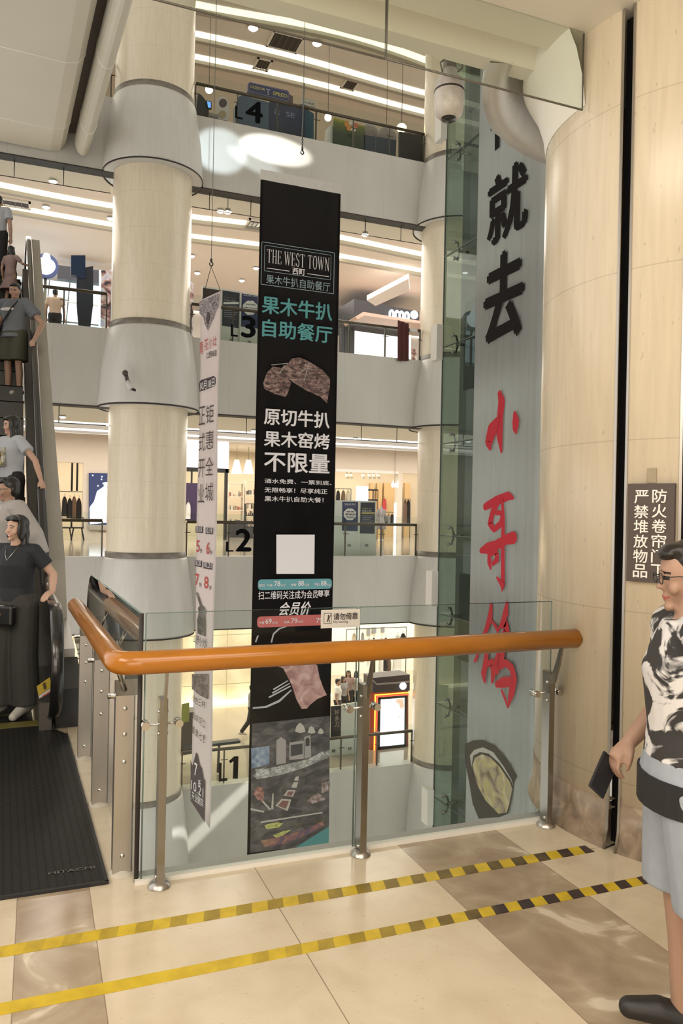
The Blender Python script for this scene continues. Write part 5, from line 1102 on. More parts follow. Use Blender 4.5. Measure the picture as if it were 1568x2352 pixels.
def poster_lines(x0, x1, y0, y1, mark, strip=True):
    def f(pl, t):
        h = y1 - y0; 
        for s, a, c, m in (('首月最高上新！', .17, .22, PY), ('限量上新！', .24, .30, PW)): b = BM(); textpx(b, pl, s, (x0 + 3, y0 + h * a), (x1 - 8, y0 + h * c), .010, .01); obj('poster_print', b, m, t)
        b = BM(); pl.poly(b, [(x0 + 2, y0 + h * .31), (x1 - 1, y0 + h * .31), (x1 - 1, y0 + h * .37), (x0 + 2, y0 + h * .37)], .010, .002); obj('poster_band', b, PY if strip else PW, t)
        for k in range(6): b = BM(); y = y0 + h * (.42 + .055 * k); pl.poly(b, [(x0 + 3, y), (x1 - 3 - 4 * (k % 3), y), (x1 - 3 - 4 * (k % 3), y + 1.3), (x0 + 3, y + 1.3)], .010, .002); obj('print_line', b, PG, t)
        logo_mark(pl, t, *mark)
    return f
adboard('advertising_board', 'navy poster board with a white cloud on the second gallery, left of two', 20.75, [(767, 1149), (823, 1150), (826, 1270), (765, 1270)], [(786, 1152), (822, 1153), (821, 1220), (785, 1219)], NAVY, poster_cloud(786, 822, 1152, 1220, (802, 1253)))
adboard('advertising_board', 'dark poster board with an olive stripe on the second gallery, right of two', 20.86, [(825, 1150), (863, 1151), (863, 1270), (826, 1270)], [(828, 1154), (861, 1154), (860, 1226), (826, 1225)], DARKPO, poster_lines(828, 861, 1154, 1226, (842, 1253)))
adboard('advertising_board', 'navy poster board with a white cloud on the third gallery beside the black banner', 20.62, [(552, 670), (594, 677), (594, 792), (550, 787)], [(555, 674), (592, 680), (592, 755), (553, 750)], NAVY, poster_cloud(554, 596, 672, 754, (573, 786)))
adboard('advertising_board', 'dark poster board with a white strip on the third gallery, middle of three', 20.66, [(508, 662), (552, 669), (551, 787), (508, 781)], [(511, 667), (550, 673), (548, 754), (510, 748)], DARKPO, poster_lines(511, 549, 668, 752, (532, 781), False))
adboard('advertising_board', 'brown menu board on the third gallery behind the narrow white banner', 20.7, [(465, 657), (506, 663), (506, 781), (463, 776)], [(466, 661), (505, 667), (504, 750), (465, 744)], mat('poster_brown', (.06, .04, .03), .5, noise=1, nscale=5, dark=.3))
# ================================================================== third gallery
FZ3 = Z3T - .02; CZ3 = 10.42
Z3 = lambda px, py, y: ony(px, py, y).z
b = BM(); box(b, (-7, 33.0, FZ3), (24, 33.2, CZ3)); struct('wall_rear', b, mat('rear_wall_pinkish', (.72, .63, .58), .6, noise=.1))['label'] = 'pale rear wall of the third gallery'
# glass shop with a cool glow, left
a = ony(92, 745, 29); c = ony(236, 655, 29); GS = thing('glass_shopfront', 'bright blue-white gridded glass shopfront of the third gallery, far left', 'shopfront', ((a.x + c.x) / 2, 29, FZ3))
b = BM(); box(b, (a.x - 2, 29.2, FZ3), (c.x, 29.3, c.z)); obj('lit_interior', b, glow('cool_shop_glow', (.70, .86, 1), 1.15), GS)
for k in range(7): b = BM(); x = a.x - 2 + (c.x - a.x + 2) * k / 6; tube(b, [(x, 29.15, FZ3), (x + .25, 29.15, c.z)], .02, 5); obj('mullion', b, POSTM, GS)
for k in range(1, 5): b = BM(); z = FZ3 + (c.z - FZ3) * k / 5; box(b, (a.x - 2, 29.12, z - .02), (c.x, 29.18, z + .02)); obj('transom', b, POSTM if k % 2 else PW, GS)
a2 = ony(132, 636, 28.6); c2 = ony(236, 622, 28.6); b = BM(); box(b, (a2.x, 28.6, a2.z - .05), (c2.x, 28.9, c2.z)); obj('dark_header', b, DARKPO, GS)
c = ony(105, 612, 26.5); RS = thing('round_sign', 'round navy sign with a white glowing fruit-like shape, far left of the third gallery', 'sign', tuple(c)); r_ = 27.5 / FPX * c.y / 1.06
b = BM(); tube(b, [(c.x, 26.42, c.z), (c.x, 26.62, c.z)], r_, 32); obj('disk', b, mat('sign_navy', (.03, .05, .16), .4), RS)
b = BM(); pts = [(c.x + r_ * .72 * math.cos(t) * (1 + .05 * math.cos(3 * t)), 26.40, c.z + r_ * .74 * math.sin(t) * (.92 if math.sin(t) > .7 else 1)) for t in [TAU * k / 32 for k in range(32)]]; prism(b, pts, (0, .02, 0)); ball(b, (c.x + .02, 26.40, c.z + r_ * .66), .12, (1, .1, 1.3), 8); obj('glow_shape', b, glow('sign_glow_blue_white', (.82, .92, 1), 2.5), RS)
b = BM(); tube(b, [(c.x, 26.52, c.z - r_), (c.x, 26.52, FZ3)], .05, 6); obj('pole', b, POSTM, RS)
TT = thing('totem_sign', 'tall dark navy totem tapering at the foot, beside the round glowing sign', 'sign', tuple(ony(195, 750, 20.9)))
tpn = Plane((0, 20.9, 0), (1, 0))
b = BM(); tpn.poly(b, [(176, 618), (214, 611), (214, 700), (206, 752), (183, 748), (177, 700)], 0, .25); drop(b, FZ3); obj('lower_panel', b, mat('totem_dark', (.03, .036, .06), .5, noise=.2), TT)
b = BM(); tpn.poly(b, [(163, 587), (196, 587), (196, 640), (177, 640), (177, 632), (163, 632)], .02, .25); obj('upper_panel', b, mat('totem_navy', (.012, .035, .10), .5, noise=.2), TT)
def lightbox(label, y, pts, m, edge_px, gm):
    pl = Plane((0, y, 0), (1, 0)); t = thing('graphic_lightbox', label, 'light box', tuple(pl.px(*pts[2])))
    b = BM(); pl.poly(b, pts, 0, .14); obj('graphic', b, m, t)
    b = BM(); pl.poly(b, edge_px, .01, .06); obj('lit_edge', b, gm, t); return t
nb = NB('lightbox_graphic', color=(.6, .5, .5), rough=.4); v = nb.noise(2.2, 5, dist=1.5); cc2 = nb.ramp(v, [(.36, (.05, .04, .06)), (.46, (.45, .25, .22)), (.54, (.70, .66, .68)), (.64, (.45, .45, .62))]); nb.color(cc2); nb.put(nb.b.inputs['Emission Color'], cc2); nb.b.inputs['Emission Strength'].default_value = .35
lightbox('graphic light box with a blue-white glowing edge, left of the far left column', 20.9, [(232, 622), (262, 617), (262, 750), (230, 748)], nb.m, [(228, 621), (232, 621), (230, 749), (227, 748)], glow('edge_cyan', (.7, .95, 1), 2.5))
lightbox('narrow graphic light box at the right edge of the far left column', 20.9, [(431, 640), (445, 652), (443, 775), (431, 772)], nb.m, [(430, 640), (431, 640), (431, 772), (430, 772)], glow('edge_cyan', (.7, .95, 1), 2.5))
# dark shop block right
yK = 27.5; kp_ = Plane((0, yK, 0), (1, 0))
BK = thing('dark_kiosk_shop', 'shop with a black fascia and glowing sign at the right of the third gallery', 'shop', tuple(ony(870, 830, yK)))
b = BM(); q = [(813, 686), (962, 716), (962, 752), (813, 730)]; kp_.poly(b, q, 0, 3.0); obj('fascia', b, mat('fascia_black_blue', (.018, .018, .024), .5, noise=.2), BK)
b = BM(); kp_.poly(b, [(795, 740), (813, 729), (962, 752), (962, 758), (816, 737), (800, 746)], .9, 1.2); obj('canopy', b, mat('canopy_pink_wood', (.58, .40, .33), .5), BK)
b = BM(); kp_.poly(b, [(822, 742), (962, 762), (962, 850), (822, 850)], -1.2, .05); drop(b, FZ3); obj('lit_interior', b, glow('white_shop_glow', (1, .95, .95), 1.5), BK)
for x0, x1 in ((791, 797), (798, 821)): b = BM(); kp_.poly(b, [(x0, 748), (x1, 746), (x1, 845), (x0, 845)], -.3, .3); drop(b, FZ3); obj('pillar', b, mat('pillar_charcoal', (.03, .032, .038), .5), BK)
b = BM(); textpx(b, kp_, 'ocoo', (890, 711), (938, 740), .1, .06); obj('sign_lettering', b, glow('letter_glow_white', (.92, .95, 1), 4), BK)
b = BM(); c = kp_.px(949, 724, .1); tube(b, [c, c + Vector((0, .05, 0))], .16, 16); obj('round_logo', b, glow('letter_glow_white', (.92, .95, 1), 4), BK)
b = BM(); kp_.poly(b, [(822, 640), (855, 655), (962, 690), (962, 600), (935, 634), (880, 668)], -2.8, .05); 
b.free()
c = ony(899, 660, 24.5)
DP = thing('ceiling_dropped_beam', 'sloping white dropped ceiling piece above the dark shop, third gallery', 'ceiling panel', tuple(c))
q = [onz(842, 690, 9.4), onz(938, 640, 9.9), onz(940, 668, 9.7), onz(862, 703, 9.3)]; b = BM(); prism(b, q, (0, 0, .18)); obj('panel', b, mat('dropped_white', (.74, .70, .66), .5), DP)
rb = thing('draped_cloth', 'reddish brown cloth banner draped over the third gallery railing', 'cloth', tuple(ony(925, 835, 20.02)))
pl = Plane((0, YF - .02, 0), (1, 0)); b = BM(); prev = None
for k in range(12):
    x = 912 + 25 * k / 11; off = .03 + .02 * math.sin(k * 1.3); r = [b.verts.new(pl.px(x, 736 + k * .7, off)), b.verts.new(pl.px(x - 1, 830, off * 1.5))]
    if prev: f = b.faces.new((prev[0], r[0], r[1], prev[1])); f.smooth = True
    prev = r
bmesh.ops.solidify(b, geom=b.faces[:], thickness=.006); obj('cloth', b, mat('cloth_maroon', (.16, .055, .05), .7, noise=.4, nscale=3), rb)
b = BM(); pl.poly(b, [(942, 752), (960, 756), (960, 762), (942, 759)], -.04, .004); o = obj('rail_notice', b, PW); tag(o, 'small white notice on the third gallery glass at the far right', 'notice')
# second strip of things behind third railing at far right
lightbox('small lit graphic stand at the far right end of the third gallery', 21.2, [(941, 800), (957, 803), (957, 832), (941, 830)], nb.m, [(940, 770), (943, 770), (943, 830), (940, 830)], glow('edge_white', (1, 1, 1), 2))
# ================================================================== fourth gallery
FZ4 = Z4T - .02; CZ4 = 16.3
b = BM(); box(b, (-7, 31, FZ4), (24, 31.2, CZ4)); struct('wall_rear', b, mat('rear_wall_beige', (.70, .58, .42), .6, noise=.1))['label'] = 'beige rear wall of the fourth gallery'
p4 = Plane((0, 21.1, 0), (1, 0))
CT4 = thing('kiosk_wall', 'dark blue play kiosk wall with yellow title board on the fourth gallery', 'kiosk', tuple(p4.px(630, 305)))
b = BM(); p4.poly(b, [(548, 222), (556, 219), (619, 236), (619, 300), (541, 282), (541, 240)], 0, .3); obj('blue_panel', b, mat('kiosk_blue_grey', (.075, .10, .145), .5, noise=.3), CT4)
b = BM(); p4.poly(b, [(619, 232), (700, 252), (700, 318), (619, 300)], .02, .3); obj('navy_panel', b, mat('kiosk_navy', (.02, .024, .055), .4, noise=.3), CT4)
b = BM(); p4.poly(b, [(700, 250), (720, 262), (720, 322), (700, 318)], .02, .3); obj('teal_panel', b, mat('kiosk_teal', (.02, .055, .085), .5), CT4)
b = BM(); textpx(b, p4, 'R  SE', (630, 252), (676, 273), .03, .02); obj('panel_lettering', b, mat('kiosk_letter_blue', (.18, .21, .32), .5), CT4)
b = BM(); p4.poly(b, [(567, 196), (572, 193), (658, 212), (662, 218), (661, 236), (656, 237), (570, 216), (567, 212)], .10, .12); obj('title_board', b, mat('title_violet', (.11, .10, .16), .5), CT4)
b = BM(); p4.poly(b, [(570, 198), (573, 196), (656, 215), (659, 219), (658, 233), (655, 234), (572, 213), (570, 210)], .105, .01); obj('title_face', b, mat('title_navy', (.035, .04, .10), .5), CT4)
for s, tl, br_ in (('GODOR', (572, 200), (606, 214)), ('T', (608, 208), (618, 224)), ('SPEED', (624, 214), (657, 230))):
    b = BM(); a = p4.hit(*tl); c = p4.hit(*br_); text(b, p4, s, a[0], c[1], c[0], a[1], .112, .03); obj('title_lettering', b, mat('title_yellow_dull', (.50, .44, .14), .5) if s != 'T' else mat('title_grey', (.3, .3, .36), .5), CT4)
b = BM(); p4.poly(b, [(663, 219), (671, 224), (671, 238), (662, 236)], .06, .1); obj('side_sign', b, mat('side_sign_maroon', (.10, .06, .06), .5), CT4)
MB4 = thing('round_top_board', 'pale round-topped stand board with a dark round badge, fourth gallery', 'board', tuple(p4.px(512, 275)))
b = BM(); p4.poly(b, [(497, 240), (500, 228), (508, 222), (517, 224), (524, 233), (526, 252), (525, 272), (522, 277), (500, 273)], 0, .05); obj('board', b, mat('board_lilac_white', (.55, .52, .52), .5), MB4)
b = BM(); p4.poly(b, [(512 + 9 * math.cos(t), 237 + 10 * math.sin(t)) for t in [TAU * k / 20 for k in range(20)]], .01, .01); obj('badge', b, mat('badge_dark', (.09, .06, .06), .5), MB4)
b = BM(); p4.poly(b, [(511 + 9 * math.cos(t), 263 + 9 * math.sin(t)) for t in [TAU * k / 20 for k in range(20)]], .01, .01); obj('badge', b, mat('badge_ochre', (.42, .33, .20), .5), MB4)
CR = thing('counter_register', 'dark counter hood with a small blue register screen, left end of the fourth gallery', 'register', tuple(p4.px(465, 268)))
b = BM(); p4.poly(b, [(449, 262), (452, 240), (455, 214), (462, 218), (472, 230), (480, 250), (478, 267)], 0, .3); obj('hood', b, mat('hood_dark', (.03, .028, .028), .6), CR)
b = BM(); p4.poly(b, [(473, 233), (485, 236), (485, 253), (476, 251)], .05, .05); obj('monitor', b, BLACK, CR)
b = BM(); p4.poly(b, [(474.5, 235), (483, 237), (483, 250), (477, 249)], .055, .004); obj('screen', b, glow('register_blue', (.12, .30, .75), 1.4), CR)
b = BM(); p4.poly(b, [(478, 262), (500, 267), (500, 274), (478, 268)], .1, .5); obj('counter_top', b, mat('counter_grey', (.3, .28, .26), .5), CR)
SB4 = thing('scalloped_sign', 'small pale scalloped sign board on the fourth gallery railing', 'sign', tuple(p4.px(705, 252)))
b = BM(); p4.poly(b, [(687, 234), (690, 229), (697, 228), (703, 231), (711, 230), (718, 234), (724, 240), (722, 248), (712, 247), (697, 243), (688, 241)], .06, .06); obj('board', b, mat('sign_taupe', (.42, .37, .32), .5), SB4)
b = BM(); a = p4.hit(694, 233); c = p4.hit(719, 244); text(b, p4, 'LAS', a[0] + .06, c[1], c[0], a[1] - .02, .066, .02); obj('lettering', b, mat('sign_brown_ink', (.12, .09, .07), .5), SB4)
YB4 = thing('yellow_board', 'yellow and green display board on the fourth gallery', 'board', tuple(p4.px(803, 340)))
nb = NB('board_yellow_green', color=(.4, .4, .05), rough=.5); f = nb.math('MULTIPLY', nb.math('SUBTRACT', nb.z, .35), 1.4); nb.color(nb.ramp(f, [(.0, (.035, .045, .02)), (.45, (.12, .13, .025)), (.72, (.55, .46, .02)), (1., (.75, .60, .03))]))
b = BM(); p4.poly(b, [(766, 270), (806, 281), (838, 290), (838, 352), (766, 334)], .0, .08); drop(b, FZ4, .6); obj('panel', b, nb.m, YB4)
b = BM()
for i, (x, y, r) in enumerate(((797, 285, 7), (806, 283, 6), (815, 290, 7), (802, 295, 7), (811, 298, 6))):
    b = BM(); p4.poly(b, [(x + r * math.cos(t), y + r * math.sin(t)) for t in [TAU * k / 12 for k in range(12)]], .008 + .003 * i, .003); obj('flower_print', b, (mat('print_orange', (.55, .22, .05), .5), mat('print_pale', (.55, .5, .4), .5), mat('print_red2', (.45, .10, .04), .5))[i % 3], YB4)
b = BM(); textpx(b, p4, 'M', (799, 306), (808, 317), .01, .04); obj('print', b, BLACK, YB4)
WS4 = thing('white_stand', 'white curved stand panel left of the yellow board, fourth gallery', 'stand', tuple(p4.px(757, 328)))
b = BM(); p4.poly(b, [(757, 288), (760, 284), (767, 286), (766, 331), (752, 328)], -.1, .3); drop(b, FZ4, .4); obj('panel', b, WHITEC, WS4)
for i, (q, m, lab) in enumerate((([(836, 310), (862, 314), (862, 352), (836, 347)], 'blue_panel', 'navy panel right of the yellow board, fourth gallery'), ([(864, 314), (910, 322), (908, 366), (864, 354)], 'blue_panel', 'wide navy panel near the right end of the fourth gallery'), ([(917, 302), (974, 312), (972, 376), (916, 364)], 'display_board', 'dark charcoal panel at the right end of the fourth gallery'))):
    b = BM(); p4.poly(b, q, 0, .08); drop(b, FZ4, .45); o = obj(m, b, mat('navy_flat' if m == 'blue_panel' else 'charcoal_flat', (.02, .03, .055) if m == 'blue_panel' else (.022, .020, .022), .35, noise=.4)); tag(o, lab, 'panel')
t = thing('round_lamp', 'round yellow-rimmed lamp glowing above the dark panel, right end of the fourth gallery', 'lamp', tuple(ony(922, 296, 22.5))); c = ony(922, 294, 22.5)
b = BM(); ball(b, c, .16, (1, 1, .85), 14); obj('globe', b, glow('globe_yellow_white', (1, .86, .40), 5), t); b = BM(); tube(b, [c, (c.x, c.y, CZ4)], .01, 5); obj('cord', b, BLACK, t)
for px, py, lab in ((480, 206, 'bulb glowing above the register, left end of the fourth gallery'), (753, 270, 'bulb glowing left of the yellow board'), (887, 301, 'bulb glowing over the wide navy panel')):
    c = ony(px, py, 22.6); t = thing('pendant_bulb', lab, 'lamp', tuple(c)); b = BM(); ball(b, c, .11, (1, 1, 1), 12); obj('bulb', b, glow('bulb_warm', (1, .90, .68), 9), t); b = BM(); tube(b, [c, (c.x, c.y, CZ4)], .008, 5); obj('cord', b, BLACK, t)
for i, (x0, x1, y0, y1) in enumerate(((880, 898, 297, 318), (840, 858, 290, 310))):
    c = ony((x0 + x1) / 2, y1, 21.9 + .4 * i); b = BM(); ball(b, (c.x, c.y, c.z + .1), .34, (1, .4, .75), 14); lathe(b, (c.x, c.y), [(.12, FZ4), (.12, c.z + .1)], 12); o = obj('grey_dome', b, mat('grey_dome', (.30, .27, .25), .6)); tag(o, 'grey rounded shape behind the navy panels, fourth gallery, %s' % ('right' if i == 0 else 'left'), 'display')
b = BM(); p4.poly(b, [(836, 260), (848, 263), (848, 283), (836, 280)], -.8, .1); drop(b, FZ4, .2); o = obj('tag_sign', b, mat('tag_sign_tan', (.34, .30, .24), .5)); tag(o, 'small upright tan sign above the fourth gallery handrail', 'sign')
# ================================================================== lowest gallery
FZ1 = Z1T - .02; CZ1 = -1.08; YB1 = 28.6
CUB = NB('lit_cube_wall', color=(.80, .72, .52), rough=.5); u1 = CUB.every(CUB.x, 1.1, .2, .012); u2 = CUB.every(CUB.z, .62, .1, .012); vv = CUB.noise(.9, 2); c_ = CUB.mix(CUB.math('MAXIMUM', u1, u2), CUB.ramp(vv, [(.35, (.66, .58, .40)), (.6, (.90, .84, .66))]), (.4, .34, .22, 1)); CUB.color(c_)
b = BM(); box(b, (-7, YB1, FZ1), (ony(757, 1500, YB1).x, YB1 + .3, CZ1)); struct('wall_shop', b, CUB.m, keep=True)['label'] = 'bright cream tiled wall of the lowest gallery'
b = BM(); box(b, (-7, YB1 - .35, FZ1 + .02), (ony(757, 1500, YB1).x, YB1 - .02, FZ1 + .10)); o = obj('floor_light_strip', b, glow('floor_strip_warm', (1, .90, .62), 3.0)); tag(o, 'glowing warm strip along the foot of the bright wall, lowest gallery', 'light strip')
b = BM(); box(b, (ony(757, 1500, YB1).x, 32, FZ1), (24, 32.2, CZ1)); struct('wall_rear', b, mat('lowest_shop_white', (.85, .80, .70), .6))['label'] = 'bright rear wall of the clothes shop on the lowest gallery'
y1 = 27.5
for i, (x, x1, y0, yb, m, d) in enumerate(((803, 822, 1452, 1520, BEIGEC, 'beige patterned coat'), (826, 838, 1450, 1520, GREYC, 'grey top'), (842, 852, 1462, 1530, WHITEC, 'white top'), (852, 863, 1462, 1560, BLKC, 'black tunic'), (868, 882, 1462, 1562, WHITEC, 'white shirt'), (878, 892, 1462, 1540, BLKC, 'black cardigan'), (898, 926, 1456, 1545, WHITEC, 'white dress'), (914, 936, 1452, 1500, BLKC, 'black short jacket'), (886, 900, 1510, 1545, BROWNC, 'brown skirt'), (900, 916, 1508, 1545, STRC, 'striped dress'))):
    garment(x, x1, y0, yb, y1 + .05 * i, m, d + ' hanging in the lowest gallery clothes shop', 'clothes of the lowest shop')
a = ony(800, 1452, y1); c = ony(938, 1452, y1); t = thing('clothes_rail', 'long clothes rail of the lowest gallery shop', 'clothes rail', ((a.x + c.x) / 2, y1, FZ1)); b = BM(); tube(b, [(a.x, y1 + .2, a.z + .08), (c.x, y1 + .2, a.z + .08)], .02, 6); obj('bar', b, STEELP, t)
for x in (a.x, c.x): b = BM(); tube(b, [(x, y1 + .2, FZ1), (x, y1 + .2, a.z + .08)], .02, 6); obj('leg', b, STEELP, t)
for i, (x0, x1, y0, yb) in enumerate(((855, 864, 1441, 1455), (876, 883, 1440, 1453), (843, 850, 1443, 1460))):
    a = ony(x0, yb, 31.9); c = ony(x1, y0, 31.9); b = BM(); box(b, (a.x, 31.9, a.z), (c.x, 31.98, c.z)); o = obj('wall_picture', b, PG); tag(o, 'small grey picture on the lowest shop wall, %s' % ('middle', 'right', 'left')[i], 'picture')
# neon framed screen kiosk
yN = 21.6; pn = Plane((0, yN, 0), (1, 0)); NK = thing('screen_kiosk', 'advertising screen kiosk with red and orange neon frame on the lowest gallery', 'kiosk', tuple(pn.px(892, 1738)))
b = BM(); pn.poly(b, [(850, 1590), (938, 1585), (938, 1732), (850, 1738)], -.02, .5); obj('cabinet', b, mat('kiosk_red_brown', (.22, .05, .03), .4), NK)
b = BM(); pn.poly(b, [(853, 1556), (938, 1548), (938, 1585), (853, 1590)], .08, .7); obj('header', b, mat('kiosk_header_dark', (.035, .025, .035), .5), NK)
b = BM(); pn.poly(b, [(850, 1556), (862, 1568), (938, 1562), (938, 1566), (862, 1572), (852, 1562)], .10, .1); obj('header_trim', b, mat('kiosk_trim_grey', (.3, .27, .28), .5), NK)
b = BM(); pn.poly(b, [(872, 1606), (927, 1601), (926, 1708), (870, 1714)], .05, .05); obj('screen', b, glow('screen_overexposed', (1, 1, 1), 2.0), NK)
for q in ([(866, 1602), (872, 1601), (870, 1720), (864, 1721)], [(927, 1598), (932, 1598), (930, 1712), (926, 1712)], [(866, 1600), (932, 1595), (932, 1601), (866, 1606)], [(864, 1714), (930, 1708), (930, 1713), (864, 1720)]): b = BM(); pn.poly(b, q, .07, .08); obj('bezel', b, BLACK, NK)
NEO = glow('neon_orange', (1, .33, .04), 3.0); NEOR = glow('neon_red', (1, .10, .05), 1.6)
for q, m in (([(858, 1595), (860.5, 1595), (858, 1734), (855.5, 1734)], NEO), ([(858, 1594), (936, 1588), (936, 1590.5), (858, 1596.5)], NEO), ([(862.5, 1600), (865, 1600), (862, 1728), (860, 1728)], NEOR), ([(863, 1597.5), (936, 1592.5), (936, 1595), (863, 1600)], NEOR), ([(860, 1722), (932, 1716), (932, 1719), (860, 1725)], NEOR)): b = BM(); pn.poly(b, q, .09, .03); obj('neon_tube', b, m, NK)
b = BM(); c = pn.px(922, 1574, .12); tube(b, [c, c + Vector((0, .04, 0))], .11, 16); obj('round_logo', b, glow('kiosk_logo', (.85, .9, 1), 4), NK)
b = BM(); pn.poly(b, [(905, 1610), (912, 1604), (924, 1604), (926, 1622), (918, 1628), (914, 1616)], .055, .003); pn.poly(b, [(908, 1640), (917, 1645), (916, 1648)], .055, .003); pieces('screen_picture', b, glow('screen_picture_tan', (.75, .55, .42), .8), NK)
b = BM(); pn.poly(b, [(855, 1678), (868, 1677), (868, 1684), (855, 1685)], .13, .01); obj('notice', b, mat('kiosk_notice_pink', (.6, .3, .28), .5), NK)
# white box boards with a poster, left of the kiosk
yW = 21.4; pw = Plane((0, yW, 0), (1, 0)); WB1 = thing('white_partition', 'pale partition boards with a dark food poster on the lowest gallery', 'partition', tuple(pw.px(790, 1750)))
for q in ([(759, 1622), (785, 1620), (785, 1694), (759, 1697)], [(785, 1618), (820, 1613), (820, 1692), (785, 1695)], [(757, 1700), (792, 1697), (792, 1742), (757, 1745)], [(792, 1697), (822, 1694), (822, 1738), (792, 1742)]): b = BM(); pw.poly(b, q, 0, .06); obj('board', b, mat('board_pale_green', (.60, .61, .55), .5), WB1)
b = BM(); pw.poly(b, [(759, 1622), (783, 1620), (782, 1691), (759, 1694)], .01, .008); obj('poster', b, mat('poster_brown_dark', (.05, .035, .03), .5, noise=1, nscale=6, dark=.4), WB1)
for k, ch in enumerate('好多刀'): b = BM(); textpx(b, pw, ch, (768, 1630 + 14 * k), (778, 1641 + 14 * k), .013, .01); obj('poster_print', b, mat('poster_print_tan', (.40, .33, .28), .5), WB1)
for x, y in ((766, 1725), (803, 1720)): b = BM(); textpx(b, pw, '天虹', (x - 5, y - 4), (x + 4, y + 3), .006, .03); obj('board_mark', b, mat('mark_dark', (.06, .06, .055), .5), WB1)
# green sign and dark counter, left
yG = 21.5; pg = Plane((0, yG, 0), (1, 0)); b = BM(); pg.poly(b, [(406, 1620), (435, 1614), (434, 1657), (405, 1664)], 0, .05); o = obj('green_sign', b, mat('sign_olive_green', (.25, .29, .06), .5, noise=.1)); tag(o, 'olive green square sign on the lowest gallery beside the chrome post', 'sign')
SC1 = thing('service_counter', 'dark service counter under the olive green sign, lowest gallery', 'counter', tuple(pg.px(425, 1740)))
b = BM(); pg.poly(b, [(417, 1665), (440, 1640), (470, 1640), (470, 1722), (409, 1730)], -.2, .6); obj('body', b, mat('counter_brown_dark', (.09, .075, .065), .5, noise=.3), SC1)
b = BM(); pg.poly(b, [(404, 1735), (474, 1722), (474, 1728), (404, 1741)], -.1, .7); obj('top', b, mat('counter_rim', (.25, .22, .18), .4), SC1)
for q in ([(486, 1714), (506, 1711), (506, 1716), (486, 1719)], [(507, 1709), (552, 1702), (552, 1708), (507, 1714)]): pass
t = thing('barrier_bench', 'dark top bar stand behind the lowest gallery railing, left of the black banner', 'stand', tuple(ony(520, 1775, 20.9)))
pb = Plane((0, 20.9, 0), (1, 0)); b = BM(); pb.poly(b, [(486, 1709), (552, 1701), (552, 1707), (486, 1715)], 0, .25); obj('top_bar', b, BLACK, t)
b = BM(); pb.poly(b, [(501, 1712), (506, 1711), (503, 1775), (498, 1775)], .0, .05); obj('leg', b, mat('leg_dark_brown', (.05, .03, .025), .5), t)
# basement glimpse
for i, (x, y, w_, m) in enumerate(((455, 1980, .5, 'bright'), (505, 1972, .6, 'dark'), (770, 1938, .8, 'dark'))):
    c = onz(x, y, -11.2); b = BM(); cbox(b, (c.x, c.y, -10.9), (w_, .4, 1.0)); o = obj('basement_stall', b, glow('basement_sign_blue', (.35, .5, 1), 1.2) if m == 'bright' else BLKC); tag(o, 'small %s stall glimpsed in the basement below the lowest fascia, %s' % ('lit blue' if m == 'bright' else 'dark', ('left', 'middle', 'right of the black banner')[i]), 'stall')
# ================================================================== people
def skinmat(name, c):
    return mat(name, c, .5, noise=.15, nscale=8, dark=.9, spec=.35)
SKIN = skinmat('skin_light', (.44, .27, .195)); SKIND = skinmat('skin_tan', (.36, .22, .155)); SKINP = skinmat('skin_fair_shaded', (.50, .32, .24))  # fair skin darkened, the escalator's shade put into its colour
HAIR = mat('hair_black', (.010, .008, .007), .38, noise=.5, nscale=40, stretch=(1, 1, .1), dark=.4)
LIPM = mat('lips', (.36, .09, .08), .4); EYEM = mat('eye_dark', (.02, .014, .012), .25); TEETH = mat('teeth', (.75, .72, .68), .3)
def V(*a): return Vector(a)
def limb(bm, pts, rs, n=10):
    """tapered round limb with rounded joints"""
    tube(bm, pts, rs, n)
    for p, r in zip(pts, rs): ball(bm, p, r, (1, 1, 1), n)
def torso(bm, rings, n=20):
    rows = []
    for c, rx, ry in rings:
        rows.append([bm.verts.new((c[0] + rx * math.cos(TAU * k / n), c[1] + ry * math.sin(TAU * k / n), c[2])) for k in range(n)])
    for a, b in zip(rows, rows[1:]):
        for k in range(n): bm.faces.new((a[k], a[(k + 1) % n], b[(k + 1) % n], b[k]))
    bm.faces.new(rows[0][::-1]); bm.faces.new(rows[-1])
def melt(bm, name, voxel, smooth=3):
    """joins the overlapping shapes of bm into one continuous surface; returns a mesh"""
    me = bpy.data.meshes.new('tmp'); bmesh.ops.recalc_face_normals(bm, faces=bm.faces[:]); bm.to_mesh(me); bm.free()
    o = bpy.data.objects.new('tmp', me); COL.objects.link(o)
    r = o.modifiers.new('r', 'REMESH'); r.mode = 'VOXEL'; r.voxel_size = voxel; r.use_smooth_shade = True
    if smooth: s = o.modifiers.new('s', 'SMOOTH'); s.factor = .5; s.iterations = smooth
    dg = bpy.context.evaluated_depsgraph_get(); dg.update()
    m2 = bpy.data.meshes.new_from_object(o.evaluated_get(dg)); m2.name = name
    bpy.data.objects.remove(o); bpy.data.meshes.remove(me)
    for p in m2.polygons: p.use_smooth = True
    return m2
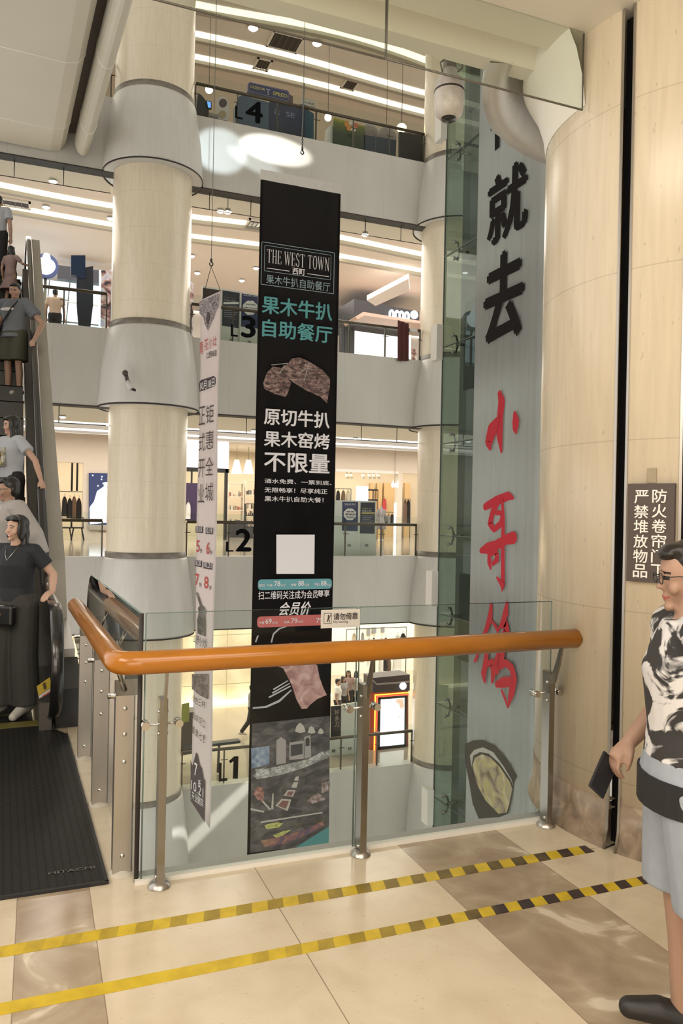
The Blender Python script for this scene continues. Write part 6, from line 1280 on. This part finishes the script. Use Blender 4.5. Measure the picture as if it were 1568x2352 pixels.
def head_shapes(bm, M, s, female):
    """skull, jaw, nose, ears, lips; head-local: face looks along -Y, chin down; eye line at z=0"""
    def add(fn, c, r, sc, n=16):
        for v in ball(bm, c, r, sc, n):
            if fn: v.co = fn(v.co)
            v.co = M @ (v.co * s)
    def jaw(p):
        t = max(0, -p.z - .01) / .11; k = 1 - .36 * min(t, 1) ** 1.4
        q = V(p.x * k, p.y, p.z)
        if p.y > 0: q.y = p.y * (1 - .45 * min(t, 1))
        if p.y < -.06: q.y = -.06 + (p.y + .06) * .72
        return q
    add(jaw, (0, .0, .0), 1, (.074, .094, .114), 28)
    add(None, (0, .03, .03), 1, (.073, .082, .084), 20)
    add(None, (0, -.088, -.030), .013, (1, 1.25, .9), 10); add(None, (0, -.080, -.008), .009, (.85, 1.2, 2.6), 10)
    add(None, (0, -.072, .026), .03, (1.5, .5, .35), 10)
    add(None, (0, -.078, -.062), .012, (2.0, .7, .42), 10); add(None, (0, -.075, -.073), .012, (1.7, .75, .45), 10)
    add(None, (0, -.066, -.100), .022, (1.1, .8, .75), 10)
    for e in (-1, 1): add(None, (e * .074, .012, -.01), .022, (.38, .75, 1.3), 10); add(None, (e * .042, -.058, -.035), .026, (1, .7, .9), 10)
def paint_face(me, M, s, mats_n, smile):
    Mi = M.inverted()
    for p in me.polygons:
        q = (Mi @ p.center) / s
        if q.y > -.045 or abs(q.x) > .07 or q.z < -.12 or q.z > .06: continue
        if abs(abs(q.x) - .031) < .0135 and abs(q.z - .001) < .0058: p.material_index = 1
        elif abs(abs(q.x) - .032) < .019 and abs(q.z - .020 + .12 * (abs(q.x) - .032) ** 1) < .0036: p.material_index = 2
        elif abs(q.x) < .024 and abs(q.z + .0675) < (.0115 if smile else .0085) * (1 - (q.x / .027) ** 2): p.material_index = (4 if smile and abs(q.z + .067) < .004 and abs(q.x) < .018 else 3)
def hand_shapes(bm, wrist, fore, s=1., curl=.6, side=1, flat=None):
    """palm, four bent fingers and a thumb; fore = direction of the forearm, flat = normal of the back of the hand"""
    f = fore.normalized(); up = (flat or V(0, 0, 1)); up = (up - f * up.dot(f)).normalized(); sd = f.cross(up).normalized() * side
    P = lambda a, b, c: wrist + (f * a + sd * b + up * c) * s
    tube(bm, [P(-.01, 0, 0), P(.03, 0, 0), P(.07, 0, .0), P(.088, 0, 0)], [.023 * s, .028 * s, .032 * s, .026 * s], 10)
    tube(bm, [P(.02, .018, 0), P(.085, .022, 0)], [.018 * s, .016 * s], 8); tube(bm, [P(.02, -.018, 0), P(.085, -.022, 0)], [.018 * s, .015 * s], 8)
    for b, L_ in ((.030, .070), (.010, .080), (-.010, .075), (-.029, .060)):
        pts = [P(.078, b, 0)]; a = 0
        for k, q in enumerate((.45, .32, .23)):
            a += curl * (.55, .75, .6)[k]; l = pts[-1]; pts.append(l + (f * math.cos(a) - up * math.sin(a)) * (L_ * q * s) + sd * (b * .04 * s))
        limb(bm, pts, [.0095 * s, .009 * s, .0082 * s, .0072 * s], 8)
    th = [P(.018, .026, -.004), P(.045, .046, -.012), P(.068, .052, -.022), P(.088, .046, -.034)]; limb(bm, th, [.014 * s, .012 * s, .0105 * s, .0085 * s], 8)
def put(me, name, m, par):
    o = bpy.data.objects.new(name, me); COL.objects.link(o)
    for mm in (m if isinstance(m, list) else [m]): me.materials.append(mm)
    if par is not None: o.parent = par
    return o
def person(label, loc, rz, H=1.68, skin=SKIN, female=False, pose=None, top=None, legs=None, shoes=None, hair='short', head=(0, 0, 0), vox=.008, smile=False, cat='person', group=None, top_long=False, leg_short=None, leg_flare=0., coat=None, dress=None):
    s = H / 1.70; P = dict(sl=V(.185, .0, 1.385), sr=V(-.185, .0, 1.385), el=V(.25, .02, 1.10), er=V(-.25, .02, 1.10), wl=V(.26, -.06, .86), wr=V(-.26, -.06, .86),
                           hl=V(.088, 0, .92), hr=V(-.088, 0, .92), kl=V(.092, -.015, .49), kr=V(-.092, -.015, .49), al=V(.095, .01, .085), ar=V(-.095, .01, .085), tl=None, tr=None, lean=V(0, 0, 0), curl=.6, flatl=None, flatr=None)
    if female: P['sl'].x, P['sr'].x = .162, -.162
    P.update(pose or {})
    ln = P['lean']
    for k in ('sl', 'sr'): P[k] = V(*P[k]) + ln
    S_ = lambda v: V(*v) * s
    rx = 1. if not female else .90
    hip = V(0, 0, .93); wst = V(0, .0, 1.08) + ln * .35; chs = V(0, -.005, 1.27) + ln * .75; shd = V(0, .01, 1.40) + ln
    nk = V(0, .01, 1.44) + ln; hc = V(0, -.012, 1.575) + ln * 1.15
    b = BM()
    R_T = [(hip - V(0, 0, .09), .135, .10), (hip, .165 * (1.0 if not female else 1.0), .118), (wst, .142 * rx, .102), (chs, .165 * rx, .118), (shd - V(0, 0, .03), .168 * rx, .095), (shd + V(0, 0, .03), .09, .07)]
    torso(b, [(c * s, a * s, d * s) for c, a, d in R_T])
    limb(b, [S_(nk - V(0, 0, .05)), S_(nk + V(0, -.005, .03)), S_(hc - V(0, -.01, .05))], [.062 * s, .052 * s, .05 * s], 14)
    armr = (.052, .041, .028) if not female else (.043, .035, .0245)
    for a in 'lr':
        sh, el, wr = S_(P['s' + a]), S_(P['e' + a]), S_(P['w' + a])
        limb(b, [V(0, 0, 0) + S_(shd - V(0, 0, .02)), sh], [.06 * s, armr[0] * 1.12 * s], 10)
        limb(b, [sh, (sh + el) / 2, el], [armr[0] * s, armr[0] * .92 * s, armr[1] * s], 12); limb(b, [el, el * .65 + wr * .35, wr], [armr[1] * s, armr[1] * 1.02 * s, armr[2] * s], 12)
        if P.get('hand' + a, True): hand_shapes(b, wr, (wr - el) if P.get('fore' + a) is None else P['fore' + a], s * (1 if not female else .92), P['curl'], 1 if a == 'l' else -1, P['flat' + a])
        hp, kn, an = S_(P['h' + a]), S_(P['k' + a]), S_(P['a' + a])
        limb(b, [hp, (hp + kn) / 2, kn], [.088 * s, .073 * s, .054 * s], 14); limb(b, [kn, kn * .62 + an * .38 + V(0, .012, 0), an], [.052 * s, .053 * s, .035 * s], 12)
        toe = P['t' + a] or V(0, -.16, -.05)
        limb(b, [an - V(0, 0, .03 * s) - V(*toe).normalized() * .03, an + S_(toe) * .55, an + S_(toe)], [.036 * s, .036 * s, .028 * s], 10)
    Mh = Matrix.Translation(hc * s) @ Matrix.Rotation(head[2], 4, 'Z') @ Matrix.Rotation(head[0], 4, 'X') @ Matrix.Rotation(head[1], 4, 'Y')
    hs = s * (.97 if not female else .94); head_shapes(b, Mh, hs, female)
    me = melt(b, 'person', vox); root = put(me, 'person', [skin, EYEM, HAIR, LIPM, TEETH], None)
    paint_face(me, Mh, hs, 5, smile)
    root.location = loc; root.rotation_euler = (0, 0, rz); reg(root, Matrix.Translation(loc) @ Matrix.Rotation(rz, 4, 'Z')); tag(root, label, cat, group)
    # hair
    def hb(fn_list, nm='hair', m=HAIR):
        h = BM()
        for c, r, sc in fn_list:
            for v in ball(h, c, r, sc, 20): v.co = Mh @ (v.co * hs)
        return h
    base = [((0, .026, .045), 1, (.084, .092, .084)), ((0, .045, .0), 1, (.080, .068, .085)), ((0, -.03, .088), 1, (.064, .05, .030))]
    if hair == 'short': base += [((.06, .02, .03), .03, (.7, 1.3, 1.3)), ((-.06, .02, .03), .03, (.7, 1.3, 1.3)), ((0, -.062, .078), 1, (.058, .026, .022))]
    if hair in ('long', 'bob'):
        L_ = .30 if hair == 'long' else .15
        base += [((0, .06, -.05), 1, (.088, .05, .12)), ((.072, .0, -.01), 1, (.022, .05, .10)), ((-.072, .0, -.01), 1, (.022, .05, .10)), ((.03, -.05, .082), 1, (.05, .035, .026)), ((-.03, -.05, .082), 1, (.05, .035, .026))]
        for x in (-.07, -.035, 0, .035, .07): base.append(((x, .06 - abs(x) * .3, -.06 - L_ / 2), 1, (.034, .034, L_ / 2 + .07)))
        if hair == 'long': base += [((.085, -.02, -.16), 1, (.026, .03, .15)), ((-.085, -.02, -.16), 1, (.026, .03, .15))]
    put(melt(hb(base), 'hair', max(vox, .006), 2), 'hair', HAIR, root)
    # clothes: the same shapes, a little larger
    def torsoc(b_, grow, zlo, zhi, fl=0.):
        rr = [r for r in R_T if zlo <= r[0].z <= zhi]
        lo = V(0, 0, zlo); 
        rows = [(V(ln.x * max(0, (zlo - .93)) * 2, 0, zlo), .165 * rx + grow + fl, .118 + grow + fl)] + [(c, a + grow, d + grow) for c, a, d in rr]
        torso(b_, [(c * s, a * s, d * s) for c, a, d in rows])
    if dress:
        b = BM(); torsoc(b, .012, .50, 1.44, .14); 
        for a in 'lr': limb(b, [S_(P['s' + a]), S_(P['s' + a]) * .45 + S_(P['e' + a]) * .55], [armr[0] * 1.25 * s, armr[0] * 1.4 * s], 12)
        put(melt(b, 'dress', max(vox, .008), 4), 'dress', dress, root)
    if top:
        m, zlo, slv = top[0], top[1], top[2]; gr = top[3] if len(top) > 3 else .014
        b = BM(); torsoc(b, gr, zlo, 1.45, top[4] if len(top) > 4 else 0.)
        for a in 'lr':
            sh, el, wr = S_(P['s' + a]), S_(P['e' + a]), S_(P['w' + a])
            limb(b, [S_(shd - V(0, 0, .02)), sh], [(.06 + gr) * s, (armr[0] * 1.12 + gr) * s], 10)
            e2 = sh + (el - sh) * min(1, slv); pts = [sh, e2]; rs = [(armr[0] + gr) * s, (armr[0] * .95 + gr * 1.5) * s]
            if slv > 1: pts.append(el + (wr - el) * (slv - 1)); rs = [(armr[0] + gr) * s, (armr[1] + gr * 1.5) * s, (armr[2] + gr) * s]
            tube(b, pts, rs, 14); ball(b, pts[0], rs[0])
            if slv > 1: ball(b, pts[1], rs[1])
        put(melt(b, 'shirt', max(vox, .007), 4), 'shirt', m, root)
    if legs:
        m, cut = legs[0], legs[1]; gr = legs[2] if len(legs) > 2 else .018; fl = legs[3] if len(legs) > 3 else 0
        b = BM(); torso(b, [((hip - V(0, 0, .11)) * s, .15 * s, .115 * s), (hip * s, (.168 + gr) * s, (.122 + gr) * s), ((hip + V(0, 0, .10)) * s, (.155 + gr * .5) * s, (.112 + gr * .5) * s)])
        for a in 'lr':
            hp, kn, an = S_(P['h' + a]), S_(P['k' + a]), S_(P['a' + a])
            pts = [hp, (hp + kn) / 2]; rs = [(.092 + gr) * s, (.078 + gr + fl * .3) * s]
            if cut >= 1: pts += [kn, kn + (an - kn) * min(.98, cut - 1)]; rs += [(.062 + gr + fl * .6) * s, (.045 + gr + fl) * s]
            else: pts[-1] = hp + (kn - hp) * cut; rs[-1] = (.085 + gr + fl) * s
            tube(b, pts, rs, 16); ball(b, pts[0], rs[0], (1, 1, 1), 14)
            if cut >= 1: ball(b, pts[2], rs[2], (1, 1, 1), 12)
        put(melt(b, 'trousers' if cut >= 1 else 'shorts', max(vox, .008), 4), 'trousers' if cut >= 1 else 'shorts', m, root)
    if shoes:
        for a in 'lr':
            an = S_(P['a' + a]); toe = S_(P['t' + a] or V(0, -.16, -.05)); d = toe.normalized(); b = BM()
            limb(b, [an - d * .045 * s - V(0, 0, .03 * s), an + toe * .5, an + toe * 1.12], [.046 * s, .046 * s, .036 * s], 12)
            me_ = melt(b, 'shoe', .008, 2); put(me_, 'shoe', shoes, root)
    root['_P'] = 0; del root['_P']
    return root, Mh, hs, s
def facing(px_from, deg): return math.radians(deg)
# orientation: local -Y is the way a person looks.  Facing the viewer = local -Y along -(view direction)
VIEW = math.atan2(FS, FC)                                             # angle of the view axis from +Y
def face_rz(deg): return -VIEW + math.radians(deg)                    # 0: looks at the viewer; positive turns to the picture's right
def spy(pxh, pyh, H, lane):
    """place on the escalator where a person of height H has the top of the head at image height pyh"""
    lo, hi = .6, ES0 + ESR
    for _ in range(40):
        m = (lo + hi) / 2; q = ep(m, lane, ez(round((m - .55) / .4) * .4 + .55 + .2) if False else ez(m)); 
        d = FS * q.x + FC * q.y; y = 1176 - (q.z + H - EYE) / d * FPX + ROLL * (pxh - 784)
        if y > pyh: lo = m
        else: hi = m
    return m
def lane_at(px, s):
    """sideways place on the steps seen at image column px"""
    lo, hi = -1.6, .2
    for _ in range(40):
        m = (lo + hi) / 2; q = ep(s, m, ez(s) + 1.2); d = FS * q.x + FC * q.y; l = FC * q.x - FS * q.y
        x = 784 + l / d * FPX - ROLL * ((EYE - q.z) / d * FPX)
        if x < px: lo = m
        else: hi = m
    return m
def stand(px, pyh, H):
    s = spy(px, pyh, H, -.5); k = round((s - .75) / .4); s = .75 + .4 * k if s > ES0 else s
    ln = lane_at(px, s); return ep(s, ln, ez(s - .2) + .004), s
NAVYT = mat('cloth_black_navy', (.012, .014, .020), .75, noise=.4, nscale=20); GRT = mat('cloth_charcoal_green', (.040, .040, .036), .8, noise=.4, nscale=12)
SHIRTG = mat('cloth_pale_grey_shaded', (.36, .335, .32), .8, noise=.3, nscale=6); TEEW = mat('cloth_white_tee_shaded', (.36, .37, .40), .8, noise=.2); TEEG = mat('cloth_grey_tee', (.12, .13, .145), .8, noise=.3)  # white tee and pale shirt darkened, escalator shade put into their colour
SHOEW = mat('shoe_white', (.50, .48, .44), .5, noise=.2, nscale=30); OLIVE = mat('cloth_olive', (.055, .055, .035), .85, noise=.3); PINKD = mat('cloth_dusty_pink', (.28, .185, .17), .8, noise=.2); SHOEB = mat('shoe_black', (.014, .013, .013), .5)
def rel(loc, rz, H, w):                       # world point -> the pose space of a person (1.70 m tall)
    M = Matrix.Translation(loc) @ Matrix.Rotation(rz, 4, 'Z'); return (M.inverted() @ V(*w)) / (H / 1.70)
def belt(s, up=.03): return ep(s, 0, (.95 + ez(s + .0) if s < ES0 else .95 + (s - ES0) * EINC) + up)
def elbow(sh, w, bend=.10, out=V(.1, .06, 0)):
    return (sh + w) / 2 + out * 1.0 + V(0, 0, -bend * .3)
# 1 the woman in black at the foot of the escalator
H = 1.65; s1 = .95; loc = ep(s1, lane_at(38, s1), .004); rz = face_rz(-10)
wb = rel(loc, rz, H, belt(s1 - .18, .075)); eb = V(.30, .03, 1.13)
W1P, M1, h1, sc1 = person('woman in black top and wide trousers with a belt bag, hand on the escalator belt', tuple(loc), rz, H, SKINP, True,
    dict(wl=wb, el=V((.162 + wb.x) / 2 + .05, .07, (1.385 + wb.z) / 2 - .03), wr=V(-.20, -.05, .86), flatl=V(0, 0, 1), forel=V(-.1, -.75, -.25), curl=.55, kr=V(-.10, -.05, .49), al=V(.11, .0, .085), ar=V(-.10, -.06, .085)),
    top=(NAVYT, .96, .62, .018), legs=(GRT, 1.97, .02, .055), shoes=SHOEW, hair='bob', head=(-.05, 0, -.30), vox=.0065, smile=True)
def child(nm, bm, m, root): o = obj(nm, bm, m, root, local=True); return o
b = BM(); cbox(b, V(-.03, -.185, .86) * sc1, (.27 * sc1, .07 * sc1, .17 * sc1)); bevel(b, .02, 2); BG = thing('belt_bag', 'black belt bag with a gold emblem worn by the woman in black', 'bag', tuple(WM[W1P.name] @ (V(-.03, -.185, .775) * sc1)), rz)
b.transform(WM[W1P.name]); obj('bag_body', b, mat('black_leather', (.012, .012, .013), .4, noise=.3, nscale=30), BG, smooth=False)
b = BM()
for cx in (-.012, .012):
    pts = [V(-.03 + cx + .022 * math.cos(t), -.224, .87 + .022 * math.sin(t)) * sc1 for t in [math.radians(a) for a in (range(40, 321, 20) if cx < 0 else range(-140, 141, 20))]]; tube(b, pts, .0035, 6)
    tube(b, [V(-.03 + cx, -.224, .868) * sc1, V(-.03 + cx + (.02 if cx < 0 else -.02), -.224, .868) * sc1], .003, 5)
b.transform(WM[W1P.name]); obj('emblem', b, mat('gold', (.75, .50, .22), .3, 1.), BG)
b = BM(); tube(b, [V(-.165, -.17, .93) * sc1, V(-.03, -.215, .945) * sc1, V(.11, -.18, .93) * sc1], .006, 6); b.transform(WM[W1P.name]); obj('zip', b, mat('zip_grey', (.35, .35, .36), .3, .8), BG)
b = BM(); tube(b, [V(.055, -.06, 1.43) * sc1, V(.03, -.12, 1.36) * sc1, V(0, -.145, 1.31) * sc1, V(-.03, -.12, 1.36) * sc1, V(-.055, -.06, 1.43) * sc1], .0022, 5); child('necklace', b, CHROME, W1P)
# 2 the man in a pale shirt behind her
H = 1.72; loc, s2 = stand(20, 1056, H); rz = face_rz(-40); wb = rel(loc, rz, H, belt(s2 - .32, .08))
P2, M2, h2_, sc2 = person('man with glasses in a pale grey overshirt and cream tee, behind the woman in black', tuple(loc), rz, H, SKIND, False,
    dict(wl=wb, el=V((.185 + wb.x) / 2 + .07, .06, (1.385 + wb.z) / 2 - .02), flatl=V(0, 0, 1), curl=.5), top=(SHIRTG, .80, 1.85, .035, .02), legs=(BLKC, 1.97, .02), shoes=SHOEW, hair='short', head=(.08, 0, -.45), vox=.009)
b = BM(); torso(b, [(V(0, -.062, 1.0) * sc2, .10 * sc2, .108 * sc2), (V(0, -.07, 1.27) * sc2, .095 * sc2, .108 * sc2), (V(0, -.05, 1.40) * sc2, .075 * sc2, .07 * sc2)]); child('tee', b, mat('cloth_cream_tee', (.55, .50, .45), .8), P2)
def glasses(M, hs, root, m=None):
    b = BM()
    for e in (-1, 1):
        tube(b, [M @ (V(e * .034 + .024 * math.cos(t), -.094, -.001 + .018 * math.sin(t)) * hs) for t in [TAU * k / 14 for k in range(15)]], .0018, 5)
        tube(b, [M @ (V(e * .058, -.092, .004) * hs), M @ (V(e * .076, -.05, .006) * hs), M @ (V(e * .078, .02, .0) * hs)], .0018, 5)
    tube(b, [M @ (V(-.01, -.096, .004) * hs), M @ (V(.01, -.096, .004) * hs)], .0018, 5); return child('glasses', b, m or BLACK, root)
glasses(M2, h2_, P2)
# 3 the woman in a white tee with long hair
H = 1.62; loc, s3 = stand(27, 918, H); rz = face_rz(-35); wb = rel(loc, rz, H, belt(s3 - .42, .08))
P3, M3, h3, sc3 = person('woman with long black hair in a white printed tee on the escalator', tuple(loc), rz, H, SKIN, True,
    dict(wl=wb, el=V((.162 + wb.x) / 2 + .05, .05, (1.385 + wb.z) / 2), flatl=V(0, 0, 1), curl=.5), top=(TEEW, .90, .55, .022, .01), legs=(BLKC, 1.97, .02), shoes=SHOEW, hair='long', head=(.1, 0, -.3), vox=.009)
b = BM(); prism(b, [V(-.10, -.155, 1.08) * sc3, V(.08, -.155, 1.08) * sc3, V(.08, -.155, 1.30) * sc3, V(-.10, -.155, 1.30) * sc3], V(0, .03, 0)); child('tee_print', b, mat('tee_print_cream', (.62, .58, .48), .8, noise=1, nscale=18, dark=.35), P3)
b = BM(); ball(b, V(-.01, -.157, 1.21) * sc3, .05, (.9, .1, 1.1), 10); child('tee_print', b, mat('print_dark_brown', (.10, .05, .04), .8), P3); b = BM(); ball(b, V(-.01, -.163, 1.205) * sc3, .03, (.9, .1, 1.1), 10); child('tee_print', b, mat('print_skin', (.5, .32, .25), .8), P3)
b = BM(); ball(b, V(.05, -.158, 1.22) * sc3, .016, (1, .15, 1), 8); ball(b, V(-.005, -.158, 1.115) * sc3, .045, (1.3, .08, .7), 8); pieces('tee_print', (lambda q: (q.transform(WM[P3.name]), q)[1])(b), mat('print_olive', (.40, .33, .10), .8), P3)
# 4 the man in a grey tee carrying a black jacket
H = 1.72; loc, s4 = stand(34, 628, H); rz = face_rz(-12); wb = rel(loc, rz, H, belt(s4 - .55, .08))
P4, M4, h4, sc4 = person('man in grey tee and olive shorts with a cross body strap, high on the escalator', tuple(loc), rz, H, SKIND, False,
    dict(wl=wb, el=V((.185 + wb.x) / 2 + .07, .06, (1.385 + wb.z) / 2), wr=V(-.20, -.2, .95), er=V(-.27, .02, 1.12), flatl=V(0, 0, 1), curl=.5), top=(TEEG, .86, .6, .03, .015), legs=(OLIVE, .92, .03, .02), shoes=SHOEW, hair='short', head=(.12, 0, .25), vox=.010)
b = BM(); tube(b, [V(.12, -.03, 1.46) * sc4, V(.05, -.15, 1.28) * sc4, V(-.08, -.165, 1.08) * sc4, V(-.18, -.08, .98) * sc4], .016, 6); child('strap', b, BLKC, P4)
b = BM(); ball(b, V(-.02, -.155, 1.27) * sc4, .08, (1.5, .1, .32), 10); child('tee_print', b, PW, P4)
JK = thing('jacket', 'black jacket bundle hung over the arm of the man in the grey tee', 'jacket', tuple(WM[P4.name] @ V(-.08, -.25, .62)), rz)
b = BM(); ball(b, V(-.08, -.25, .98), .17, (1.25, .7, 1.1), 14); ball(b, V(-.06, -.25, .80), .17, (1.1, .6, 1.2), 14); b2 = melt(b, 'jacket_cloth', .012, 4); o = put(b2, 'jacket_cloth', BLKC, JK)
# 5 and 6 near the top
H = 1.18; loc, s5 = stand(26, 541, H); rz = face_rz(170)
q5 = dict(wl=V(.34, -.10, 1.10), el=V(.27, .02, 1.18), wr=V(-.24, .0, 1.0), er=V(-.24, .05, 1.15))
P5, *_ = person('girl in a dusty pink dress with long hair near the top of the escalator', tuple(loc), rz, H, SKIN, True, dict(wr=V(-.42, -.2, 1.2), er=V(-.3, -.05, 1.22)), dress=PINKD, shoes=SHOEW, hair='long', vox=.010)
H = 1.66; loc, s6 = stand(-4, 440, H); rz = face_rz(180)
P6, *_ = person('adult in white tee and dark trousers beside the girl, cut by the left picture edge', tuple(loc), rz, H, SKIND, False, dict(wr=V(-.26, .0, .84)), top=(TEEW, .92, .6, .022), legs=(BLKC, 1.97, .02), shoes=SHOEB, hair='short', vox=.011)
# ------------------------------------------------------------------ the man walking past at the right edge
H = 1.66; d7 = 2.47; q = at(1588, 1190, d7); loc = V(q.x, q.y, 0); rz = face_rz(-97)
# local: -Y is forward (towards the picture's left); +X is his left (towards the viewer's far side)
SHIRTP = NB('shirt_black_white_pattern', color=(.5, .5, .5), rough=.8); n1 = SHIRTP.noise(6.5, 4, (1, 1, 1.6), 1.4); SHIRTP.color(SHIRTP.ramp(n1, [(.46, (.028, .026, .026)), (.49, (.32, .31, .31)), (.52, (.62, .60, .60))]))
SHORTB = mat('cloth_blue_grey', (.30, .33, .38), .85, noise=.25, nscale=30)
Lfore = dict(wl=V(.25, .20, .90), el=V(.26, .12, 1.12), wr=V(-.225, -.125, .96), er=V(-.265, .03, 1.135), sl=V(.185, .0, 1.385), sr=V(-.185, -.0, 1.385),
             hl=V(.088, 0, .90), hr=V(-.088, 0, .90), kl=V(.092, .06, .50), al=V(.095, .34, .20), kr=V(-.092, .01, .50), ar=V(-.095, .03, .085), tr=V(0, -.155, .0), tl=V(0, -.10, -.14), lean=V(0, .0, 0), curl=.85, handl=True)
P7, M7, h7, sc7 = person('man with glasses in black and white patterned shirt and blue-grey shorts, right edge', tuple(loc), rz, H, SKIND, False, Lfore, top=(SHIRTP.m, .87, .62, .02, .0), legs=(SHORTB, .93, .022, .012), shoes=SHOEB, hair='short', head=(.10, 0, 0), vox=.0065)
glasses(M7, h7, P7)
b = BM(); torso(b, [(V(0, 0, .83) * sc7, .198 * sc7, .150 * sc7), (V(0, 0, .935) * sc7, .198 * sc7, .150 * sc7)], 24); child('waist_band', b, BLKC, P7)
hw = V(*Lfore['wr']); dr = (V(*Lfore['wr']) - V(*Lfore['er'])).normalized(); pc_ = hw + dr * .115 + V(.0, -.02, -.035)
PH = thing('phone', 'dark phone held in the hand of the man walking at the right edge', 'phone', tuple(WM[P7.name] @ (pc_ * sc7)), rz)
b = BM(); Mx = Matrix.Translation(pc_ * sc7) @ dr.to_track_quat('Z', 'X').to_matrix().to_4x4() @ Matrix.Rotation(.5, 4, 'X'); vs = cbox(b, (0, 0, 0), (.072, .011, .15)); bevel(b, .004, 2); b.transform(Mx); b.transform(WM[P7.name]); obj('phone_body', b, BLACK, PH)
# ------------------------------------------------------------------ people far away
def far_person(label, px, pyf, z, H, rz, group=None, yfix=None, **kw):
    c = onz(px, pyf, z) if yfix is None else ony(px, pyf, yfix); c.z = z
    return person(label, tuple(c), rz, H, vox=.02, group=group, **kw)[0]
g = 'shoppers standing together on the lowest gallery'
for i, (px, y, H_, tp, lg, rzd, hr, lab) in enumerate(((775, 24.2, 1.66, WHITEC, BLKC, 60, 'short', 'shopper in a pale top, left one of the group on the lowest gallery'), (787, 24.8, 1.60, GREYC, BLKC, 20, 'long', 'shopper with long hair in a grey top, second from left in the group'), (799, 25.3, 1.68, REDC if False else PINKD, BLKC, -30, 'long', 'shopper in a pink top, third from left in the group'), (817, 25.4, 1.62, WHITEC, BLKC, 150, 'bob', 'shopper in a white sleeved top seen from behind, right one of the group'))):
    far_person(lab, px, 1600, FZ1, H_, math.radians(rzd), g, y, top=(tp, .9, .6, .02), legs=(lg, 1.9, .02), shoes=SHOEB, hair=hr, female=(hr != 'short'))
far_person('person in dark clothes walking on the lowest gallery, half hidden by the black banner', 577, 1690, FZ1, 1.66, math.radians(80), top=(GREYC, .9, .7, .02), legs=(BLKC, 1.95, .02), shoes=SHOEW, hair='short', pose=dict(kl=V(.09, -.18, .5), al=V(.09, -.30, .09), kr=V(-.09, .10, .5), ar=V(-.09, .36, .14)))
c = ony(126, 745, 22.6); far_person('person in a pale pink top seen from behind on the third gallery, far left', 126, 745, FZ3, 1.62, math.radians(165), yfix=22.9, top=(mat('cloth_peach', (.62, .45, .36), .8), .9, .6, .02), legs=(BLKC, 1.9, .02), shoes=SHOEB, hair='short')
